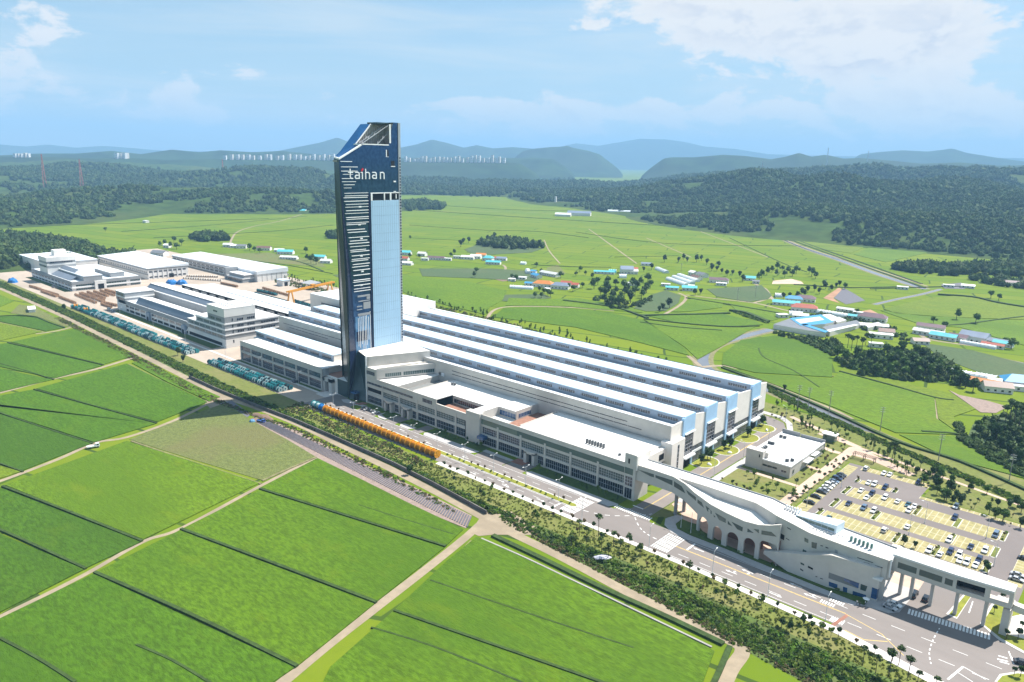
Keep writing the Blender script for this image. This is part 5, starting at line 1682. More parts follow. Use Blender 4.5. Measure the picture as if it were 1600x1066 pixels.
mb.box(-800, -758, 424.5, 455, 8.6, 11.4, top=1)
mb.build('body', [W_WHITE, ROOF_M], wd_)
mb = MB()
mb.prism([(-969, 423.6), (-757.6, 423.6), (-757.6, 463), (-969, 463)], 8.6, [9.2, 12.2, 13.6, 10.6], bottom=True)
mb.build('roof', ROOF_M, wd_)
part(wd_, 'eaves_band', W_GREY, (-968, -800, 423.9, 424.3, 7.0, 8.6), (-968, -800, 423.7, 424.3, 3.6, 4.6))
for k in range(15):
    window(wd_, (-966 + 11 * k, 424.3), (-957 + 11 * k, 424.3), 4.9, 1.6, 6, 0)
    window(wd_, (-966 + 11 * k, 424.3), (-957 + 11 * k, 424.3), 1.2, 1.9, 6, 0)
part(wd_, 'stair_block', W_GREY, (-800, -764, 410, 424, 0, 4.0), (-797, -764, 412, 424, 4.8, 8.0), (-803, -799, 409, 424, 0, 13))
part(wd_, 'stair_deck', TRIM_W, (-799, -763.6, 409.6, 424, 4.0, 4.8), (-796, -763.6, 411.6, 424, 8.0, 8.8))
window(wd_, (-797, 410), (-766, 410), .6, 2.6, 8, 0)
for k in range(5):
    part(wd_, 'end_joint', W_GREY, (-758.1, -757.95, 430 + 6 * k, 430.4 + 6 * k, 0, 11))

# ---- little white roofed building by the car park -------------------------------------
se = thing('canteen_block', 'single storey grey walled block with a broad white roof beside the car park', 'building', (0, 0, 0))
mb = MB()
mb.box(-136.8, -115.5, 323.4, 366, 0, 5.4, top=1)
mb.build('body', [W_WALL, ROOF_W], se)
part(se, 'roof_edge', TRIM_W, (-128.9, -115.3, 323.2, 323.6, 5.4, 6.0), (-115.9, -115.3, 323.6, 366.2, 5.4, 6.001), (-137, -136.6, 330, 366.2, 5.4, 6.0))
part(se, 'raised_corner', W_WALL, (-137, -128.8, 323.2, 327.4, 0, 9.2), (-128.8, -127.6, 326.4, 327.4, 0, 8.0))
part(se, 'screen_wall', W_GREY, (-137.2, -128, 366.2, 366.7, 0, 7.4), (-127.6, -115.3, 366.25, 366.75, 0, 7.0))
part(se, 'slot', DARK, (-130.6, -130.1, 323.1, 323.2, 6.2, 7.6))
window(se, (-128.6, 323.4), (-121.6, 323.4), 2.6, 1.0, 3, 0)
window(se, (-119.6, 323.4), (-117.2, 323.4), 2.2, .9, 2, 0)
window(se, (-115.5, 326.4), (-115.5, 328.4), 1.0, 2.2, 2, 0, name='door')
window(se, (-115.5, 341), (-115.5, 364), 1.0, 2.6, 12, 1, GLASS_G)
part(se, 'canopy', TRIM_W, (-115.3, -113, 338, 346, 3.7, 4.1), (-115.3, -113.4, 348, 355, 4.2, 4.5))
roof_units('dark cooling unit in the cluster on the canteen roof', [(-134, 335 + 1.9 * k, 5.4) for k in range(3)] + [(-135, 345.5, 5.4), (-133.4, 345.7, 5.4), (-134.6, 358.4, 5.4), (-132.6, 358.4, 5.4), (-119.6, 329.4, 5.4), (-118, 331.6, 5.4)], 1.5, 1.0, 1.3, 'cooling units on the canteen roof')
kb = thing('utility_kiosk', 'little teal sided kiosk with a white roof beside the pink footpath', 'kiosk', (-119.6, 386.5, 0))
part(kb, 'body', GLASS_F, (-3, 3, -2, 2, 0, 3.6))
part(kb, 'roof', TRIM_W, (-3.6, 3.6, -2.6, 2.6, 3.6, 4.1))

# ---- gate building: a curved white bridge over the side street --------------------------
gb = thing('gate_bridge', 'curving white bridge building with arches and slanted green windows over the side street', 'building', (0, 0, 0))
WPATH = [(-158, 253.7), (-145, 254.0), (-136.8, 253.8), (-130.5, 252), (-124.9, 249.7), (-121.5, 248.3), (-116.2, 246), (-109, 244.6), (-101.5, 244.0), (-94, 244.0), (-88.2, 244.2)]
WTOP = [(-158, 16.3), (-136.8, 16.4), (-130.5, 15.9), (-124.9, 14.7), (-116.2, 14.1), (-109.1, 13.6), (-101.5, 13.1), (-96, 13.6), (-92, 14.8), (-88.2, 16.4)]
ARCH = [(-121.3, -116.2, 7.2), (-114.0, -109.9, 6.5), (-107.8, -103.0, 6.9), (-100.9, -96.5, 7.2), (-94.9, -88.5, 8.2)]


def curve_at(path, x):
    return float(np.interp(x, [p[0] for p in path], [p[1] for p in path]))


def wall_bottom(x):
    if x < -136:
        return 9.5
    if x < -122.4:
        return 9.4 - 2.6 * ((x + 136) / 13.6) ** 1.6
    for a, b, h in ARCH:
        if a < x < b:
            c = 1.5 if h > 7.9 else (b - a) / 2
            e = min(x - a, b - x)
            return h if e >= c else h - c + math.sqrt(max(0, c * c - (c - e) ** 2)) * (1 if h < 7.9 else 1)
    return 0.0


def curtain(mb, path, top, bottom, thick=.9, step=.35, x0=None, x1=None):
    """wall that follows a plan line, with its own head and soffit line"""
    xs = [path[0][0] if x0 is None else x0]
    brk = sorted([e for a in ARCH for e in (a[0] - .001, a[0] + .001, a[1] - .001, a[1] + .001)] + [-122.401, -122.399]) if bottom is wall_bottom else []
    end = path[-1][0] if x1 is None else x1
    while xs[-1] < end - 1e-6:
        nx = min(xs[-1] + step, end)
        for b in brk:
            if xs[-1] < b < nx:
                nx = b
                break
        xs.append(nx)
    P = []
    for x in xs:
        y = curve_at(path, x)
        e = .05
        dy = curve_at(path, min(x + e, path[-1][0])) - curve_at(path, max(x - e, path[0][0]))
        n = Vector((-dy, 2 * e, 0)).normalized() * thick
        t, b = top(x), bottom(x)
        P.append(((x, y, b), (x, y, t), (x + n.x, y + n.y, b), (x + n.x, y + n.y, t)))
    for p, q in zip(P[:-1], P[1:]):
        mb.face([p[0], q[0], q[1], p[1]])
        mb.face([q[2], p[2], p[3], q[3]])
        mb.face([p[1], q[1], q[3], p[3]])
        mb.face([p[2], q[2], q[0], p[0]])
    for p in (P[0], P[-1]):
        mb.face([p[0], p[1], p[3], p[2]])


mb = MB()
curtain(mb, WPATH, lambda x: curve_at(WTOP, x), wall_bottom)
mb.build('front_wall', W_WALL, gb)
UP = [(-134.4, 254.4), (-122.6, 255.4), (-102.5, 255.4), (-96, 251.0), (-91, 246.6), (-84, 246.0), (-78.7, 246.0), (-63.6, 246.6), (-53.6, 248.2)]
UPZ = [(-134.4, 16.4), (-102.5, 16.0), (-96, 17.0), (-91, 18.1), (-84, 17.2), (-78.7, 16.1), (-63.6, 15.5), (-53.6, 14.8)]
mb = MB()
curtain(mb, UP, lambda x: curve_at(UPZ, x), lambda x: 12.4 if x < -94 else (5.0 if x < -88.3 else 0.0), .8, .6)
mb.build('upper_wall', W_WALL, gb)
mb = MB()
fx = np.arange(-153.6, -53.5, 1.0)
FR = [(-158, 254.2), (-136.8, 254.2), *UP]
FZ = [(-158, 16.3), (-136.8, 16.3), *UPZ]
BK = [(-158, 261.6), (-99, 262.6), (-90, 258.4), (-53, 257.6)]
BZ = [(-158, 16.3), (-99, 16.4), (-90, 17.0), (-80, 16.4), (-53, 15.2)]
for a, b in zip(fx[:-1], fx[1:]):
    mb.face([(a, curve_at(FR, a) + .3, curve_at(FZ, a) - .35), (b, curve_at(FR, b) + .3, curve_at(FZ, b) - .35), (b, curve_at(BK, b), curve_at(BZ, b)), (a, curve_at(BK, a), curve_at(BZ, a))])
mb.build('main_roof', ROOF_W, gb)
mb = MB()
for a, b in zip(fx[:-1], fx[1:]):
    mb.bar((a, curve_at(BK, a), curve_at(BZ, a) + .1), (b, curve_at(BK, b), curve_at(BZ, b) + .1), .4, .7)
    zz = 9.6 if a < -134 else (9 if a > -122 else 9.2)
    mb.face([(b, curve_at(BK, b), zz), (a, curve_at(BK, a), zz), (a, curve_at(BK, a), curve_at(BZ, a)), (b, curve_at(BK, b), curve_at(BZ, b))])
mb.build('rear_wall', W_GREY, gb)
mb = MB()
lx = np.arange(-134.6, -92.5, .7)
for a, b in zip(lx[:-1], lx[1:]):
    q = lambda x: ((x, curve_at(WPATH, x) + .3, curve_at(WTOP, x) - .25), (x, min(curve_at(UP, x) + .2, 256), max(12.3, 15.8 - 3.2 * min(1, (x + 134.6) / 16))))
    mb.face([q(a)[0], q(b)[0], q(b)[1], q(a)[1]])
mb.build('lower_roof', ROOF_W, gb)
mb = MB()
for a, b in zip(fx[:-1], fx[1:]):
    if b < -88:
        mb.face([(a, curve_at(WPATH, a) + .8, 9.3), (a, curve_at(BK, a), 9.3), (b, curve_at(BK, b), 9.3), (b, curve_at(WPATH, b) + .8, 9.3)])
mb.build('soffit', W_WALL, gb)
# inner brick wall seen through the arches, and the free columns
part(gb, 'brick_wall', BRICK_P, (-112, -97, 252.4, 253.0, 0, 9.2), (-97, -88.6, 250, 250.6, 3.6, 9.2), (-88.8, -88.3, 245, 252, 3.8, 9.2))
for x, y in ((-135, 254.6), (-134, 259.6), (-122, 259), (-112, 259.6)):
    mb = MB()
    mb.tube((x, y, 0), (x, y, 9.4), .75, n=12)
    mb.build('round_column', CONC, gb)
# lower front volume with its sloping head
LP = [(-93, 243.7), (-70.3, 243.2), (-57.1, 245.9), (-55.2, 247.4)]
LZ = [(-93, 4.6), (-88.5, 6.0), (-78.3, 9.0), (-70, 12.2), (-55.2, 11.6)]
mb = MB()
curtain(mb, LP, lambda x: curve_at(LZ, x), lambda x: max(0, 3.4 - (x + 93) * .35), 2.4, .6)
mb.build('stair_wall', W_WALL, gb)


def on_path(px_, py_, path):
    x = path[len(path) // 2][0]
    d = _R2 * ((px_ - CXP) / FPX) + _D2 * ((py_ - CYP) / FPX) + _F
    for _ in range(60):
        t = curve_at(path, x) / d.y
        x = .5 * x + .5 * min(max(d.x * t, path[0][0]), path[-1][0])
    t = curve_at(path, x) / d.y
    return Vector((d.x * t, d.y * t, CAM_H + d.z * t))


def inset(pts, path, glass, name='window', off=.06):
    mb = MB()
    P = [on_path(a, b, path) - Vector((0, off, 0)) for a, b in pts]
    n = len(P)
    c = sum(P, Vector()) / n
    nrm = sum(((P[i] - c).cross(P[(i + 1) % n] - c) for i in range(n)), Vector())
    if nrm.y > 0:
        P.reverse()
    mb.face(P)
    for i in range(n):
        a, b = P[i], P[(i + 1) % n]
        mb.face([b, a, a + Vector((0, .2, 0)), b + Vector((0, .2, 0))])
    return mb.build(name, glass, gb)


z1 = lambda L: [(985 + x / 8.96, 700 + y / 8.96) for x, y in L]
z2 = lambda L: [(1085 + x / 8.96, 760 + y / 8.96) for x, y in L]
z3 = lambda L: [(1185 + x / 8.96, 770 + y / 8.96) for x, y in L]
z4 = lambda L: [(1185 + x / 8.96, 840 + y / 8.96) for x, y in L]
z6 = lambda L: [(1285 + x / 8.96, 880 + y / 8.96) for x, y in L]
for L in (z1([(100, 300), (330, 370), (330, 412), (280, 398)]), z1([(350, 380), (590, 455), (590, 527), (352, 415)]), z1([(610, 465), (720, 540), (770, 637), (610, 540)]), z1([(780, 588), (918, 690), (918, 742), (810, 650)]),
          z1([(940, 722), (1000, 765), (1032, 840), (940, 768)]), z1([(1050, 805), (1105, 850), (1140, 895), (1065, 850)]), z2([(155, 268), (240, 345), (240, 390), (180, 345)]), z2([(268, 395), (298, 432), (275, 432)]),
          z2([(290, 370), (440, 455), (440, 512), (345, 470)]), z2([(468, 480), (530, 560), (468, 530)]), z2([(520, 495), (678, 575), (672, 632), (600, 600)]), z2([(745, 588), (830, 652), (742, 640)]), z2([(830, 598), (903, 605), (903, 658)]), z2([(940, 618), (1080, 640), (1150, 705), (938, 672)])):
    inset(L, WPATH, GLASS_G)
UPB = UP[4:]
for L, g in ((z3([(645, 628), (698, 655), (698, 705), (645, 680)]), GLASS_G), (z3([(745, 690), (822, 705), (812, 785), (745, 768)]), GLASS_G), (z3([(625, 790), (672, 815), (668, 858), (615, 835)]), GLASS_G), (z3([(302, 560), (368, 600), (358, 665), (290, 630)]), DARK),
             (z3([(870, 735), (905, 742), (905, 752), (870, 746)]), DARK), (z3([(940, 755), (980, 772), (980, 782), (940, 768)]), DARK), (z3([(405, 482), (455, 512), (455, 522), (405, 494)]), DARK), (z3([(388, 632), (435, 662), (435, 670), (388, 642)]), DARK), (z3([(1072, 792), (1112, 812), (1108, 862), (1070, 842)]), W_GREY),
             (z3([(240, 425), (290, 440), (290, 462), (240, 450)]), W_DGREY)):
    inset(L, UPB, g)
z5 = lambda L: [(1285 + x / 8.96, 820 + y / 8.96) for x, y in L]
for L in (z5([(360, 450), (660, 545), (660, 572), (362, 476)]), z5([(490, 455), (710, 528), (708, 536), (490, 464)]), z5([(740, 568), (845, 600), (845, 610), (742, 582)])):
    inset(L, UPB, DARK)
for L, g in ((z4([(590, 345), (642, 370), (642, 395), (592, 372)]), GLASS_G), (z4([(585, 430), (630, 462), (628, 475), (588, 452)]), DARK), (z4([(695, 395), (765, 430), (762, 455), (692, 420)]), DARK), (z4([(800, 540), (825, 546), (825, 556), (800, 550)]), DARK), (z4([(865, 565), (905, 578), (905, 587), (865, 575)]), DARK),
             (z6([(92, 130), (520, 280), (495, 355), (85, 210)]), W_DGREY), (z6([(92, 258), (213, 300), (207, 365), (90, 318)]), GLASS_B), (z6([(290, 330), (350, 348), (345, 425), (290, 405)]), GLASS_B), (z6([(425, 388), (612, 448), (605, 520), (422, 440)]), GLASS_B), (z6([(537, 290), (632, 325), (605, 395), (530, 370)]), GLASS_G)):
    inset(L, LP, g)
inset(z6([(305, 212), (512, 285), (505, 350), (303, 245)]), LP, GLASS_B, off=.09)
# gate end: glass corner, slanted white frame
part(gb, 'corner_glass', GLASS_B, (-57.2, -55.0, 246.2, 249.8, .6, 4.6))
part(gb, 'corner_base', W_WALL, (-57.4, -54.8, 246, 250, 0, .6), (-57.4, -54.8, 246, 250, 4.6, 7.6))
part(gb, 'corner_roof', ROOF_W, (-57.6, -54.2, 246, 250.4, 7.6, 8.2))
part(gb, 'end_block', W_WALL, (-56, -53.0, 248.8, 262, 7.4, 14.5))
window(gb, (-53.0, 249.4), (-53.0, 256.6), 9.4, 3.8, 5, 1, GLASS_B)
mb = MB()
mb.bar((-52.8, 248.4, 14.8), (-52.8, 257.4, 16.2), .5, 1.2)
mb.bar((-54.4, 249.8, .3), (-52.8, 252.6, 8.2), .35, .5)
mb.bar((-52.8, 249.0, 8.6), (-52.8, 248.6, 14.6), .4, .4)
mb.build('white_frame', TRIM_W, gb)
# straight gallery over the gateway
GY = lambda x: float(np.interp(x, [-53, -34, -19.4], [250.8, 250.9, 252.4]))
gal = [(-53, GY(-53)), (-34, GY(-34)), (-19.4, GY(-19.4)), (-19.4, 257.6), (-53, 257.6)]
pprism(gb, 'gallery_roof', ROOF_W, gal, 15.7, 16.3)
mb = MB()
mb.face([(-53, 250.8, 10.4), (-53, 257.6, 10.4), (-19.4, 257.6, 10.4), (-19.4, 252.4, 10.4), (-34, 250.9, 10.4)])
mb.build('gallery_soffit', W_WALL, gb)
mb = MB()
for x0, x1, za, zb in ((-53, -34.2, 10.4, 15.7), (-34.2, -26.6, 10.4, 11.7), (-34.2, -26.6, 14.7, 15.7), (-26.6, -25.2, 10.4, 15.7), (-25.2, -20.4, 10.4, 11.8), (-25.2, -20.4, 14.7, 15.7), (-20.4, -19.4, 10.4, 15.7)):
    mb.prism([(x0, GY(x0)), (x1, GY(x1)), (x1, GY(x1) + .5), (x0, GY(x0) + .5)], za, zb, bottom=True)
mb.build('gallery_wall', W_WALL, gb)
part(gb, 'gallery_back', W_GREY, (-53, -26, 257.2, 257.6, 10.4, 15.7))
part(gb, 'gallery_end', W_WALL, (-19.8, -19.4, 252.5, 257.6, 10.4, 15.7))
part(gb, 'gallery_dark', DARK, (-34.2, -26.6, 254.2, 254.4, 11.7, 14.7))
mb = MB()
for k in range(22):
    x = -34 + k * .34
    mb.box(x, x + .06, GY(x) + .1, GY(x) + .16, 11.7, 12.8)
mb.build('railing', STEEL, gb)
for a, b in ((-51.2, -45.6), (-44.8, -38.2), (-37.4, -35.2)):
    window(gb, (a, GY(a)), (b, GY(b)), 12.0, 2.1, 0, 0, GLASS_G)
for x, y in ((-50.5, 256.4), (-47.2, 256.6), (-41.2, 256.4), (-34.0, 256.2), (-26.0, 255.8)):
    part(gb, 'pier', W_WALL, (x - .5, x + .5, y - .6, y + .6, 0, 10.4))
mb = MB()
mb.bar((-20, 256.6, 9.4), (-9, 265, 4.2), 2.2, 2.0)
mb.bar((-9, 265, 4.2), (0, 268, 1.2), 2.2, 2.0)
mb.build('stair_ramp', W_WALL, gb)
part(gb, 'ramp_wall', W_WALL, (-21.5, -19.5, 254, 262, 0, 9.0))
# roof pieces
sk = [(-86.4, 253.2), (-72.0, 252.2), (-71.0, 257.4), (-88, 257.8)]
pprism(gb, 'skylight', mat('panel_icy', (0.62, 0.72, 0.80), 0.5, 0.04), sk, 16, [17.6, 19.0, 19.2, 17.4])
window(gb, (-86.2, 253.15), (-72.6, 252.2), 16.5, 1.0, 6, 0, GLASS_F)
for k in range(6):
    part(gb, 'screen_fin', TRIM_W, (-91.6 + 1.0 * k, -91.2 + 1.0 * k, 256.4, 257.2, 16.6, 18.6))
roof_units('row of grey upright condensers on the gate building roof', [(-91.4 + 1.05 * k, 255.2 - .1 * k, 16.6) for k in range(6)], .6, .9, 1.3, 'grey condensers by the roof screen', STEEL)
UNIT_T = mat('plant_teal', (0.10, 0.22, 0.20), 0.6, 0.2, 1.0)
roof_units('dark teal condenser in the row along the gate building roof', [(-66.6 + 1.35 * k, 251.6 - .12 * k, 15.5) for k in range(6)], .7, 1.0, 1.7, 'teal condensers on the gate building roof', UNIT_T)
mb = MB()
for k in range(14):
    mb.tube((-84 + k * 1.2, 249.6 + .1 * k, 16.4), (-83.2 + k * 1.2, 249.8 + .1 * k, 16.4), .12, n=5)
    mb.box(-84 + k * 1.2, -83.7 + k * 1.2, 249.5 + .1 * k, 249.9 + .1 * k, 16.0, 16.5)
mb.build('roof_pipework', STEEL, gb)

# ---- orange gantry crane in the rear yard ----------------------------------------------
ORANGE = mat('crane_orange', (0.62, 0.27, 0.02), 0.55, 0.08, 0.5)
cr = thing('gantry_crane', 'orange gantry crane straddling the drum rows in the rear yard', 'crane', (0, 0, 0))
c0, c1 = G(455, 478), G(516, 463)
ax = (c1 - c0).normalized()
sd = Vector((-ax.y, ax.x, 0))
H_C = 13
for c, nm in ((c0, 'leg'), (c1, 'leg')):
    for s_ in (-1, 1):
        mb = MB()
        mb.bar(c + sd * 4.5 * s_, c + sd * 1.6 * s_ + Vector((0, 0, H_C)), 1.0, 1.0)
        mb.build('leg', ORANGE, cr)
    mb = MB()
    mb.bar(c - sd * 5.4 + Vector((0, 0, .8)), c + sd * 5.4 + Vector((0, 0, .8)), 1.0, 1.2)
    mb.build('end_carriage', ORANGE, cr)
for s_ in (-1, 1):
    mb = MB()
    mb.bar(c0 - ax * 4 + sd * 1.3 * s_ + Vector((0, 0, H_C + .8)), c1 + ax * 6 + sd * 1.3 * s_ + Vector((0, 0, H_C + .8)), .9, 1.6)
    mb.build('girder', ORANGE, cr)
mb = MB()
p = c0.lerp(c1, .55)
mb.box(p.x - 2, p.x + 2, p.y - 2, p.y + 2, H_C + 1.6, H_C + 3.2)
mb.build('trolley', ORANGE, cr)
# small sheds in the rear yard
for nm, lab, q, w_, d_, h_, m1, m2, col_ in (('pale_hut', 'pale blue hut with a dark door in the rear yard', (443, 446), 12, 9, 6, W_WHITE, ROOF_B, 'hut'), ('open_shelter', 'open shelter with a grey sheet roof beside the gantry crane', (486, 451), 20, 12, 5.5, STEEL, W_GREY, 'shelter')):
    p = G(*q)
    t_ = thing(nm, lab, col_, p)
    if nm == 'pale_hut':
        part(t_, 'body', m1, (-w_ / 2, w_ / 2, -d_ / 2, d_ / 2, 0, h_))
        part(t_, 'roof', m2, (-w_ / 2 - .4, w_ / 2 + .4, -d_ / 2 - .4, d_ / 2 + .4, h_, h_ + .5))
        part(t_, 'door', DARK, (w_ / 2, w_ / 2 + .1, -2.4, 1.6, 0, 4.4))
    else:
        for sx in (-1, 1):
            for sy in (-1, 1):
                part(t_, 'post', m1, (sx * 9 - .3, sx * 9 + .3, sy * 5 - .3, sy * 5 + .3, 0, h_))
        mb = MB()
        mb.prism([(-10, -6), (10, -6), (10, 6), (-10, 6)], h_, [h_ + .4, h_ + .4, h_ + 2, h_ + 2], bottom=True)
        mb.build('roof', m2, t_)

# ------------------------------------------------------------------ yard goods, lamps, vehicles, people
ORD = ['first', 'second', 'third', 'fourth', 'fifth', 'sixth', 'seventh', 'eighth', 'ninth', 'tenth', 'eleventh', 'twelfth', 'thirteenth', 'fourteenth', 'fifteenth', 'sixteenth', 'seventeenth', 'eighteenth', 'nineteenth', 'twentieth']


def drum_mesh(name, r, w, core, m_flange, m_core, n=14):
    mb = MB()
    for s_ in (-1, 1):
        mb.tube((s_ * w / 2 - .12, 0, r), (s_ * w / 2 + .12, 0, r), r, n=n)
        mb.tube((s_ * (w / 2 + .13), 0, r), (s_ * (w / 2 + .16), 0, r), r * .34, n=8, m=1)
    mb.tube((-w / 2 + .12, 0, r), (w / 2 - .12, 0, r), core, n=n, m=1, cap=False)
    return mb.mesh(name, [m_flange, m_core])


TEAL = mat('drum_teal', (0.030, 0.26, 0.28), 0.5, 0.12, 0.5, rnd=0.3)
TEAL_D = mat('drum_teal_dark', (0.020, 0.13, 0.16), 0.55, 0.15, 0.5, rnd=0.3)
PALE_T = mat('drum_pale', (0.40, 0.50, 0.50), 0.5, 0.15, 0.5, rnd=0.25)
DBLUE = mat('drum_blue', (0.02, 0.17, 0.46), 0.5, 0.1, 0.5)
ORG = mat('drum_orange', (0.72, 0.32, 0.015), 0.5, 0.10, 0.4, rnd=0.12)
ORG_D = mat('drum_orange_core', (0.52, 0.20, 0.01), 0.55, 0.12, 0.4, rnd=0.15)
WOOD = mat('reel_wood', (0.42, 0.25, 0.15), 0.85, 0.15, 0.5, rnd=0.2)
WOOD_D = mat('reel_core', (0.28, 0.17, 0.10), 0.85, 0.15, 0.5)
CREAM_D = mat('reel_white', (0.66, 0.64, 0.60), 0.8, 0.1, 0.5, rnd=0.15)
DARK_D = mat('drum_dark', (0.04, 0.07, 0.08), 0.6, 0.2, 0.5, rnd=0.3)
BLACK_M = mat('cable_black', (0.02, 0.02, 0.022), 0.6)
dm_t = drum_mesh('cable_drum', 1.5, 2.5, .95, TEAL, TEAL_D)
dm_p = drum_mesh('cable_drum', 1.5, 2.5, 1.0, PALE_T, TEAL_D)
dm_d = drum_mesh('cable_drum', 1.5, 2.4, 1.1, TEAL_D, BLACK_M)
dm_k = drum_mesh('cable_drum', 1.5, 2.4, 1.1, DARK_D, TEAL)
rr = random.Random(3)


def drum(me, x, y, rz, label, group, z=0.0, s=1.0):
    o = link('cable_drum', me, None, (x, y, z), rz, label=label, category='cable drum', group=group)
    if s != 1.0:
        o.scale = (s, s, s)
    return o


# long teal field along the left road, and the nearer teal field
n_t = 0
for x0, x1, ya, yb, lab, g in ((-738, -507, (231.5, 228.2), (235, 232, 229.0)[0:2], 'teal cable drum in the long field along the left road', 'teal drums in the long roadside field'), (-477, -386, (234.5, 230.6, 226.6), (235.5, 231.8, 227.8), 'teal cable drum in the shorter field nearest the tower', 'teal drums in the field nearest the tower')):
    step = 3.15 if x0 < -600 else 3.1
    n = int((x1 - x0) / step)
    rows = 3
    for k in range(n):
        x = x0 + step * k
        yc = 232.5 + (0.8 if x < -620 else 0)
        for j in range(rows):
            y = (yc + 3.4 - 3.5 * j) if x0 < -600 else (235.4 - 3.5 * j)
            if x0 < -600 and j == 0 and rr.random() < .42:
                continue
            q = rr.random()
            kind = 'p' if q < .3 else ('d' if q < .55 else 't')
            me = {'p': dm_p, 'd': dm_d, 't': dm_t}[kind]
            lb = {'p': lab.replace('teal', 'pale'), 'd': lab.replace('teal', 'dark teal'), 't': lab}[kind]
            drum(me, x + rr.uniform(-.15, .15), y + rr.uniform(-.3, .3), rr.uniform(-.06, .06), lb, g)
            n_t += 1
# orange row on the road: flanges and barrel apart
od = thing('cable_drum', 'orange cable drum in the single row along the road verge', 'cable drum', (0, 0, 0), 0, 'orange drums in a row along the road')
RO = 2.05
for s_ in (-1, 1):
    mb = MB()
    mb.tube((s_ * 1.75 - .16, 0, RO), (s_ * 1.75 + .16, 0, RO), RO, n=18)
    mb.tube((s_ * 1.93, 0, RO), (s_ * 1.97, 0, RO), .55, n=8)
    for k in range(6):
        a = k * math.pi / 3
        mb.bar((s_ * 1.93, .5 * math.cos(a), RO + .5 * math.sin(a)), (s_ * 1.93, 1.85 * math.cos(a), RO + 1.85 * math.sin(a)), .12, .16)
    mb.build('flange', ORG, od)
mb = MB()
mb.tube((-1.6, 0, RO), (1.6, 0, RO), 1.45, n=16)
for k in range(5):
    mb.tube((-1.3 + .6 * k, 0, RO), (-1.05 + .6 * k, 0, RO), 1.55, n=16)
mb.build('barrel', ORG_D, od)
od_n = 25
for k in range(od_n):
    p = (-338.4 + 3.72 * k, 226.9 - .02 * k, 0)
    o = od if k == 0 else dup(od)
    o.location = p
    o.rotation_euler = (0, 0, rr.uniform(-.07, .07))
    o['label'] = f'orange cable drum, {ORD[k] if k < 13 else ORD[od_n - 1 - k]} from the {"blue drum" if k < 13 else "open road"} end of the roadside row'
bl = drum(drum_mesh('cable_drum', 2.05, 3.5, 1.5, DBLUE, DBLUE, 18), -342.4, 227, .1, 'bright blue cable drum at the head of the orange row', None)
tl = [drum(drum_mesh('cable_drum', 2.05, 3.5, 1.4, TEAL, PALE_T, 18), -346.3 - 3.9 * k, 227.2, .05, 'teal cable drum beside the blue one ahead of the orange row', 'teal drums heading the orange row') for k in range(2)]
# orange reel pairs in the far teal field
for k, q in enumerate(((123, 482), (138.5, 487.5))):
    p = G(*q)
    drum(drum_mesh('cable_drum', 2.4, 2.6, 1.6, ORG, ORG_D, 14), p.x, p.y - 2, 1.2, ('orange cable drum, left one of two among the teal drums', 'orange cable drum, right one of two among the teal drums')[k], None)
# wooden reels in the yard, rows given by photo end points
wr = drum_mesh('wooden_reel', 1.3, 2.2, .9, WOOD, WOOD_D, 10)
cw = drum_mesh('wooden_reel', 1.3, 2.0, .8, CREAM_D, WOOD_D, 10)
kd = drum_mesh('cable_drum', 1.6, 2.4, 1.0, DARK_D, TEAL, 10)
for (a, b, n, lab) in (((119, 462.5), (149, 474.5), 13, 'brown wooden reel in the front row of the reel yard'), ((126, 460.5), (160, 472.5), 15, 'brown wooden reel in the second row of the reel yard'), ((129, 460), (162, 471), 15, 'brown wooden reel in the third row of the reel yard'), ((138, 458.5), (163, 467.5), 11, 'brown wooden reel in the fourth row of the reel yard'),
                       ((148, 457.5), (168, 464), 9, 'brown wooden reel in the fifth row of the reel yard'), ((158, 456), (178, 463), 9, 'brown wooden reel in the sixth row of the reel yard'), ((166, 455), (181, 459), 7, 'brown wooden reel in the rearmost row of the reel yard'),
                       ((160, 477), (173, 481.5), 7, 'brown wooden reel in the small group by the banded block'), ((165, 475), (182, 479), 7, 'brown wooden reel in the group behind the small one'),
                       ((66, 455), (90, 462.5), 13, 'brown wooden reel in the roadside row before the teal field'), ((66, 457), (88, 464.5), 12, 'brown wooden reel in the outer roadside row'), ((94, 466), (117, 475), 13, 'brown wooden reel in the last roadside row by the teal drums'), ((48, 449), (63, 453.5), 8, 'brown wooden reel in the far roadside row')):
    p, q = G(*a), G(*b)
    for k in range(n):
        c = p.lerp(q, k / (n - 1))
        link('wooden_reel', wr, None, (c.x, c.y, 0), math.atan2((q - p).y, (q - p).x) + rr.uniform(-.1, .1), label=lab, category='wooden reel', group=lab.replace('brown wooden reel', 'reels'))
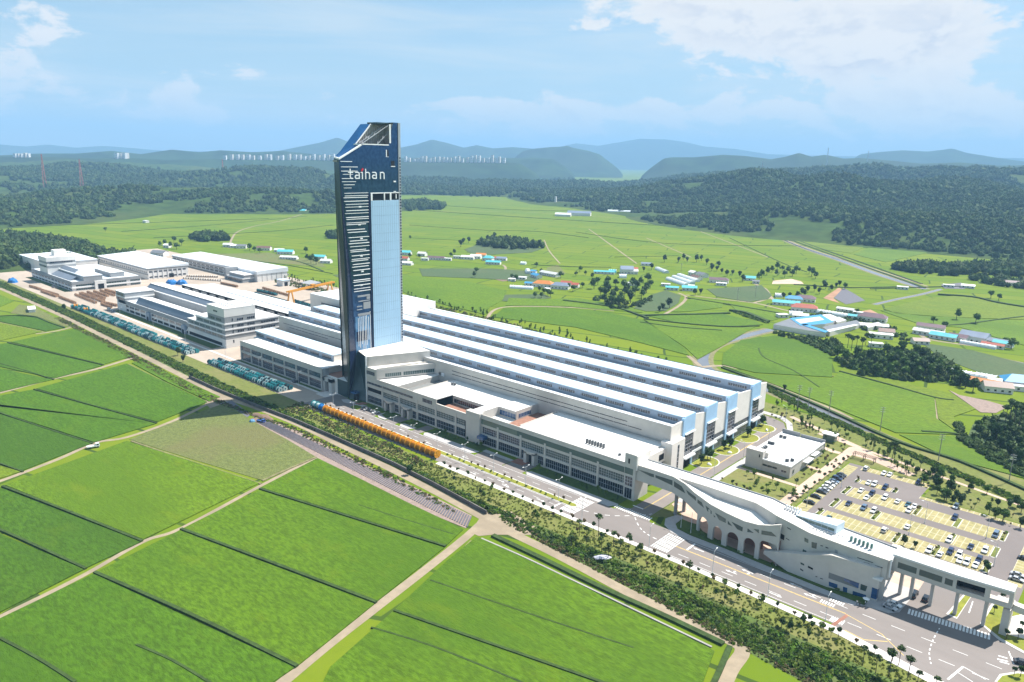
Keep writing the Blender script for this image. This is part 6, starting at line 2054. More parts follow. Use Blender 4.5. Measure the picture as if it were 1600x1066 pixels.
for (a, b, n, me, lab, cat) in (((404, 456), (431, 462), 12, kd, 'dark drum in the back row left of the gantry crane', 'cable drum'), ((400, 461), (448, 474), 20, kd, 'dark drum in the front row left of the gantry crane', 'cable drum'), ((404, 464), (452, 477), 20, dm_p, 'pale drum in the row nearest the hall roof', 'cable drum'),
                               ((462, 473), (486, 480), 11, kd, 'dark drum in the rear row right of the gantry crane', 'cable drum'), ((462, 476), (485, 483), 11, dm_d, 'dark teal drum in the front row right of the gantry crane', 'cable drum'),
                               ((288, 436), (345, 440), 16, cw, 'white reel in the front row of the rear yard', 'reel'), ((293, 433), (340, 434), 14, cw, 'white reel in the back row of the rear yard', 'reel'), ((347, 444), (370, 449), 12, wr, 'brown reel in the row behind the white ones', 'reel'), ((412, 452), (450, 463), 14, wr, 'brown reel in the row beside the gantry track', 'reel'), ((436, 425), (450, 431), 7, cw, 'white reel stacked beside the rear warehouse end', 'reel')):
    p, q = G(*a), G(*b)
    for k in range(n):
        c = p.lerp(q, k / (n - 1))
        link('cable_drum' if cat == 'cable drum' else 'wooden_reel', me, None, (c.x, c.y, 0), math.atan2((q - p).y, (q - p).x) + rr.uniform(-.2, .2), label=lab, category=cat, group=lab.replace(' drum', ' drums').replace(' reel', ' reels'))

# street lamps: post, arms and heads
LAMP_M = mat('lamp_post', (0.55, 0.56, 0.57), 0.5, 0.05)


def lamp_proto(label, double, group, h=9.0):
    t_ = thing('street_lamp', label, 'street lamp', (0, 0, 0), 0, group)
    mb = MB()
    mb.tube((0, 0, 0), (0, 0, h), .11, .07, n=6)
    mb.tube((0, 0, 0), (0, 0, .9), .18, .16, n=6)
    mb.build('post', LAMP_M, t_)
    for s_ in ((-1, 1) if double else (1,)):
        mb = MB()
        mb.tube((0, 0, h - .15), (0, 1.7 * s_, h + .35), .05, .04, n=5)
        mb.build('arm', LAMP_M, t_)
        mb = MB()
        mb.box(-.14, .14, min(1.5 * s_, 2.3 * s_), max(1.5 * s_, 2.3 * s_), h + .28, h + .44)
        mb.build('lamp_head', TRIM_W, t_)
    return t_


lp = lamp_proto('pale twin armed street lamp standing in the planted median', True, 'twin street lamps along the median')
for k, x in enumerate((-340, -321, -303, -287, -270.9, -253.8, -234.5, -215.8, -196.5, -178)):
    o = lp if k == 0 else dup(lp)
    o.location = (x, 232.0, 0.15)
ls_ = lamp_proto('pale single armed street lamp on the near pavement edge', False, 'single street lamps along the near pavement')
for k, x in enumerate((-159.1, -102.3, -82.2, -63.3, -128)):
    o = ls_ if k == 0 else dup(ls_)
    o.location = (x, 223.2, 0.15)
ln_ = lamp_proto('pale single armed street lamp along the side street behind', False, 'street lamps along the side street')
for k, (x, y) in enumerate(((-141.2, 300), (-141.0, 330), (-141.4, 360), (-148, 398), (-127.6, 246), (-122.5, 244.6), (-98.6, 300), (-94.6, 330), (-37, 322), (-30.6, 300), (-58, 319), (-60, 304))):
    o = ln_ if k == 0 else dup(ln_)
    o.location = (x, y, 0.1)
    o.rotation_euler = (0, 0, 1.57 if y < 400 else 2.4)
ly_ = lamp_proto('pale single armed yard lamp along the left road', False, 'yard lamps along the left road')
for k, q in enumerate(((465, 604), (404, 580), (352, 560), (290, 536), (240, 517), (190, 497), (150, 482))):
    p = G(*q)
    o = ly_ if k == 0 else dup(ly_)
    o.location = (p.x, 243, 0)
# electricity poles along the stream
pole = thing('utility_pole', 'grey concrete power pole with cross arms along the stream bank', 'utility pole', (0, 0, 0), 0, 'power poles along the stream')
mb = MB()
mb.tube((0, 0, 0), (0, 0, 14), .22, .14, n=7)
mb.build('post', CONC, pole)
mb = MB()
for z_ in (13.4, 12.4, 11.2):
    mb.bar((-1.3, 0, z_), (1.3, 0, z_), .14, .14)
    for k in (-1.1, -.4, .4, 1.1):
        mb.tube((k, 0, z_), (k, 0, z_ + .35), .08, n=5)
mb.build('cross_arm', STEEL, pole)
for k, q in enumerate(((1246, 637), (1262, 641), (1295, 646), (1375, 674), (1466, 720), (1576, 754), (1064, 428), (1180, 466), (1152, 470))):
    o = pole if k == 0 else dup(pole)
    o.location = G(*q)
    o.rotation_euler = (0, 0, .5)

# cars --------------------------------------------------------------------------------------
TYRE = mat('tyre', (0.015, 0.015, 0.016), 0.9)
CGLASS = mat('car_glass', (0.010, 0.014, 0.020), 0.08, 0.1, spec=0.7)
LIGHTM = mat('headlamp', (0.75, 0.75, 0.72), 0.2)
REDL = mat('tail_lamp', (0.35, 0.02, 0.02), 0.3)
PAINTS = {'white': (0.78, 0.78, 0.77), 'silver': (0.42, 0.43, 0.45), 'black': (0.014, 0.014, 0.017), 'navy': (0.015, 0.030, 0.090), 'grey blue': (0.12, 0.18, 0.27), 'teal': (0.03, 0.11, 0.15), 'dark grey': (0.05, 0.052, 0.058), 'blue': (0.03, 0.10, 0.36)}
CP = {k: mat('paint_' + k.replace(' ', '_'), v, 0.25, 0.02, spec=0.5, coat=0.6) for k, v in PAINTS.items()}
SHAPES = {
    # side outline of the painted body (x, z), then glasshouse: x of sill-front, roof-front, roof-rear, sill-rear and roof height
    'sedan': dict(L=4.6, W=1.8, body=[(-2.3, .35), (-2.3, .82), (-2.05, .95), (-1.35, .98), (.95, .95), (1.9, .84), (2.28, .66), (2.3, .35)], g=(1.05, .35, -.95, -1.6), roof=1.45, sill=.95),
    'suv': dict(L=4.6, W=1.9, body=[(-2.25, .42), (-2.28, 1.0), (-2.2, 1.08), (.95, 1.06), (1.95, .98), (2.28, .78), (2.3, .42)], g=(1.1, .5, -1.85, -2.18), roof=1.75, sill=1.06),
    'van': dict(L=5.0, W=1.95, body=[(-2.5, .4), (-2.5, 1.15), (-2.45, 1.2), (1.5, 1.15), (2.3, 1.0), (2.5, .75), (2.5, .4)], g=(1.75, 1.0, -2.2, -2.42), roof=1.98, sill=1.15),
}
_cars = {}


def car_proto(shape, colour):
    S = SHAPES[shape]
    P_ = CP[colour]
    w = S['W'] / 2
    t_ = thing('parked_car', '', 'car', (0, 0, 0))
    mb = MB()
    o = S['body']
    n = len(o)
    L_i, R_i = [], []
    for x, z in o:
        k = .9 if abs(x) > S['L'] / 2 - .12 else 1.0
        L_i.append((x, w * k, z))
        R_i.append((x, -w * k, z))
    mb.face(R_i)
    mb.face(list(reversed(L_i)))
    for k in range(n):
        k2 = (k + 1) % n
        mb.face([R_i[k2], R_i[k], L_i[k], L_i[k2]])
    g0, g1, g2, g3 = S['g']
    rw, sw = w * .72, w * .93
    rz, sz = S['roof'], S['sill']
    a, b = [(g1, -rw, rz), (g2, -rw, rz), (g2, rw, rz), (g1, rw, rz)], None
    mb.face([(g1, -rw, rz), (g1, rw, rz), (g2, rw, rz), (g2, -rw, rz)])
    # pillars and roof rails, painted
    for sy in (-1, 1):
        for (x0, x1) in ((g0, g1), (g3, g2)):
            mb.bar((x0, sy * sw, sz), (x1, sy * rw, rz - .02), .09, .07)
        mb.bar((g1, sy * rw, rz - .03), (g2, sy * rw, rz - .03), .1, .08)
        xm = (g0 + g3) / 2 - .05
        mb.bar((xm, sy * sw, sz), (xm, sy * rw, rz - .03), .08, .07)
    mb.build('body', P_, t_)
    mb = MB()
    e = .985
    mb.face([(g0, -sw * e, sz), (g0, sw * e, sz), (g1, rw * e, rz - .03), (g1, -rw * e, rz - .03)])
    mb.face([(g3, sw * e, sz), (g3, -sw * e, sz), (g2, -rw * e, rz - .03), (g2, rw * e, rz - .03)])
    for sy in (-1, 1):
        q = [(g3, sy * sw * e, sz), (g0, sy * sw * e, sz), (g1, sy * rw * e, rz - .03), (g2, sy * rw * e, rz - .03)]
        mb.face(q if sy < 0 else q[::-1])
    mb.build('window', CGLASS, t_)
    for x in (S['L'] * .31, -S['L'] * .30):
        for sy in (-1, 1):
            m2 = MB()
            m2.tube((x, sy * (w - .2), .33), (x, sy * (w + .02), .33), .33, n=10)
            m2.build('wheel', TYRE, t_)
    for sy in (-1, 1):
        part(t_, 'headlight', LIGHTM, (S['L'] / 2 - .16, S['L'] / 2 + .01, sy * w * .62 - .2, sy * w * .62 + .2, .58, .74))
        part(t_, 'tail_light', REDL, (-S['L'] / 2 - .01, -S['L'] / 2 + .1, sy * w * .64 - .17, sy * w * .64 + .17, .66, .84))
    return t_


def car(shape, colour, x, y, rz, label, group=None):
    k = (shape, colour)
    if k not in _cars:
        o = _cars[k] = car_proto(shape, colour)
    else:
        o = dup(_cars[k])
    o.location = (x, y, .05)
    o.rotation_euler = (0, 0, rz)
    o['label'] = label
    if group:
        o['group'] = group
    elif 'group' in o:
        del o['group']
    return o


HALF = math.pi / 2
# bay column beside the pink footpath, listed from the bridge outwards
for k, (y, sh, c) in enumerate(((304.3, 'sedan', 'black'), (312.0, 'sedan', 'black'), (318.6, 'sedan', 'dark grey'), (321.4, 'sedan', 'silver'), (325.2, 'sedan', 'white'), (328.2, 'suv', 'white'), (331.2, 'sedan', 'silver'), (334.0, 'sedan', 'grey blue'), (338.0, 'suv', 'navy'), (341.0, 'sedan', 'black'), (344.0, 'sedan', 'dark grey'))):
    car(sh, c, -99.1, y, math.pi * (1 if k % 3 == 0 else 0), f'{c} car, {ORD[k]} from the bridge in the bay column', 'cars in the column beside the footpath')
LOT = [
    ('northmost row of bays by the trees', [(-93.2, 359.9, 'suv', 'white'), (-85.3, 360.2, 'sedan', 'white'), (-82.8, 360.4, 'sedan', 'white'), (-70.6, 360.4, 'suv', 'navy')]),
    ('short row between two planted islands', [(-87.0, 343.6, 'sedan', 'white'), (-84.6, 343.7, 'suv', 'white'), (-80.0, 343.6, 'suv', 'navy')]),
    ('far side of the second double row', [(-86.8, 332.4, 'sedan', 'white'), (-82.3, 332.4, 'suv', 'navy'), (-76.8, 332.1, 'suv', 'white'), (-71.7, 332.1, 'sedan', 'white'), (-67.6, 332.1, 'sedan', 'teal'), (-65.2, 332.2, 'sedan', 'white'), (-50.0, 332.4, 'suv', 'navy')]),
    ('near side of the second double row', [(-82.6, 326.5, 'sedan', 'white'), (-65.7, 326.2, 'suv', 'white'), (-34.7, 327.2, 'van', 'grey blue')]),
    ('far side of the middle double row', [(-86.4, 315.0, 'sedan', 'navy'), (-80.3, 315.0, 'suv', 'grey blue'), (-76.4, 315.2, 'suv', 'white')]),
    ('near side of the middle double row', [(-62.0, 309.8, 'sedan', 'white'), (-47.1, 309.6, 'suv', 'white'), (-39.8, 309.6, 'sedan', 'navy'), (-35.2, 310.0, 'suv', 'white')]),
    ('far row behind the bridge roof', [(-67.9, 300.1, 'suv', 'white'), (-44.6, 299.6, 'suv', 'navy'), (-41.6, 299.4, 'suv', 'white'), (-35.4, 300.4, 'suv', 'navy')]),
    ('near row behind the bridge roof', [(-87.8, 295.0, 'sedan', 'teal'), (-50.7, 295.2, 'suv', 'white'), (-47.0, 294.8, 'sedan', 'white'), (-40.5, 295.2, 'sedan', 'white'), (-38.3, 295.2, 'suv', 'white'), (-35.5, 295.4, 'sedan', 'white')]),
]
for row, cs in LOT:
    tot = len(cs)
    for k, (x, y, sh, c) in enumerate(cs):
        where = 'only one' if tot == 1 else f'{ORD[k]} from the footpath'
        car(sh, c, x, y, -HALF if (k * 7 + tot) % 4 else HALF, f'{c} car, {where} in the {row}', 'cars in the bays of the car park')
for k, (x, y, sh, c, lb) in enumerate(((-52.1, 344.5, 'suv', 'white', 'white car standing alone in the bays under the lawn trees'), (-23.0, 298.4, 'sedan', 'silver', 'silver car, farther of two at the right hand bays'), (-22.8, 294.6, 'sedan', 'silver', 'silver car, nearer of two at the right hand bays'), (-23, 313.6, 'sedan', 'dark grey', 'dark grey car alone at the right hand bays'))):
    car(sh, c, x, y, -HALF if k == 0 else 0, lb)
car('sedan', 'silver', -50.4, 244.9, -.12, 'silver car parked at the kerb by the gate, nearer the road')
car('sedan', 'white', -49.8, 247.8, -.12, 'white car parked beside the silver one at the gate')
car('van', 'black', -46.6, 258.6, HALF, 'black van in the shade under the gallery, left one')
car('suv', 'black', -43.0, 258.8, HALF, 'black car in the shade under the gallery, beside the pier')
p = G(1597, 1038)
car('sedan', 'dark grey', p.x, p.y, .3, 'dark car entering by the traffic island at the frame edge')
for q, sh, c, lb in (((84, 450), 'van', 'black', 'black van on the far left road'), ((90, 451), 'suv', 'dark grey', 'dark grey car beside the black van on the far left road'), ((171, 485), 'van', 'white', 'white van parked before the banded end block'), ((177, 488), 'suv', 'grey blue', 'grey blue car parked beside the white van'),
                     ((84, 448), 'suv', 'silver', 'silver car behind the black van on the far left road')):
    p = G(*q)
    car(sh, c, p.x, p.y, .1, lb)
# row of cars at the front office bays
for k, (x, c) in enumerate(((-329, 'dark grey'), (-326.3, 'silver'), (-318.6, 'white'), (-403, 'silver'), (-399.6, 'dark grey'))):
    y = 245.2 if k < 3 else 246.2
    car('sedan', c, x, y, HALF, f'{c} car, {ORD[k] if k < 3 else ORD[k - 3]} in the shaded bays {"before the podium" if k < 3 else "before the workshop"}')


def truck(x, y, rz, cab, box_m, label, L=5.2, boxed=False):
    t_ = thing('small_truck', label, 'truck', (x, y, .05), rz)
    mb = MB()
    mb.prism([(1.0, -.85), (2.5, -.85), (2.5, .85), (1.0, .85)], .5, 1.15, bottom=True)
    mb.prism([(1.0, -.8), (2.3, -.8), (2.3, .8), (1.0, .8)], 1.15, 1.95)
    mb.build('cab', cab, t_)
    part(t_, 'window', CGLASS, (2.31, 2.36, -.7, .7, 1.2, 1.8), (1.3, 2.1, -.83, -.81, 1.2, 1.75), (1.3, 2.1, .81, .83, 1.2, 1.75))
    part(t_, 'bed', box_m, *([(-2.5, .95, -.9, .9, .75, 2.3)] if boxed else [(-2.5, .95, -.88, .88, .75, .85), (-2.5, .95, -.92, -.86, .7, 1.15), (-2.5, .95, .86, .92, .7, 1.15), (-2.56, -2.5, -.92, .92, .7, 1.15)]))
    for xx in (1.7, -1.6):
        for sy in (-1, 1):
            mb = MB()
            mb.tube((xx, sy * .65, .36), (xx, sy * .88, .36), .36, n=10)
            mb.build('wheel', TYRE, t_)
    return t_


p = G(146, 700)
t_ = truck(p.x, p.y, 1.35, CP['white'], CP['white'], 'white pickup truck stopped on the field track')
t_.scale = (1.1,) * 3
p = G(408, 660)
truck(p.x, p.y, .3, CP['blue'], CP['blue'], 'blue pickup truck beside the ridged plot')
p = G(394, 659)
tp = thing('tarpaulin_heap', 'small heap under blue tarpaulin at the field corner', 'tarpaulin', (p.x, p.y, 0))
TARP_B = mat('tarp_blue', (0.10, 0.26, 0.42), 0.6, 0.1, 1.0)
TARP_G = mat('tarp_grey', (0.42, 0.42, 0.48), 0.6, 0.15, 1.0)


def heap(parent, m, rx, ry, h, name='sheet', seed=1):
    r_ = random.Random(seed)
    mb = MB()
    n = 14
    rings = [[(rx * s * math.cos(6.283 * k / n) * r_.uniform(.85, 1.1), ry * s * math.sin(6.283 * k / n) * r_.uniform(.85, 1.1), h * z * r_.uniform(.85, 1.1)) for k in range(n)] for s, z in ((1, 0), (.8, .6), (.45, .95))]
    for a, b in zip(rings[:-1], rings[1:]):
        for k in range(n):
            k2 = (k + 1) % n
            mb.face([a[k], a[k2], b[k2], b[k]])
    mb.face(rings[-1])
    return mb.build(name, m, parent)


heap(tp, TARP_B, 1.8, 1.6, 1.3)
p = G(941, 874)
t2 = thing('tarpaulin_cover', 'crumpled grey tarpaulin sheet lying on the scrub slope', 'tarpaulin', (p.x, p.y, 0), .8)
heap(t2, TARP_G, 4.2, 2.0, 1.6, seed=4)
p = G(20, 441)
t3 = thing('tarpaulin_stack', 'bright blue tarpaulin over goods on the far left road', 'tarpaulin', (p.x, p.y, 0))
heap(t3, DBLUE, 8, 5, 4.5, seed=6)
p = G(268, 444)
for k in range(2):
    t4 = thing('tarpaulin_stack', ('blue tarpaulin over goods behind the ridge hall, left heap', 'blue tarpaulin over goods behind the ridge hall, right heap')[k], 'tarpaulin', (p.x + 8 * k, p.y + 8 * k, 0))
    heap(t4, DBLUE, 7, 6, 5, seed=8 + k)
p = G(50, 486)
gs = thing('field_shelter', 'long low white field shelter on the rough ground by the farm track', 'shelter', (p.x, p.y, 0), -.25)
part(gs, 'wall', W_WHITE, (-8, 8, -2.5, 2.5, 0, 2.6))
part(gs, 'roof', TRIM_W, (-8.4, 8.4, -2.9, 2.9, 2.6, 3.0))
# brown earth heaps by the ridged plot
for k, (q, s_) in enumerate((((412, 652), 4.5), ((420, 656), 3.2), ((401, 649), 3.4))):
    p = G(*q)
    h_ = thing('earth_heap', ('large brown earth heap at the plot corner', 'small brown earth heap at the plot corner nearest the track', 'small brown earth heap at the plot corner toward the shadow')[k], 'earth heap', (p.x, p.y, 0))
    heap(h_, SOIL, s_, s_ * .7, 1.2, 'mound', 20 + k)

# people by the gate corner
SKIN = mat('skin', (0.45, 0.28, 0.20), 0.7)
CLOTHS = {'white': mat('cloth_white', (0.7, 0.7, 0.7), 0.9), 'black': mat('cloth_black', (0.02, 0.02, 0.022), 0.9), 'navy': mat('cloth_navy', (0.02, 0.03, 0.07), 0.9)}
HAIR = mat('hair_black', (0.012, 0.011, 0.011), 0.8)


def person(x, y, rz, top, bottom, label, seed=0):
    r_ = random.Random(seed)
    t_ = thing('person', label, 'person', (x, y, .15), rz)
    st = r_.uniform(.08, .2)
    V = [(0, 0, .95), (0, 0, 1.15), (0, 0, 1.38), (0, .0, 1.50), (.02, 0, 1.60), (.02, 0, 1.70),
         (0, .10, .90), (st, .11, .50), (st * .4, .11, .08), (st * .4 + .16, .12, .04), (0, -.10, .90), (-st * .6, -.11, .50), (-st, -.11, .08), (-st + .16, -.12, .04),
         (0, .19, 1.40), (-.06, .25, 1.13), (.06, .26, .90), (.09, .26, .82), (0, -.19, 1.40), (.08, -.25, 1.13), (.2, -.25, .92), (.25, -.25, .85)]
    Ed = [(0, 1), (1, 2), (2, 3), (3, 4), (4, 5), (0, 6), (6, 7), (7, 8), (8, 9), (0, 10), (10, 11), (11, 12), (12, 13), (2, 14), (14, 15), (15, 16), (16, 17), (2, 18), (18, 19), (19, 20), (20, 21)]
    Rd = [.13, .125, .13, .055, .09, .085, .09, .062, .045, .04, .09, .062, .045, .04, .06, .042, .034, .04, .06, .042, .034, .04]
    me = bpy.data.meshes.new('body')
    me.from_pydata(V, Ed, [])
    me.update()
    o = link('body', me, t_)
    sk_ = o.modifiers.new('skin', 'SKIN')
    for v, r in zip(me.skin_vertices[0].data, Rd):
        v.radius = (r, r)
    me.skin_vertices[0].data[0].use_root = True
    sub = o.modifiers.new('sub', 'SUBSURF')
    sub.levels = sub.render_levels = 1
    dg = bpy.context.evaluated_depsgraph_get()
    m2 = bpy.data.meshes.new_from_object(o.evaluated_get(dg))
    m2.name = 'body'
    o.modifiers.clear()
    o.data = m2
    for m_ in (CLOTHS[top], CLOTHS[bottom], SKIN, BLACK_M):
        m2.materials.append(m_)
    for p_ in m2.polygons:
        c = p_.center
        p_.material_index = 3 if c.z < .1 else 1 if c.z < .98 and abs(c.y) < .2 else 2 if (c.z > 1.47 or (c.z < .98 and abs(c.y) >= .2)) else 0
        p_.use_smooth = True
    mb = MB()
    mb.prism([(.1 * math.cos(a) - .01, .1 * math.sin(a)) for a in np.linspace(0, 6.28, 9)[:-1]], 1.63, 1.80)
    mb.build('hair', HAIR, t_)
    mb = MB()
    for yy in (-.035, .035):
        mb.box(.103, .112, yy - .012, yy + .012, 1.645, 1.66)
    mb.box(.1, .128, -.012, .012, 1.60, 1.64)
    mb.box(.1, .108, -.03, .03, 1.565, 1.575)
    mb.build('face', SKIN, t_)
    return t_


for k, (q, a, b, lb) in enumerate((((1338.5, 945), 'white', 'black', 'person in a white top and dark trousers, leftmost by the gate corner'), ((1343, 948), 'black', 'black', 'person in black clothing standing between two others by the gate'), ((1351.5, 946), 'white', 'navy', 'person in white top and navy trousers nearest the pale sunshade'))):
    p = G(*q, .15)
    person(p.x, p.y, 1.2 + k, a, b, lb, k)
p = G(1351, 946, .1)
us = thing('sunshade', 'small pale sunshade on a pole by the gate corner', 'sunshade', (p.x, p.y + .8, .1))
mb = MB()
mb.tube((0, 0, 0), (0, 0, 2.3), .04, n=5)
mb.build('pole', STEEL, us)
mb = MB()
for k in range(8):
    a0, a1 = 6.283 * k / 8, 6.283 * (k + 1) / 8
    mb.face([(1.1 * math.cos(a0), 1.1 * math.sin(a0), 2.1), (1.1 * math.cos(a1), 1.1 * math.sin(a1), 2.1), (0, 0, 2.5)])
mb.build('canopy', TRIM_W, us)
# stones and boards on the pocket lawns
for k, (x, y) in enumerate(((-149.6, 311.6), (-149.4, 332.6), (-149.6, 377.0))):
    st_ = thing('lawn_stone', ('pale ornamental stone on the pocket lawn nearest the bridge', 'pale stone slab on the second pocket lawn from the bridge', 'pale ornamental stone on the farthest pocket lawn')[k], 'stone', (x, y, .18), k)
    heap(st_, TRIM_W, 1.3, .8, .9, 'boulder', 30 + k)
for k, q in enumerate(((1342, 717), (1358, 722))):
    p = G(*q)
    pg = thing('pergola', ('small brown pergola at the path corner, left one', 'small brown pergola at the path corner, right one')[k], 'pergola', (p.x, p.y, 0))
    for sx in (-1, 1):
        for sy in (-1, 1):
            part(pg, 'post', BARK, (sx * 2.4 - .12, sx * 2.4 + .12, sy * 1.6 - .12, sy * 1.6 + .12, 0, 2.7))
    for j in range(9):
        part(pg, 'slat', SOIL, (-2.8 + .68 * j, -2.5 + .68 * j, -2, 2, 2.7, 2.85))

# ------------------------------------------------------------------ villages, far blocks, pylons
ROOFC = {'cyan': (0.10, 0.46, 0.52), 'blue': (0.06, 0.30, 0.55), 'orange': (0.62, 0.22, 0.05), 'red': (0.42, 0.10, 0.06), 'brown': (0.20, 0.11, 0.09), 'grey': (0.20, 0.21, 0.23), 'slate': (0.22, 0.27, 0.36), 'white': (0.72, 0.72, 0.71), 'pale': (0.55, 0.55, 0.54), 'plum': (0.17, 0.10, 0.12)}
RM = {k: mat('roof_tin_' + k, v, 0.5, 0.08, 0.4, var2=0.12, scale2=0.2) for k, v in ROOFC.items()}
PLASTIC = mat('greenhouse_film', (0.62, 0.66, 0.68), 0.35, 0.06, 0.4, spec=0.5)
_hc = {}
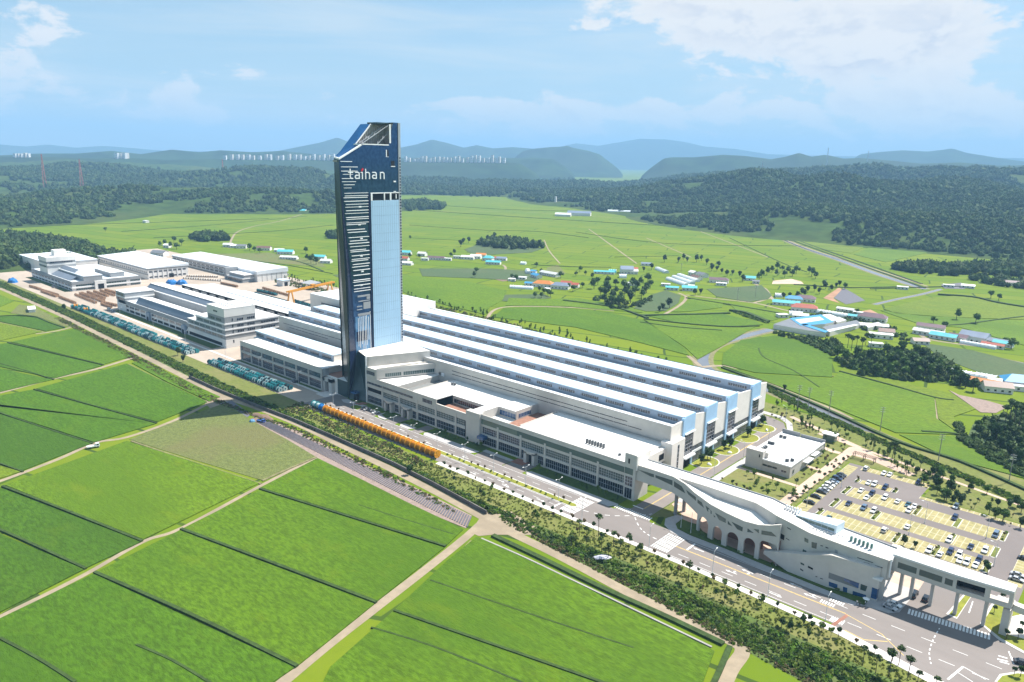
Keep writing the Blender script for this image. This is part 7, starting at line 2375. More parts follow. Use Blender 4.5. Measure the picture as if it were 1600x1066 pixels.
# (photo x, photo y of the footprint centre, kind, roof, width, depth, height, turn)
HOUSES = [
    ('the hamlet behind the tower', [(632, 398, 'g', 'cyan', 20, 10, 4, .3), (660, 400, 'g', 'pale', 12, 9, 4, .2), (631, 407, 'g', 'red', 14, 9, 3.5, .3), (637, 414, 'g', 'white', 14, 8, 3, .2), (682, 406, 'g', 'plum', 24, 8, 3.4, .35), (664, 407, 'f', 'white', 10, 5, 3, .35), (699, 407, 'f', 'white', 12, 5, 3, .35), (717, 404, 'f', 'pale', 16, 6, 3.2, .35), (731, 405, 'g', 'white', 18, 8, 3.6, .35), (744, 404, 'g', 'white', 15, 9, 4, .3),
      (752, 402, 'g', 'orange', 14, 9, 4, .4), (763, 407, 'h', 'cyan', 14, 11, 4, .2), (776, 406, 'g', 'red', 8, 7, 3, .3), (784, 407, 'g', 'slate', 14, 8, 3.4, .3), (771, 413, 'g', 'cyan', 20, 8, 3.4, .3), (818, 413, 'v', 'white', 7, 8, 3.4, .2)]),
    ('the farmsteads beyond the hall', [(825, 426, 'v', 'white', 24, 7, 3.6, -1.0), (838, 434, 'g', 'blue', 14, 8, 3.6, -.5), (834, 427, 'g', 'blue', 7, 6, 3, .1), (859, 431, 'g', 'pale', 28, 8, 3.6, -.3), (815, 451, 'v', 'white', 26, 7, 3.2, .3), (830, 446, 'g', 'blue', 14, 6, 2.8, .3), (849, 448, 'h', 'orange', 22, 12, 4.2, .2), (876, 451, 'h', 'slate', 20, 11, 4.2, .2), (855, 455, 'f', 'white', 6, 5, 3, .2), (885, 445, 'g', 'red', 12, 7, 3, .3), (899, 449, 'g', 'red', 8, 8, 3.4, .2), (812, 436, 'f', 'pale', 16, 9, 2.4, .3), (800, 439, 'f', 'white', 8, 7, 2.4, .3)]),
    ('the farmsteads round the big wood', [(944, 428, 'g', 'cyan', 26, 6, 3, .35), (957, 426, 'v', 'cyan', 9, 10, 4, .3), (979, 427, 'g', 'slate', 16, 15, 6, .5), (987, 424, 'g', 'red', 15, 8, 3.6, .5), (990, 428, 'g', 'pale', 10, 9, 4, .5), (973, 434, 'v', 'white', 9, 9, 4.4, .5), (985, 446, 'f', 'pale', 10, 7, 3, .3), (1010, 415, 'g', 'slate', 14, 6, 3, .3), (1034, 424, 'v', 'white', 34, 7, 3.4, -.85), (1058, 442, 'v', 'white', 48, 7.5, 3.4, -.78), (1067, 439, 'v', 'white', 48, 7.5, 3.4, -.78), (1075, 436, 'v', 'white', 48, 7.5, 3.4, -.78), (1040, 447, 'f', 'white', 10, 6, 2.6, .3), (1050, 453, 'g', 'cyan', 14, 6, 3, .3), (1077, 454, 'g', 'cyan', 16, 9, 3.6, .3), (1080, 450, 'f', 'white', 7, 5, 3, .3)]),
    ('the hamlet among the rice fields', [(1083, 430, 'g', 'white', 10, 8, 4, -.6), (1088, 437, 'g', 'brown', 14, 8, 3.6, -.6), (1097, 433, 'g', 'grey', 14, 9, 4, -.6), (1115, 441, 'g', 'plum', 10, 9, 4, .2), (1128, 442, 'h', 'plum', 15, 10, 4, .2), (1127, 446, 'f', 'white', 12, 6, 2.8, .2), (1171, 438, 'g', 'cyan', 14, 9, 3.4, .2), (1181, 443, 'g', 'grey', 8, 5, 3, .2)]),
    ('the cluster by the blue farm', [(1217, 464, 'v', 'white', 8, 8, 4, .2), (1240, 471, 'h', 'blue', 17, 10, 3.6, .2), (1258, 471, 'h', 'plum', 20, 11, 4, .1), (1228, 477, 'g', 'cyan', 26, 9, 3.2, .15), (1256, 486, 'h', 'red', 24, 12, 4.2, .15), (1222, 496, 'f', 'white', 10, 6, 3, .7), (1243, 493, 'v', 'white', 12, 9, 4, .2), (1250, 497, 'g', 'pale', 14, 7, 3, .3), (1298, 492, 'v', 'white', 34, 8, 3.6, -.25), (1321, 487, 'g', 'pale', 16, 6, 2.8, -.2), (1342, 492, 'f', 'white', 10, 5, 2.6, -.1), (1336, 498, 'g', 'cyan', 12, 6, 2.8, 0), (1363, 501, 'h', 'plum', 24, 12, 4.2, -.1), (1378, 503, 'g', 'white', 8, 6, 3, -.1), (1364, 513, 'g', 'pale', 24, 7, 3, .3), (1384, 524, 'g', 'brown', 12, 9, 4, .2), (1376, 528, 'f', 'white', 18, 8, 3.4, .2), (1368, 542, 'f', 'pale', 10, 6, 3, .3)]),
    ('the farm row at the right', [(1454, 516, 'g', 'plum', 22, 9, 3.8, -.1), (1451, 524, 'g', 'pale', 24, 8, 3.4, -.25), (1474, 530, 'g', 'cyan', 20, 9, 3.4, -.25), (1497, 532, 'g', 'plum', 14, 9, 3.6, -.3), (1522, 533, 'g', 'slate', 20, 14, 5, -.3), (1528, 541, 'v', 'white', 26, 5, 2.8, -.3), (1551, 543, 'g', 'red', 16, 5, 2.8, -.3), (1553, 538, 'g', 'slate', 20, 8, 3.4, -.3), (1567, 541, 'g', 'cyan', 14, 7, 3, -.3), (1437, 537, 'g', 'brown', 12, 8, 3, .4)]),
    ('the hamlet below the wooded knoll', [(1513, 588, 'v', 'white', 28, 7, 3.4, -.2), (1540, 592, 'v', 'white', 12, 7, 3.4, -.2), (1537, 604, 'g', 'orange', 18, 8, 3.6, -.2), (1555, 601, 'g', 'pale', 9, 7, 3, 0), (1557, 611, 'g', 'brown', 16, 10, 4, .2), (1576, 600, 'g', 'red', 8, 6, 3, .2), (1594, 604, 'h', 'blue', 22, 14, 4.5, .2), (1588, 609, 'f', 'pale', 14, 8, 3, .2)]),
    ('the hamlet left of the tower', [(357, 386, 'g', 'pale', 14, 9, 4, .6), (366, 387, 'g', 'white', 10, 8, 3.5, .6), (378, 388, 'g', 'grey', 14, 9, 4, .6), (413, 391, 'g', 'brown', 20, 10, 4, .5), (437, 394, 'g', 'pale', 14, 8, 3.6, .5), (447, 397, 'g', 'cyan', 22, 10, 4, .5), (452, 405, 'g', 'pale', 24, 8, 3, .4), (500, 405, 'g', 'cyan', 16, 9, 4, .4), (510, 411, 'g', 'pale', 14, 9, 3.4, .4), (262, 387, 'g', 'white', 9, 8, 4, .3), (250, 400, 'g', 'grey', 20, 12, 5, .3), (180, 327, 'g', 'red', 16, 10, 5, .4), (471, 332, 'g', 'cyan', 26, 14, 5, .3), (497, 327, 'g', 'white', 14, 10, 4, .3), (228, 348, 'f', 'white', 10, 8, 4, 0)]),
    ('the sheds far across the plain', [(905, 337, 'g', 'slate', 60, 22, 7, .3), (880, 338, 'g', 'white', 40, 16, 5, .3), (975, 332, 'v', 'white', 90, 20, 6, .3), (970, 313, 'g', 'blue', 60, 24, 6, .3), (1020, 322, 'v', 'white', 70, 22, 6, .3), (1098, 322, 'g', 'white', 50, 20, 6, .3), (1128, 320, 'v', 'white', 50, 22, 6, .3), (1120, 313, 'f', 'white', 130, 30, 5, .3), (20, 316, 'v', 'white', 60, 30, 8, .2), (38, 315, 'g', 'slate', 40, 26, 8, .2), (62, 322, 'g', 'plum', 30, 18, 5, .3), (105, 318, 'g', 'red', 20, 12, 5, .4), (156, 306, 'f', 'white', 80, 20, 6, .3), (893, 308, 'g', 'blue', 18, 18, 20, .3), (905, 306, 'g', 'red', 60, 20, 6, .3), (920, 304, 'g', 'red', 40, 18, 6, .3), (868, 318, 'f', 'white', 6, 6, 22, .1), (1000, 303, 'g', 'white', 60, 20, 6, .3), (955, 308, 'g', 'pale', 60, 20, 6, .2), (990, 308, 'g', 'red', 50, 20, 6, .2), (1020, 308, 'g', 'orange', 40, 20, 6, .2), (730, 290, 'g', 'white', 50, 24, 8, .2), (700, 287, 'g', 'white', 60, 24, 8, .2), (660, 285, 'g', 'cyan', 60, 24, 8, .2), (712, 284, 'g', 'red', 50, 24, 8, .3), (760, 288, 'g', 'white', 60, 26, 8, .2), (745, 296, 'g', 'red', 90, 30, 7, .2), (770, 300, 'g', 'pale', 60, 24, 7, .2), (815, 285, 'f', 'white', 60, 30, 9, .2), (840, 283, 'g', 'cyan', 50, 30, 9, .2), (856, 276, 'f', 'white', 70, 30, 10, .2), (790, 278, 'g', 'white', 50, 30, 10, .2), (877, 275, 'f', 'brown', 50, 30, 16, .2), (178, 273, 'f', 'white', 80, 40, 12, .2), (265, 266, 'f', 'white', 120, 40, 12, .2), (250, 268, 'g', 'white', 100, 40, 12, .2), (232, 262, 'f', 'pale', 120, 40, 14, .2), (1443, 294, 'f', 'white', 90, 24, 12, .2), (1230, 320, 'g', 'white', 40, 20, 6, .2), (1272, 325, 'g', 'pale', 30, 20, 6, .2), (1446, 318, 'f', 'white', 30, 18, 7, .2), (1410, 452, 'f', 'white', 12, 7, 3, .1), (1482, 449, 'f', 'white', 12, 6, 3, 0), (1512, 450, 'g', 'white', 14, 7, 3, 0), (1580, 446, 'g', 'plum', 16, 9, 4, .1)]),
]


def house_mesh(kind, roof, w, d, h):
    mb = MB()
    w2, d2 = w / 2, d / 2
    if kind == 'v':          # plastic tunnel
        n = 7
        prof = [(-d2 * math.cos(math.pi * k / n), h * math.sin(math.pi * k / n) ** .8) for k in range(n + 1)]
        for a, b in zip(prof[:-1], prof[1:]):
            mb.face([(-w2, a[0], a[1]), (-w2, b[0], b[1]), (w2, b[0], b[1]), (w2, a[0], a[1])][::-1], 0)
        mb.face([(w2, y, z) for y, z in prof], 0)
        mb.face([(-w2, y, z) for y, z in reversed(prof)], 0)
        k = -w2
        while k <= w2 + .01:
            mb.box(k - .12, k + .12, -d2 * .72, d2 * .72, h * .70, h * .985 + .06, 1)
            k += max(3.0, w / 12)
        return None, mb.mesh('tunnel_film', [PLASTIC if roof != 'cyan' else RM['cyan'], TRIM_W])
    wall = MB()
    wall.box(-w2, w2, -d2, d2, 0, h)
    rf = MB()
    o = .5
    if kind == 'f':
        rf.box(-w2 - .3, w2 + .3, -d2 - .3, d2 + .3, h, h + .35)
    elif kind == 'g':
        r = h + d * .24
        rf.face([(-w2 - o, -d2 - o, h - .1), (w2 + o, -d2 - o, h - .1), (w2 + o, 0, r), (-w2 - o, 0, r)])
        rf.face([(w2 + o, d2 + o, h - .1), (-w2 - o, d2 + o, h - .1), (-w2 - o, 0, r), (w2 + o, 0, r)])
        wall.face([(w2, -d2, h), (w2, d2, h), (w2, 0, r - .15)])
        wall.face([(-w2, d2, h), (-w2, -d2, h), (-w2, 0, r - .15)])
    else:
        r = h + d * .26
        k = w2 - d2 * .7
        c = [(-w2 - o, -d2 - o, h - .1), (w2 + o, -d2 - o, h - .1), (w2 + o, d2 + o, h - .1), (-w2 - o, d2 + o, h - .1)]
        rf.face([c[0], c[1], (k, 0, r), (-k, 0, r)])
        rf.face([c[1], c[2], (k, 0, r)])
        rf.face([c[2], c[3], (-k, 0, r), (k, 0, r)])
        rf.face([c[3], c[0], (-k, 0, r)])
    return wall.mesh('wall', W_WHITE if roof not in ('brown', 'plum') else W_CREAM), rf.mesh('roof', RM[roof])


KN = {'g': 'gabled house', 'h': 'hip roofed house', 'f': 'flat roofed shed', 'v': 'tunnel greenhouse'}
for place, hs in HOUSES:
    cnt = {}
    tot = {}
    for h in hs:
        tot[(h[2], h[3])] = tot.get((h[2], h[3]), 0) + 1
    for (hx, hy, kind, roof, w, d, h, rz) in sorted(hs, key=lambda q: q[0]):
        key = (kind, roof)
        i = cnt[key] = cnt.get(key, 0) + 1
        ordn = '' if tot[key] == 1 else f', {ORD[i - 1]} from the left'
        col_ = 'greenhouse' if kind == 'v' else ('shed' if kind == 'f' else 'house')
        t_ = thing({'v': 'tunnel_greenhouse', 'f': 'flat_shed', 'g': 'gabled_house', 'h': 'farm_house'}[kind], f'{roof} {KN[kind]} in {place}{ordn}', col_, G(hx, hy), rz + .2)
        wm, rm = house_mesh(kind, roof, w, d, h)
        if wm:
            link('wall', wm, t_)
            if hy > 380:
                n = max(2, int(w / 4))
                for k in range(n):
                    link('window', part(None, 'window', GLASS, (-.7, .7, -d / 2 - .04, -d / 2 - .0, 1.0, 2.2)).data, t_, (-w / 2 + w * (k + .5) / n, 0, 0)) if False else None
                mb = MB()
                for k in range(n):
                    xx = -w / 2 + w * (k + .5) / n
                    mb2 = MB()
                    mb2.box(xx - .7, xx + .7, -d / 2 - .04, -d / 2 - .005, 1.0, 2.2)
                    mb2.build('window', GLASS, t_)
        link('roof' if wm else 'tunnel_film', rm, t_)

# the farm with the broad blue edged roofs
fm = thing('blue_roofed_farm', 'sprawling livestock farm with blue edged roofs and long grey sheds', 'farm building', (0, 0, 0))


def ground_block(name, pts, z0, z1, m, top, par):
    mb = MB()
    mb.prism([(p.x, p.y) for p in gp(pts)], z0, z1, 0, 1)
    return mb.build(name, [m, top], par)


ground_block('grey_shed', [(1208, 514), (1232, 505), (1252, 512), (1290, 527), (1262, 524)], 0, 4.2, W_CREAM, RM['grey'], fm)
ground_block('blue_roof', [(1233, 505), (1282, 499), (1302, 511), (1288, 514), (1250, 517)], 0, 4.6, W_CREAM, RM['blue'], fm)
ground_block('yard_roof', [(1241, 508), (1280, 503), (1287, 508), (1250, 514)], 4.6, 4.9, W_CREAM, RM['pale'], fm)
ground_block('side_roof', [(1284, 499), (1296, 498), (1312, 505), (1296, 510)], 0, 4.4, W_WHITE, RM['white'], fm)
ground_block('blue_strip', [(1250, 515), (1258, 514), (1293, 526), (1288, 528)], 4.2, 4.6, RM['blue'], RM['blue'], fm)
ground_block('long_shed', [(1284, 518), (1337, 507), (1346, 512), (1296, 526)], 0, 4.0, W_CREAM, RM['grey'], fm)
ground_block('eaves_strip', [(1290, 523), (1335, 513.5), (1341, 515), (1295, 526)], 3.9, 4.1, RM['pale'], RM['pale'], fm)
ground_block('pale_roof', [(1299, 503), (1310, 501), (1322, 506), (1308, 510)], 0, 3.6, W_CREAM, RM['pale'], fm)
ground_block('end_shed', [(1350, 513), (1372, 509), (1379, 513), (1356, 518)], 0, 3.4, W_CREAM, RM['pale'], fm)

# distant apartment blocks: slab on a rise, with window courses
APT = [mat('apartment_white', (0.72, 0.72, 0.72), 0.8, 0.04), mat('apartment_cream', (0.66, 0.61, 0.55), 0.8, 0.04)]
ra = random.Random(9)
APTS = [((183, 246, 6, 7), (188, 247, 6, 6), (194, 247, 9, 8), (199, 246, 4, 7)), ((24, 245, 4, 5), (29, 244, 3, 4), (34, 245, 4, 5), (40, 244, 4, 5), (45, 244, 3, 4)),
        tuple((352 + 9 * k + ra.uniform(-2, 2), 248 + ra.uniform(-1.2, 1.2), 4.5, 5 + ra.uniform(-1, 2)) for k in range(14)), tuple((476 + 7.5 * k, 247 + ra.uniform(-1, 1), 4, 4.5 + ra.uniform(-1, 2.2)) for k in range(7)),
        tuple((634 + 6.4 * k + ra.uniform(-1, 1), 251 + ra.uniform(-1.2, 1.2), 3.6, 5 + ra.uniform(-1.2, 3)) for k in range(25))]
anm = ('the white cluster on the left ridge', 'the faint cluster at the left edge', 'the long row left of the tower', 'the row beside the tower head', 'the long row right of the tower')
for grp, nm in zip(APTS, anm):
    for k, (ax_, ay, aw, ah) in enumerate(grp):
        D = 4990
        p0, p1 = A(ax_, ay, D), A(ax_, ay - ah, D)
        sc = D / FPX
        ap = thing('apartment_block', f'pale distant apartment block in {nm}', 'apartment block', (p0.x, p0.y, 0), .4 + ra.uniform(-.2, .2), f'apartment blocks of {nm}')
        w_ = aw * sc
        z0, z1_ = max(0, p0.z - 6), p1.z
        part(ap, 'wall', APT[k % 2], (-w_ / 2, w_ / 2, -7, 7, max(0, z0 - 30), z1_))
        mb = MB()
        n = max(3, int((z1_ - z0) / 9))
        for j in range(n):
            zz = z0 + (z1_ - z0) * (j + .4) / n
            mb.box(-w_ / 2 * .9, w_ / 2 * .9, -7.2, -7.0, zz, zz + 2.2)
        mb.build('window_course', W_GREY, ap)
PYR = mat('pylon_red', (0.55, 0.16, 0.10), 0.7)
for k, (ax_, yb, yt, D, lb) in enumerate(((68, 272, 241, 3000, 'red and white lattice pylon standing leftmost on the wooded ridge'), (126, 272, 249, 3000, 'red and white lattice pylon second from the left edge'), (348, 262, 249, 3600, 'red and white lattice pylon above the long apartment row'), (1293, 245, 231, 5200, 'tall grey lattice pylon on the far right ridge'), (1356, 247, 236, 5400, 'smaller grey lattice pylon on the far right ridge'), (1191, 262, 251, 3800, 'grey lattice pylon before the far right hills'))):
    b, t0 = A(ax_, yb, D), A(ax_, yt, D)
    py_ = thing('lattice_pylon', lb, 'pylon', (b.x, b.y, 0))
    m_ = PYR if k < 3 else STEEL
    mb = MB()
    H_, z0 = t0.z, 0
    for sx, sy in ((-1, -1), (1, -1), (1, 1), (-1, 1)):
        mb.bar((sx * 5, sy * 5, z0), (sx * .8, sy * .8, H_), .9, .9)
    for j in range(8):
        z_ = max(0, b.z) + (H_ - max(0, b.z)) * j / 8
        s_ = 5 - 4.2 * z_ / H_
        mb.bar((-s_, -s_, z_), (s_, -s_, z_ + 5), .6, .6, j % 2)
        mb.bar((s_, s_, z_), (-s_, s_, z_ + 5), .6, .6, j % 2)
    mb.build('mast', [m_, TRIM_W if k < 3 else STEEL], py_)
    mb = MB()
    for f in (.97, .86, .75):
        mb.bar((-9, 0, H_ * f), (9, 0, H_ * f), .8, .8)
    mb.build('cross_arm', m_, py_)

# ------------------------------------------------------------------ trees and shrubs


def crown_mesh(name, m, rx, rz, zc, n=150, leaf=.5, seed=1, lumps=5, inner=.74, flat=0.0):
    """leaf-sized faces spread through a lumpy crown, thinning at its edge"""
    r = np.random.default_rng(seed)
    cen = r.normal(size=(lumps, 3))
    cen /= np.linalg.norm(cen, axis=1)[:, None]
    cen *= r.uniform(.25, .62, (lumps, 1))
    rad = r.uniform(.38, .62, lumps)
    v, f = [], []
    for k in range(n):
        j = r.integers(lumps)
        d = r.normal(size=3)
        d /= np.linalg.norm(d)
        p = cen[j] + d * rad[j] * r.uniform(.6, 1.05)
        p = np.array([p[0] * rx, p[1] * rx, p[2] * rz + zc])
        nn = d + r.normal(size=3) * .55
        nn /= np.linalg.norm(nn)
        u = np.cross(nn, r.normal(size=3))
        u /= np.linalg.norm(u)
        w = np.cross(nn, u)
        s = leaf * r.uniform(.55, 1.15)
        i = len(v)
        for a, b in ((-1, -.6), (.3, -1), (1, .4), (-.2, 1)):
            v.append((p + u * a * s * .6 + w * b * s * .6).tolist())
        f.append((i, i + 1, i + 2, i + 3))
    if inner:
        bm = bmesh.new()
        for j in range(lumps):
            bmesh.ops.create_icosphere(bm, subdivisions=1, radius=float(rad[j] * inner), matrix=Matrix.Translation(cen[j].tolist()))
        bm.verts.ensure_lookup_table()
        i = len(v)
        for q in bm.verts:
            c = q.co * (1 + .0) + Vector(r.normal(size=3).tolist()) * .05
            v.append((c.x * rx, c.y * rx, c.z * rz + zc))
        for q in bm.faces:
            f.append(tuple(i + x.index for x in q.verts))
        bm.free()
    me = bpy.data.meshes.new(name)
    me.from_pydata(v, [], f)
    me.materials.append(m)
    me.update()
    return me


def trunk_mesh(h, r, lean=.1, forks=3, seed=1):
    q = random.Random(seed)
    mb = MB()
    mb.tube((0, 0, 0), (lean, 0, h), r, r * .55, n=6)
    for k in range(forks):
        a = q.uniform(0, 6.28)
        z = h * q.uniform(.6, .95)
        L = h * q.uniform(.25, .45)
        mb.tube((lean * z / h, 0, z), (lean + math.cos(a) * L * .6, math.sin(a) * L * .6, z + L * .7), r * .5, r * .2, n=4)
    return mb.mesh('trunk', BARK)


TREES = {}


def tree_kind(key, m, rx, rz, zc, th, tr, n, leaf, lumps=5, inner=.74, nv=3, forks=3):
    TREES[key] = [(crown_mesh('crown', m, rx, rz, zc, n, leaf, 40 + k + len(TREES) * 7, lumps, inner), trunk_mesh(th, tr, .12 * th * .2, forks, k)) for k in range(nv)]


tree_kind('ball', LEAF_D, .95, .85, 2.3, 1.9, .09, 110, .42, 4)
tree_kind('young', LEAF_L, 1.2, 1.5, 2.7, 2.4, .08, 100, .45, 5, .5)
tree_kind('pine', LEAF_P, 1.7, 1.0, 6.3, 6.0, .14, 130, .55, 6, .5)
tree_kind('broad', LEAF, 3.6, 3.3, 5.2, 4.0, .28, 210, 1.0, 7)
tree_kind('dark', LEAF_D, 3.2, 3.6, 5.2, 4.0, .26, 200, 1.0, 6)
tree_kind('tallpine', LEAF_P, 3.6, 2.0, 11.5, 11.0, .28, 190, 1.1, 7, .6)
tree_kind('russet', LEAF_R, .9, .8, 1.9, 1.5, .07, 80, .4, 4, .6)
tree_kind('shrub', LEAF_L, .95, .65, .6, .35, .05, 70, .38, 4, .7)
tree_kind('cone', LEAF_D, .75, 1.5, 1.9, 1.0, .08, 100, .4, 4, .7)
tree_kind('sapling', LEAF, .9, 1.7, 2.9, 2.6, .07, 70, .42, 4, .45)
rt = random.Random(21)
NAMES = {'ball': 'round_clipped_tree', 'young': 'young_tree', 'pine': 'slender_pine', 'broad': 'broadleaf_tree', 'dark': 'dark_tree', 'tallpine': 'tall_pine', 'russet': 'russet_shrub', 'shrub': 'low_shrub', 'cone': 'conical_shrub', 'sapling': 'sapling'}


def tree(kind, x, y, label, group, s=1.0, z=0.1):
    cm, tm = rt.choice(TREES[kind])
    t_ = thing(NAMES[kind], label, 'shrub' if kind in ('russet', 'shrub', 'cone') else 'tree', (x, y, z), rt.uniform(0, 6.28), group)
    k = s * rt.uniform(.85, 1.18)
    t_.scale = (k, k, k * rt.uniform(.92, 1.12))
    link('trunk', tm, t_)
    link('crown', cm, t_)
    return t_


# clipped trees along the near pavement
x = -243.0
while x < -40:
    y = 220.4 - max(0, (x + 110)) * .055
    tree('ball' if rt.random() < .75 else 'russet', x, y, 'small round tree in the row along the near pavement', 'round trees along the near pavement', 1.0)
    x += rt.uniform(4.3, 6.6)
# pines over the bare earth by the crossing
for q in ((892, 860), (916, 850), (940, 862), (950, 876), (958, 855), (968, 868), (982, 862), (1000, 872), (905, 838), (935, 838), (1075, 908), (1348, 1040), (1368, 1052), (1388, 1058), (1418, 1060), (1432, 1075), (1460, 1082), (1404, 1040)):
    p = G(*q)
    lb = 'slender pine over the bare earth by the crossing' if q[0] < 1050 else 'thin roadside tree on the lawn at the lower right'
    tree('pine', p.x, p.y, lb, 'slender pines by the crossing' if q[0] < 1050 else 'thin trees on the lower right lawn', rt.uniform(.75, 1.0))
# lawn strip plantings
for k in range(64):
    x = rt.uniform(-356, -48)
    y = rt.uniform(209.6, 219.4) - max(0, x + 110) * .05
    if x < -245 and y > 217.5:
        y -= 4
    kd_ = rt.choice(('young', 'young', 'shrub', 'shrub', 'shrub', 'russet', 'cone'))
    tree(kd_, x, y, {'young': 'young light green tree on the roadside lawn strip', 'shrub': 'low light shrub on the roadside lawn strip', 'russet': 'low russet shrub on the roadside lawn strip', 'cone': 'dark conical shrub on the roadside lawn strip'}[kd_], f'{NAMES[kd_].replace("_", " ")}s on the roadside lawn strip')
for q in ((1221, 980), (1235, 988), (1262, 998), (1255, 976), (1268, 982)):
    p = G(*q)
    tree('dark', p.x, p.y, 'dark rounded bush tree in the cluster on the right lawn strip', 'dark bush trees on the right lawn strip', .36)
# shrubs in the planted median, and by the offices
for k in range(44):
    x = -352 + k * 4.2 + rt.uniform(-.8, .8)
    tree('russet' if rt.random() < .35 else 'shrub', x, 232 + rt.uniform(-.6, .6), 'small clipped shrub in the planted median', 'shrubs in the planted median', .75, .2)
for a, b in N_EDGE:
    x = a + 3
    while x < b - 1:
        kd_ = rt.choice(('shrub', 'young', 'cone', 'shrub'))
        tree(kd_, x, rt.uniform(247, 251.5), 'shady shrub in the bed before the office block', 'shrubs in the bed before the office block', rt.uniform(.7, 1.0), .2)
        x += rt.uniform(2.4, 4.2)
for yc in (313.5, 335, 358.5, 379):
    for k in range(4):
        tree(rt.choice(('ball', 'shrub', 'dark')) if k else 'ball', -153.5 + rt.uniform(-1.5, 2.0), yc + rt.uniform(-4.5, 4.5), 'small tree on the pocket lawns before the hall end', 'trees on the pocket lawns', .8 if k else 1.0, .2).scale = (.7, .7, .7)
# park lawns


def scatter(poly, n, kinds, label, group, s=1.0, avoid=None, seed=0):
    r_ = random.Random(seed)
    P = [(p.x, p.y) for p in gp(poly)]
    x0, x1 = min(p[0] for p in P), max(p[0] for p in P)
    y0, y1 = min(p[1] for p in P), max(p[1] for p in P)
    c = 0
    g = 0
    while c < n and g < n * 60:
        g += 1
        x, y = r_.uniform(x0, x1), r_.uniform(y0, y1)
        if inside(x, y, P):
            kd_ = r_.choice(kinds)
            tree(kd_, x, y, f'{NAMES[kd_].replace("_", " ")} {label}', f'{NAMES[kd_].replace("_", " ")}s {group}', s * r_.uniform(.8, 1.2))
            c += 1


def inside(x, y, P):
    r = False
    j = len(P) - 1
    for i in range(len(P)):
        if (P[i][1] > y) != (P[j][1] > y) and x < (P[j][0] - P[i][0]) * (y - P[i][1]) / (P[j][1] - P[i][1]) + P[i][0]:
            r = not r
        j = i
    return r


scatter([(1140, 748), (1166, 738), (1258, 770), (1228, 790), (1180, 775)], 22, ('young', 'young', 'pine', 'shrub'), 'on the lawn between bridge and canteen', 'on the lawn by the canteen', .95, seed=1)
scatter([(1112, 744), (1130, 752), (1180, 775), (1160, 768)], 7, ('russet', 'ball', 'shrub'), 'along the pavement beside the bridge roof', 'along the pavement by the bridge roof', .9, seed=2)
scatter([(1296, 690), (1334, 700), (1300, 730), (1270, 744), (1250, 748)], 22, ('young', 'shrub', 'russet', 'shrub'), 'on the lawn beside the canteen end wall', 'on the lawn by the canteen end', .9, seed=3)
scatter([(1205, 640), (1250, 662), (1330, 690), (1290, 690), (1240, 668), (1206, 655)], 30, ('young', 'ball', 'russet', 'sapling'), 'between the hall corner and the pink path', 'by the hall corner', .95, seed=4)
scatter([(1205, 622), (1280, 655), (1345, 690), (1310, 690), (1250, 664), (1205, 640)], 30, ('sapling', 'young', 'shrub'), 'along the stream side of the grounds', 'along the stream side', 1.0, seed=5)
scatter([(1340, 690), (1400, 712), (1446, 742), (1420, 748), (1360, 712)], 36, ('sapling', 'sapling', 'pine', 'young'), 'in the dense grove by the stream', 'in the grove by the stream', 1.0, seed=6)
scatter([(1440, 735), (1500, 752), (1600, 796), (1600, 832), (1530, 806), (1470, 780), (1440, 762)], 50, ('ball', 'broad', 'russet', 'young', 'dark'), 'on the lawn behind the car park', 'on the lawn behind the car park', .6, seed=7)
for k in range(13):
    tree('ball' if k % 2 else 'russet', -103.6, 290 + 6.3 * k, 'small round tree in the row beside the pink footpath', 'round trees beside the pink footpath', .95)
for (xc, y0, y1) in ((-92, 323.8, 334.6), (-91.2, 307, 317.6), (-92.6, 292.5, 302.6), (-32.2, 323.8, 334.6), (-75.9, 341, 346), (-91.8, 341, 346), (-63.3, 323.8, 334.6), (-74.6, 307, 317.6), (-62.7, 292.5, 302.6), (-49, 292.5, 302.6), (-46.9, 307, 317.6)):
    for k in range(3):
        tree('russet' if k % 2 else 'shrub', xc, y0 + (y1 - y0) * (k + .5) / 3, 'small shrub on the planted islands of the car park', 'shrubs on the car park islands', .75, .2)
for q in ((1412, 852), (1430, 857), (1543, 896), (1538, 890)):
    p = G(*q)
    tree('dark', p.x, p.y, 'dense green bush behind the bridge roof edge', 'bushes behind the bridge roof', .42)
for q in ((1553, 958), (1566, 940), (1572, 1000), (1590, 1000), (1596, 985), (1584, 1056), (1594, 1058)):
    p = G(*q)
    tree('ball', p.x, p.y, 'round clipped tree on the traffic islands by the gate', 'round trees on the gate islands', 1.1, .2)
for k in range(16):
    x = rt.uniform(-130, -64)
    y = curve_at([(-131, 248), (-122, 245), (-108, 244.2), (-64, 243.2)], x) + rt.uniform(.2, 1.6)
    tree('shrub', x, y, 'low shrub in the shady bed below the arches', 'shrubs below the arches', .8, .2)
for q in ((1262, 892), (1205, 862), (1325, 920), (1318, 915), (1232, 880)):
    p = G(*q)
    tree('cone', p.x, p.y - .6, 'dark upright shrub against the gate building wall', 'upright shrubs at the gate building', 1.0, .2)
# thin sapling belt behind the hall
for k in range(150):
    t = k / 149
    b = [(430, 434), (470, 444), (520, 452), (628, 466), (700, 486), (760, 500), (840, 522), (920, 546), (1000, 570), (1090, 596)]
    u = t * (len(b) - 1)
    i = min(int(u), len(b) - 2)
    f = u - i
    p = G(b[i][0] + (b[i + 1][0] - b[i][0]) * f, b[i][1] + (b[i + 1][1] - b[i][1]) * f)
    tree('sapling', p.x + rt.uniform(-4, 4), p.y + rt.uniform(-2, 13), 'slim sapling in the belt behind the long hall', 'saplings behind the long hall', rt.uniform(1.0, 1.5))
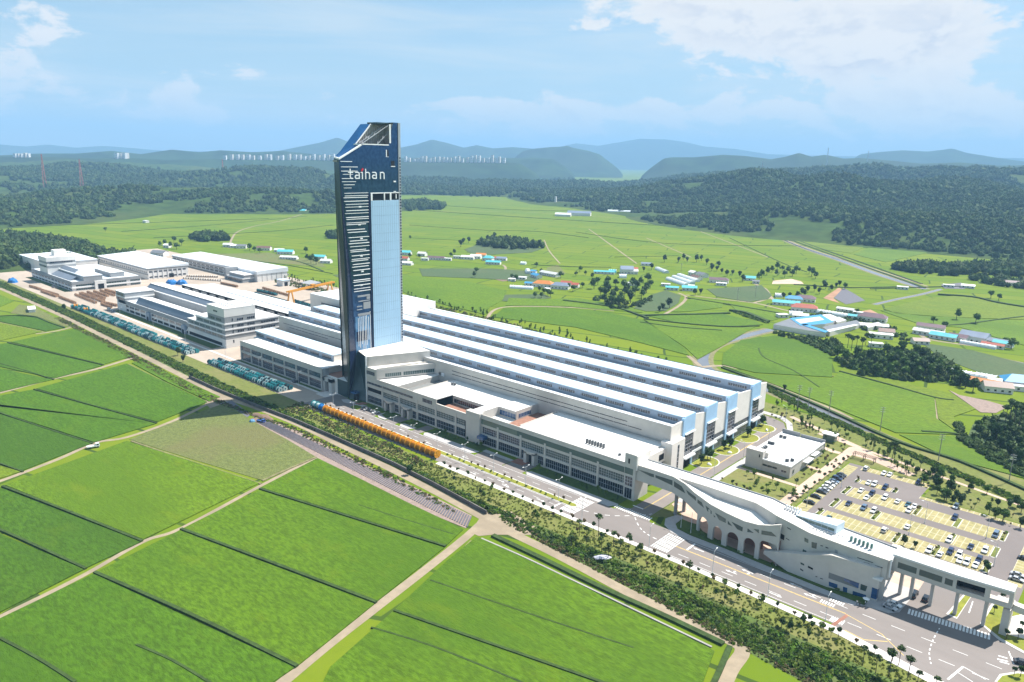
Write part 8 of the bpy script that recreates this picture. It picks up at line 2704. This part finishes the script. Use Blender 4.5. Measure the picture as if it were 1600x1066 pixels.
# village and field trees one can tell apart
VT = [('broad', 'in the big wood by the farmsteads', [(938, 462), (948, 456), (955, 468), (962, 460), (968, 472), (975, 464), (984, 470), (992, 462), (1002, 466), (1010, 458), (1016, 450), (950, 446), (962, 448), (975, 452), (988, 450), (1000, 446), (1012, 442), (928, 452), (934, 446), (944, 474), (955, 478), (966, 480)], 1.25),
      ('dark', 'in the big wood by the farmsteads', [(945, 466), (958, 474), (980, 458), (995, 455), (1006, 462), (972, 478), (950, 462), (985, 474)], 1.3),
      ('broad', 'round the farmsteads beyond the hall', [(806, 440), (800, 436), (838, 418), (846, 428), (876, 435), (900, 432), (915, 430), (925, 436), (843, 456), (850, 460), (856, 462), (836, 466), (846, 466), (860, 464), (888, 452), (910, 450), (895, 456), (744, 428), (742, 434), (704, 402), (710, 398), (640, 404), (655, 404)], .85),
      ('dark', 'by the white greenhouses', [(1006, 425), (1018, 422), (1038, 410), (1060, 410), (1068, 406), (1074, 410), (1088, 410), (1096, 408), (1104, 414), (1112, 420), (1120, 424), (1128, 428), (1136, 432), (1144, 430), (1156, 434), (1160, 440), (1086, 462), (1094, 460), (1036, 486), (1046, 482), (1030, 488), (1112, 424), (1122, 418)], 1.05),
      ('broad', 'in the copse by the pale yard', [(1190, 434), (1198, 430), (1206, 426), (1214, 422), (1222, 424), (1230, 428), (1238, 432), (1244, 428), (1214, 432), (1226, 434), (1186, 438), (1268, 432), (1274, 436), (1264, 428)], 1.2),
      ('dark', 'in the copse above the red earth', [(1252, 462), (1262, 458), (1272, 456), (1280, 460), (1290, 452), (1298, 456), (1306, 450), (1286, 448), (1312, 448), (1246, 468), (1256, 464), (1224, 468), (1234, 466)], 1.0),
      ('tallpine', 'before the blue roofed farm', [(1330, 548), (1338, 542), (1346, 550), (1352, 540), (1360, 546), (1324, 544)], .85),
      ('broad', 'in the knoll wood on the right', [(1332, 576), (1344, 570), (1356, 578), (1366, 572), (1378, 580), (1390, 572), (1402, 566), (1398, 580), (1412, 578), (1424, 570), (1434, 580), (1446, 574), (1458, 584), (1470, 580), (1480, 588), (1350, 586), (1370, 588), (1392, 590), (1414, 590), (1436, 592), (1456, 594), (1490, 596), (1500, 602), (1386, 556), (1410, 552), (1430, 556), (1340, 560), (1318, 566), (1308, 560)], 1.1),
      ('dark', 'in the knoll wood on the right', [(1428, 578), (1442, 564), (1450, 580), (1440, 586), (1422, 586), (1464, 592), (1400, 574), (1360, 566), (1520, 612), (1508, 606)], 1.35),
      ('tallpine', 'on the scrubby rise at the right edge', [(1584, 662), (1592, 668), (1578, 656), (1600, 672), (1570, 660)], .9),
      ('dark', 'on the scrubby rise at the right edge', [(1556, 690), (1562, 700), (1572, 694), (1566, 680), (1580, 690), (1590, 700), (1598, 716), (1588, 726), (1548, 684), (1574, 712)], .95),
      ('broad', 'left of the tower by the sheds', [(390, 392), (398, 394), (406, 396), (486, 412), (494, 414), (480, 408), (488, 406), (250, 386), (258, 384), (268, 388), (276, 390), (284, 384), (272, 380), (478, 396), (165, 362), (305, 372), (314, 370), (322, 374), (332, 370), (340, 374), (350, 372), (356, 376), (298, 376)], 1.15),
      ('dark', 'in the round copse on the plain', [(752, 380), (762, 376), (772, 374), (782, 376), (792, 378), (802, 378), (812, 380), (822, 380), (832, 384), (842, 386), (768, 382), (790, 386), (812, 388), (826, 390), (724, 382), (732, 380), (720, 386)], 1.35),
      ('broad', 'standing alone along the field edges', [(1570, 540), (1580, 546), (1476, 516), (1458, 506), (1494, 500), (1524, 506), (1560, 470), (1548, 466), (641, 374), (1320, 452), (906, 425)], 1.0),
      ('dark', 'beside the farm track at the left', [(278, 556), (286, 566), (300, 592), (100, 486), (640, 742), (1226, 612), (1432, 742)], .6)]
for kd_, where, pts, s_ in VT:
    for q in pts:
        p = G(*q)
        tree(kd_, p.x, p.y, f'{NAMES[kd_].replace("_", " ")} {where}', f'{NAMES[kd_].replace("_", " ")}s {where}', s_, 0)


# ------------------------------------------------------------------ woods, scrub and rough grass: uncountable growth as instanced stuff
def proto_collection(name, meshes):
    c = bpy.data.collections.new(name)
    for me in meshes:
        c.objects.link(bpy.data.objects.new(me.name, me))
    return c


def blob_crown(name, m, seed, leafs=70):
    r = np.random.default_rng(seed)
    bm = bmesh.new()
    bmesh.ops.create_icosphere(bm, subdivisions=2, radius=1.0)
    ph = r.uniform(0, 6, 3)
    for v in bm.verts:
        c = v.co
        k = 1 + .22 * math.sin(3.1 * c.x + ph[0]) * math.sin(3.4 * c.y + ph[1]) + .18 * math.sin(5 * c.z + ph[2]) * math.sin(4.3 * c.x) + r.uniform(-.12, .12)
        v.co = Vector((c.x * k, c.y * k, c.z * k * 1.05))
    V = [tuple(v.co) for v in bm.verts]
    Fc = [tuple(x.index for x in f.verts) for f in bm.faces]
    pts = [v.co.copy() for v in bm.verts]
    bm.free()
    for k in range(leafs):
        p = pts[r.integers(len(pts))] * r.uniform(.92, 1.2)
        n = p.normalized()
        u = n.cross(Vector(r.normal(size=3).tolist())).normalized()
        w = n.cross(u)
        n2 = (n * .4 + u * r.uniform(-1, 1) + w * r.uniform(-1, 1)).normalized()
        u = n2.orthogonal().normalized()
        w = n2.cross(u)
        s = r.uniform(.12, .26)
        i = len(V)
        V += [tuple(p + (u * a + w * b) * s) for a, b in ((-1, -.5), (.4, -1), (1, .5), (-.3, 1))]
        Fc.append((i, i + 1, i + 2, i + 3))
    me = bpy.data.meshes.new(name)
    me.from_pydata(V, [], Fc)
    me.materials.append(m)
    me.update()
    return me


def tuft(name, m, seed, n=26):
    r = np.random.default_rng(seed)
    V, Fc = [], []
    for k in range(n):
        d = r.normal(size=3)
        d[2] = abs(d[2]) + .1
        d /= np.linalg.norm(d)
        p = Vector((d * r.uniform(.35, 1.0)).tolist())
        n2 = Vector((d + r.normal(size=3) * .7).tolist()).normalized()
        u = n2.orthogonal().normalized()
        w = n2.cross(u)
        s = r.uniform(.22, .42)
        i = len(V)
        V += [tuple(p + (u * a + w * b) * s) for a, b in ((-1, -.5), (.4, -1), (1, .5), (-.3, 1))]
        Fc.append((i, i + 1, i + 2, i + 3))
    me = bpy.data.meshes.new(name)
    me.from_pydata(V, [], Fc)
    me.materials.append(m)
    me.update()
    return me


C_FOREST = proto_collection('forest_kinds', [blob_crown('wood_crown', LEAF_F, 60 + k) for k in range(4)])
C_SCRUB = proto_collection('scrub_kinds', [tuft('scrub_tuft', LEAF_S, 80 + k) for k in range(3)] + [tuft('scrub_tuft', LEAF_D, 85)])
C_DRY = proto_collection('dry_kinds', [tuft('dry_tuft', LEAF_S2, 90 + k) for k in range(2)] + [tuft('scrub_tuft', LEAF_S, 94)])
C_TUFT = proto_collection('tuft_kinds', [tuft('grass_tuft', LEAF_T, 100 + k) for k in range(3)])


def instancer(coll):
    ng = bpy.data.node_groups.new('growth_' + coll.name, 'GeometryNodeTree')
    ng.interface.new_socket('Geometry', in_out='INPUT', socket_type='NodeSocketGeometry')
    ng.interface.new_socket('Geometry', in_out='OUTPUT', socket_type='NodeSocketGeometry')
    gi, go = ng.nodes.new('NodeGroupInput'), ng.nodes.new('NodeGroupOutput')
    ci = ng.nodes.new('GeometryNodeCollectionInfo')
    ci.inputs['Collection'].default_value = coll
    ci.inputs['Separate Children'].default_value = True
    ci.inputs['Reset Children'].default_value = True
    ip = ng.nodes.new('GeometryNodeInstanceOnPoints')
    ip.inputs['Pick Instance'].default_value = True

    def attr(nm, typ):
        n = ng.nodes.new('GeometryNodeInputNamedAttribute')
        n.data_type = typ
        n.inputs[0].default_value = nm
        return n.outputs[0]
    ng.links.new(gi.outputs[0], ip.inputs['Points'])
    ng.links.new(ci.outputs[0], ip.inputs['Instance'])
    ng.links.new(attr('kind', 'INT'), ip.inputs['Instance Index'])
    ng.links.new(attr('turn', 'FLOAT_VECTOR'), ip.inputs['Rotation'])
    ng.links.new(attr('size', 'FLOAT_VECTOR'), ip.inputs['Scale'])
    ng.links.new(ip.outputs[0], go.inputs[0])
    return ng


NG = {c.name: instancer(c) for c in (C_FOREST, C_SCRUB, C_DRY, C_TUFT)}


def growth(name, coll, P, size, label, category, squash=1.0):
    """one uncountable mass of plants standing on the points P"""
    n = len(P)
    me = bpy.data.meshes.new(name)
    me.vertices.add(n)
    me.vertices.foreach_set('co', np.asarray(P, dtype=np.float32).ravel())
    k = len(coll.objects)
    a = me.attributes.new('kind', 'INT', 'POINT')
    a.data.foreach_set('value', RNG.integers(0, k, n).astype(np.int32))
    t = np.zeros((n, 3), np.float32)
    t[:, 2] = RNG.uniform(0, 6.28, n)
    me.attributes.new('turn', 'FLOAT_VECTOR', 'POINT').data.foreach_set('vector', t.ravel())
    s = np.asarray(size)[:, None] * np.ones((1, 3)) * np.stack([np.ones(n), np.ones(n), squash * RNG.uniform(.85, 1.2, n)], 1)
    me.attributes.new('size', 'FLOAT_VECTOR', 'POINT').data.foreach_set('vector', s.astype(np.float32).ravel())
    o = link(name, me, None, None, kind='stuff', label=label, category=category)
    md = o.modifiers.new('growth', 'NODES')
    md.node_group = NG[coll.name]
    return o


def poly_points(P, n):
    """n random ground points inside a polygon"""
    P = np.array([(p[0], p[1]) for p in P])
    lo, hi = P.min(0), P.max(0)
    out = []
    tot = 0
    while tot < n:
        q = RNG.uniform(lo, hi, (n * 3, 2))
        ins = np.zeros(len(q), bool)
        j = len(P) - 1
        for i in range(len(P)):
            with np.errstate(divide='ignore', invalid='ignore'):
                c = ((P[i, 1] > q[:, 1]) != (P[j, 1] > q[:, 1])) & (q[:, 0] < (P[j, 0] - P[i, 0]) * (q[:, 1] - P[i, 1]) / (P[j, 1] - P[i, 1] + 1e-9) + P[i, 0])
            ins ^= c
            j = i
        out.append(q[ins])
        tot += ins.sum()
    return np.concatenate(out)[:n]


def area(P):
    P = [(p[0], p[1]) for p in P]
    return abs(sum(P[i - 1][0] * P[i][1] - P[i][0] * P[i - 1][1] for i in range(len(P)))) / 2


# the forest on the hills: where the hill mesh rises
xs = RNG.uniform(R_(-41.65 - 41), R_(-41.65 + 43), 90000)
ds = np.sqrt(RNG.uniform(1050 ** 2, 4300 ** 2, 90000))
hx, hy = np.sin(xs) * ds, np.cos(xs) * ds
hz = hill_h(hx, hy)
clear = fbm(hx / 190., hy / 190., 31) + .12 * fbm(hx / 45., hy / 45., 33)
keep = (hz > 1.2) & (clear < .66) & (RNG.uniform(0, 1, len(hx)) < np.clip(1.25 - ds / 5200, .25, 1))
near = ds < 2400
for nm, sel, s0, s1, lb in (('hill_forest', keep & near, 3.4, 6.2, 'dark green forest covering the nearer hills'), ('far_forest', keep & ~near, 6.0, 10.5, 'hazy dark forest covering the farther hills')):
    k = np.where(sel)[0]
    sz = RNG.uniform(s0, s1, len(k))
    growth(nm, C_FOREST, np.stack([hx[k], hy[k], hz[k] + sz * .55], 1), sz, lb, 'forest', .95)
WOODS = [
    ('dense dark wood at the left edge behind the works', [(-90, 372), (-20, 366), (40, 370), (110, 380), (176, 392), (150, 398), (90, 402), (10, 414), (-90, 420)], 620, 3.6, 5.6),
    ('copse on the plain left of the tower head', [(492, 326), (520, 318), (545, 318), (545, 328), (500, 330)], 60, 5, 7.5), ('copse on the plain right of the tower head', [(624, 326), (640, 318), (665, 316), (695, 322), (690, 328), (640, 330)], 120, 5, 7.5),
    ('small copse beside the tower shaft', [(508, 371), (520, 366), (540, 366), (540, 373), (512, 374)], 26, 4, 5.5), ('oval copse on the left plain', [(205, 325), (225, 321), (255, 323), (252, 328), (210, 328)], 60, 4.5, 6.5),
    ('low wood beside the hamlet left of the tower', [(296, 374), (318, 368), (350, 370), (360, 376), (320, 378)], 60, 4, 5.5), ('round copse on the plain behind the farms', [(744, 384), (770, 377), (815, 380), (848, 388), (800, 391)], 90, 3.8, 5.4),
    ('wide wood at the right behind the canal', [(1392, 420), (1440, 416), (1500, 418), (1560, 414), (1660, 414), (1680, 430), (1600, 434), (1530, 428), (1480, 432), (1430, 428)], 330, 3.8, 5.4), ('scattered trees on the right field margin', [(1500, 434), (1560, 436), (1640, 446), (1640, 456), (1560, 448)], 60, 3, 4.5),
    ('copse at the foot of the right hill', [(1062, 348), (1080, 344), (1116, 349), (1112, 352), (1070, 352)], 40, 4.4, 6.5), ('belt of trees before the far sheds', [(911, 328), (940, 324), (1000, 327), (1020, 333), (940, 331)], 70, 4.4, 6.5),
    ('fringe of trees below the right hill', [(1096, 334), (1150, 330), (1210, 338), (1206, 344), (1130, 340)], 120, 4.6, 7), ('wood along the foot of the right hill', [(1140, 352), (1220, 358), (1320, 370), (1420, 373), (1482, 372), (1560, 362), (1650, 362), (1650, 340), (1500, 345), (1360, 345), (1220, 340), (1140, 346)], 1500, 4.4, 6.6),
    ('village trees round the far hamlets', [(690, 300), (780, 292), (880, 296), (1000, 306), (1080, 316), (1060, 326), (940, 318), (860, 312), (760, 308), (690, 306)], 420, 5, 8), ('tree belts on the far left plain', [(40, 300), (150, 292), (330, 290), (470, 292), (470, 300), (330, 304), (160, 304), (60, 310)], 520, 5, 8),
    ('tree belts beyond the tower', [(640, 282), (760, 276), (900, 282), (1010, 292), (980, 298), (860, 290), (740, 286), (640, 290)], 330, 7, 11), ('thickets across the far left plain', [(-60, 290), (60, 282), (180, 284), (250, 278), (260, 284), (170, 292), (40, 296)], 260, 6, 9),
    ('knoll undergrowth in the right wood', [(1306, 562), (1340, 556), (1400, 548), (1450, 552), (1500, 580), (1520, 606), (1470, 600), (1400, 594), (1340, 586)], 240, 1.8, 3.2), ('shrubs on the rise at the right edge', [(1500, 690), (1530, 662), (1580, 646), (1660, 650), (1680, 720), (1640, 762), (1590, 736), (1540, 712)], 260, 1.2, 2.4),
    ('hedge along the foot of the right rise', [(1492, 664), (1500, 690), (1536, 714), (1600, 748), (1600, 742), (1540, 706), (1506, 684), (1500, 664)], 140, .9, 1.7), ('bushes round the blue roofed farm', [(1206, 518), (1250, 526), (1310, 534), (1320, 552), (1300, 556), (1250, 534), (1206, 524)], 110, 1.2, 2.3),
    ('bushes among the cluster of houses', [(1262, 494), (1340, 486), (1400, 512), (1430, 534), (1390, 530), (1320, 506)], 90, 1.2, 2.4), ('undergrowth below the hamlet wood', [(925, 470), (960, 484), (1010, 480), (1022, 462), (990, 476), (940, 464)], 60, 1.4, 2.4),
]
for lb, poly, n, s0, s1 in WOODS:
    P = poly_points(gp(poly), n)
    sz = RNG.uniform(s0, s1, n)
    z = np.maximum(0, hill_h(P[:, 0], P[:, 1]))
    growth('wood', C_FOREST, np.stack([P[:, 0], P[:, 1], z + sz * (.95 if s1 > 3.3 else .35)], 1), sz, lb, 'wood', 1.0)


def world_poly(*pts):
    return [Vector((a, b, 0)) for a, b in pts]


SC = [
    ('green_scrub', C_SCRUB, 'green scrub covering the slope between farm road and lawn', world_poly((-1000, 215.5), (-700, 213.6), (-420, 205), (-255, 207), (-192, 203), (-120, 198.5), (-60, 192), (0, 181), (40, 178), (40, 203), (-60, 206.5), (-120, 207.5), (-200, 207), (-255, 210), (-420, 213), (-700, 223), (-1000, 225)), 9000, .45, 1.25),
    ('dry_weeds', C_DRY, 'dry weeds along the edge of the farm road', world_poly((-182, 200), (-120, 196), (-60, 190), (0, 180), (0, 184), (-60, 194), (-120, 200), (-182, 203.5)), 1100, .35, .8),
    ('lawn_tufts', C_TUFT, 'tufts of rough grass on the roadside lawn strip', world_poly((-362, 214), (-255, 210.5), (-200, 207.5), (-110, 209), (30, 200), (30, 206), (-58, 217.8), (-110, 220), (-240, 220), (-362, 220)), 2600, .25, .6),
    ('verge_weeds', C_DRY, 'weeds along the field side of the farm road', world_poly((-700, 208), (-540, 202.6), (-410, 196), (-360, 197.4), (-330, 202), (-258, 199.4), (-200, 194.6), (-200, 192.4), (-262, 195), (-330, 197), (-410, 190), (-540, 196), (-700, 203)), 2200, .35, .85),
    ('reed_belt', C_SCRUB, 'grey green reeds along the near stream bank', gp([(1200, 604), (1280, 644), (1400, 697), (1500, 738), (1600, 782), (1600, 792), (1500, 746), (1400, 705), (1280, 652), (1200, 612)]), 1500, .5, 1.2),
    ('belt_undergrowth', C_DRY, 'yellow green undergrowth of the sapling belt', gp([(430, 434), (520, 454), (628, 466), (760, 496), (920, 540), (1090, 592), (1080, 600), (920, 556), (760, 508), (628, 478), (520, 462), (430, 442)]), 1600, .7, 1.7),
    ('yard_weeds', C_DRY, 'weeds on the rough ground before the orange drums', gp([(470, 628), (520, 650), (600, 690), (690, 732), (640, 726), (560, 690), (500, 660), (440, 640)]), 700, .35, .9),
    ('bank_bushes', C_SCRUB, 'bushes along the field dykes beyond the hall', gp([(1140, 486), (1165, 489), (1200, 502), (1200, 506), (1160, 494)]), 160, .9, 1.9),
]
for nm, coll, lb, poly, n, s0, s1 in SC:
    P = poly_points(poly, n)
    cl = fbm(P[:, 0] / 9., P[:, 1] / 6., 51)
    sz = RNG.uniform(s0, s1, n) * (.45 + 1.1 * cl)
    growth(nm, coll, np.stack([P[:, 0], P[:, 1], np.full(n, .08)], 1), sz, lb, 'scrub' if coll is C_SCRUB else 'weeds', .9)

# ------------------------------------------------------------------ air
mb = MB()
mb.box(-17000, 17000, -17000, 17000, -4, 640)
hz_m = bpy.data.materials.new('haze_air')
hz_m.use_nodes = True
_t = NT(hz_m.node_tree)
_t.n.remove(_t.n['Principled BSDF'])
pv = _t.add('ShaderNodeVolumePrincipled')
pv.inputs['Color'].default_value = (0.36, 0.66, 1.0, 1)
pv.inputs['Density'].default_value = 0.00011
pv.inputs['Anisotropy'].default_value = 0.0
_t.l.new(pv.outputs[0], _t.n['Material Output'].inputs['Volume'])
mb.build('haze', hz_m, kind='stuff')
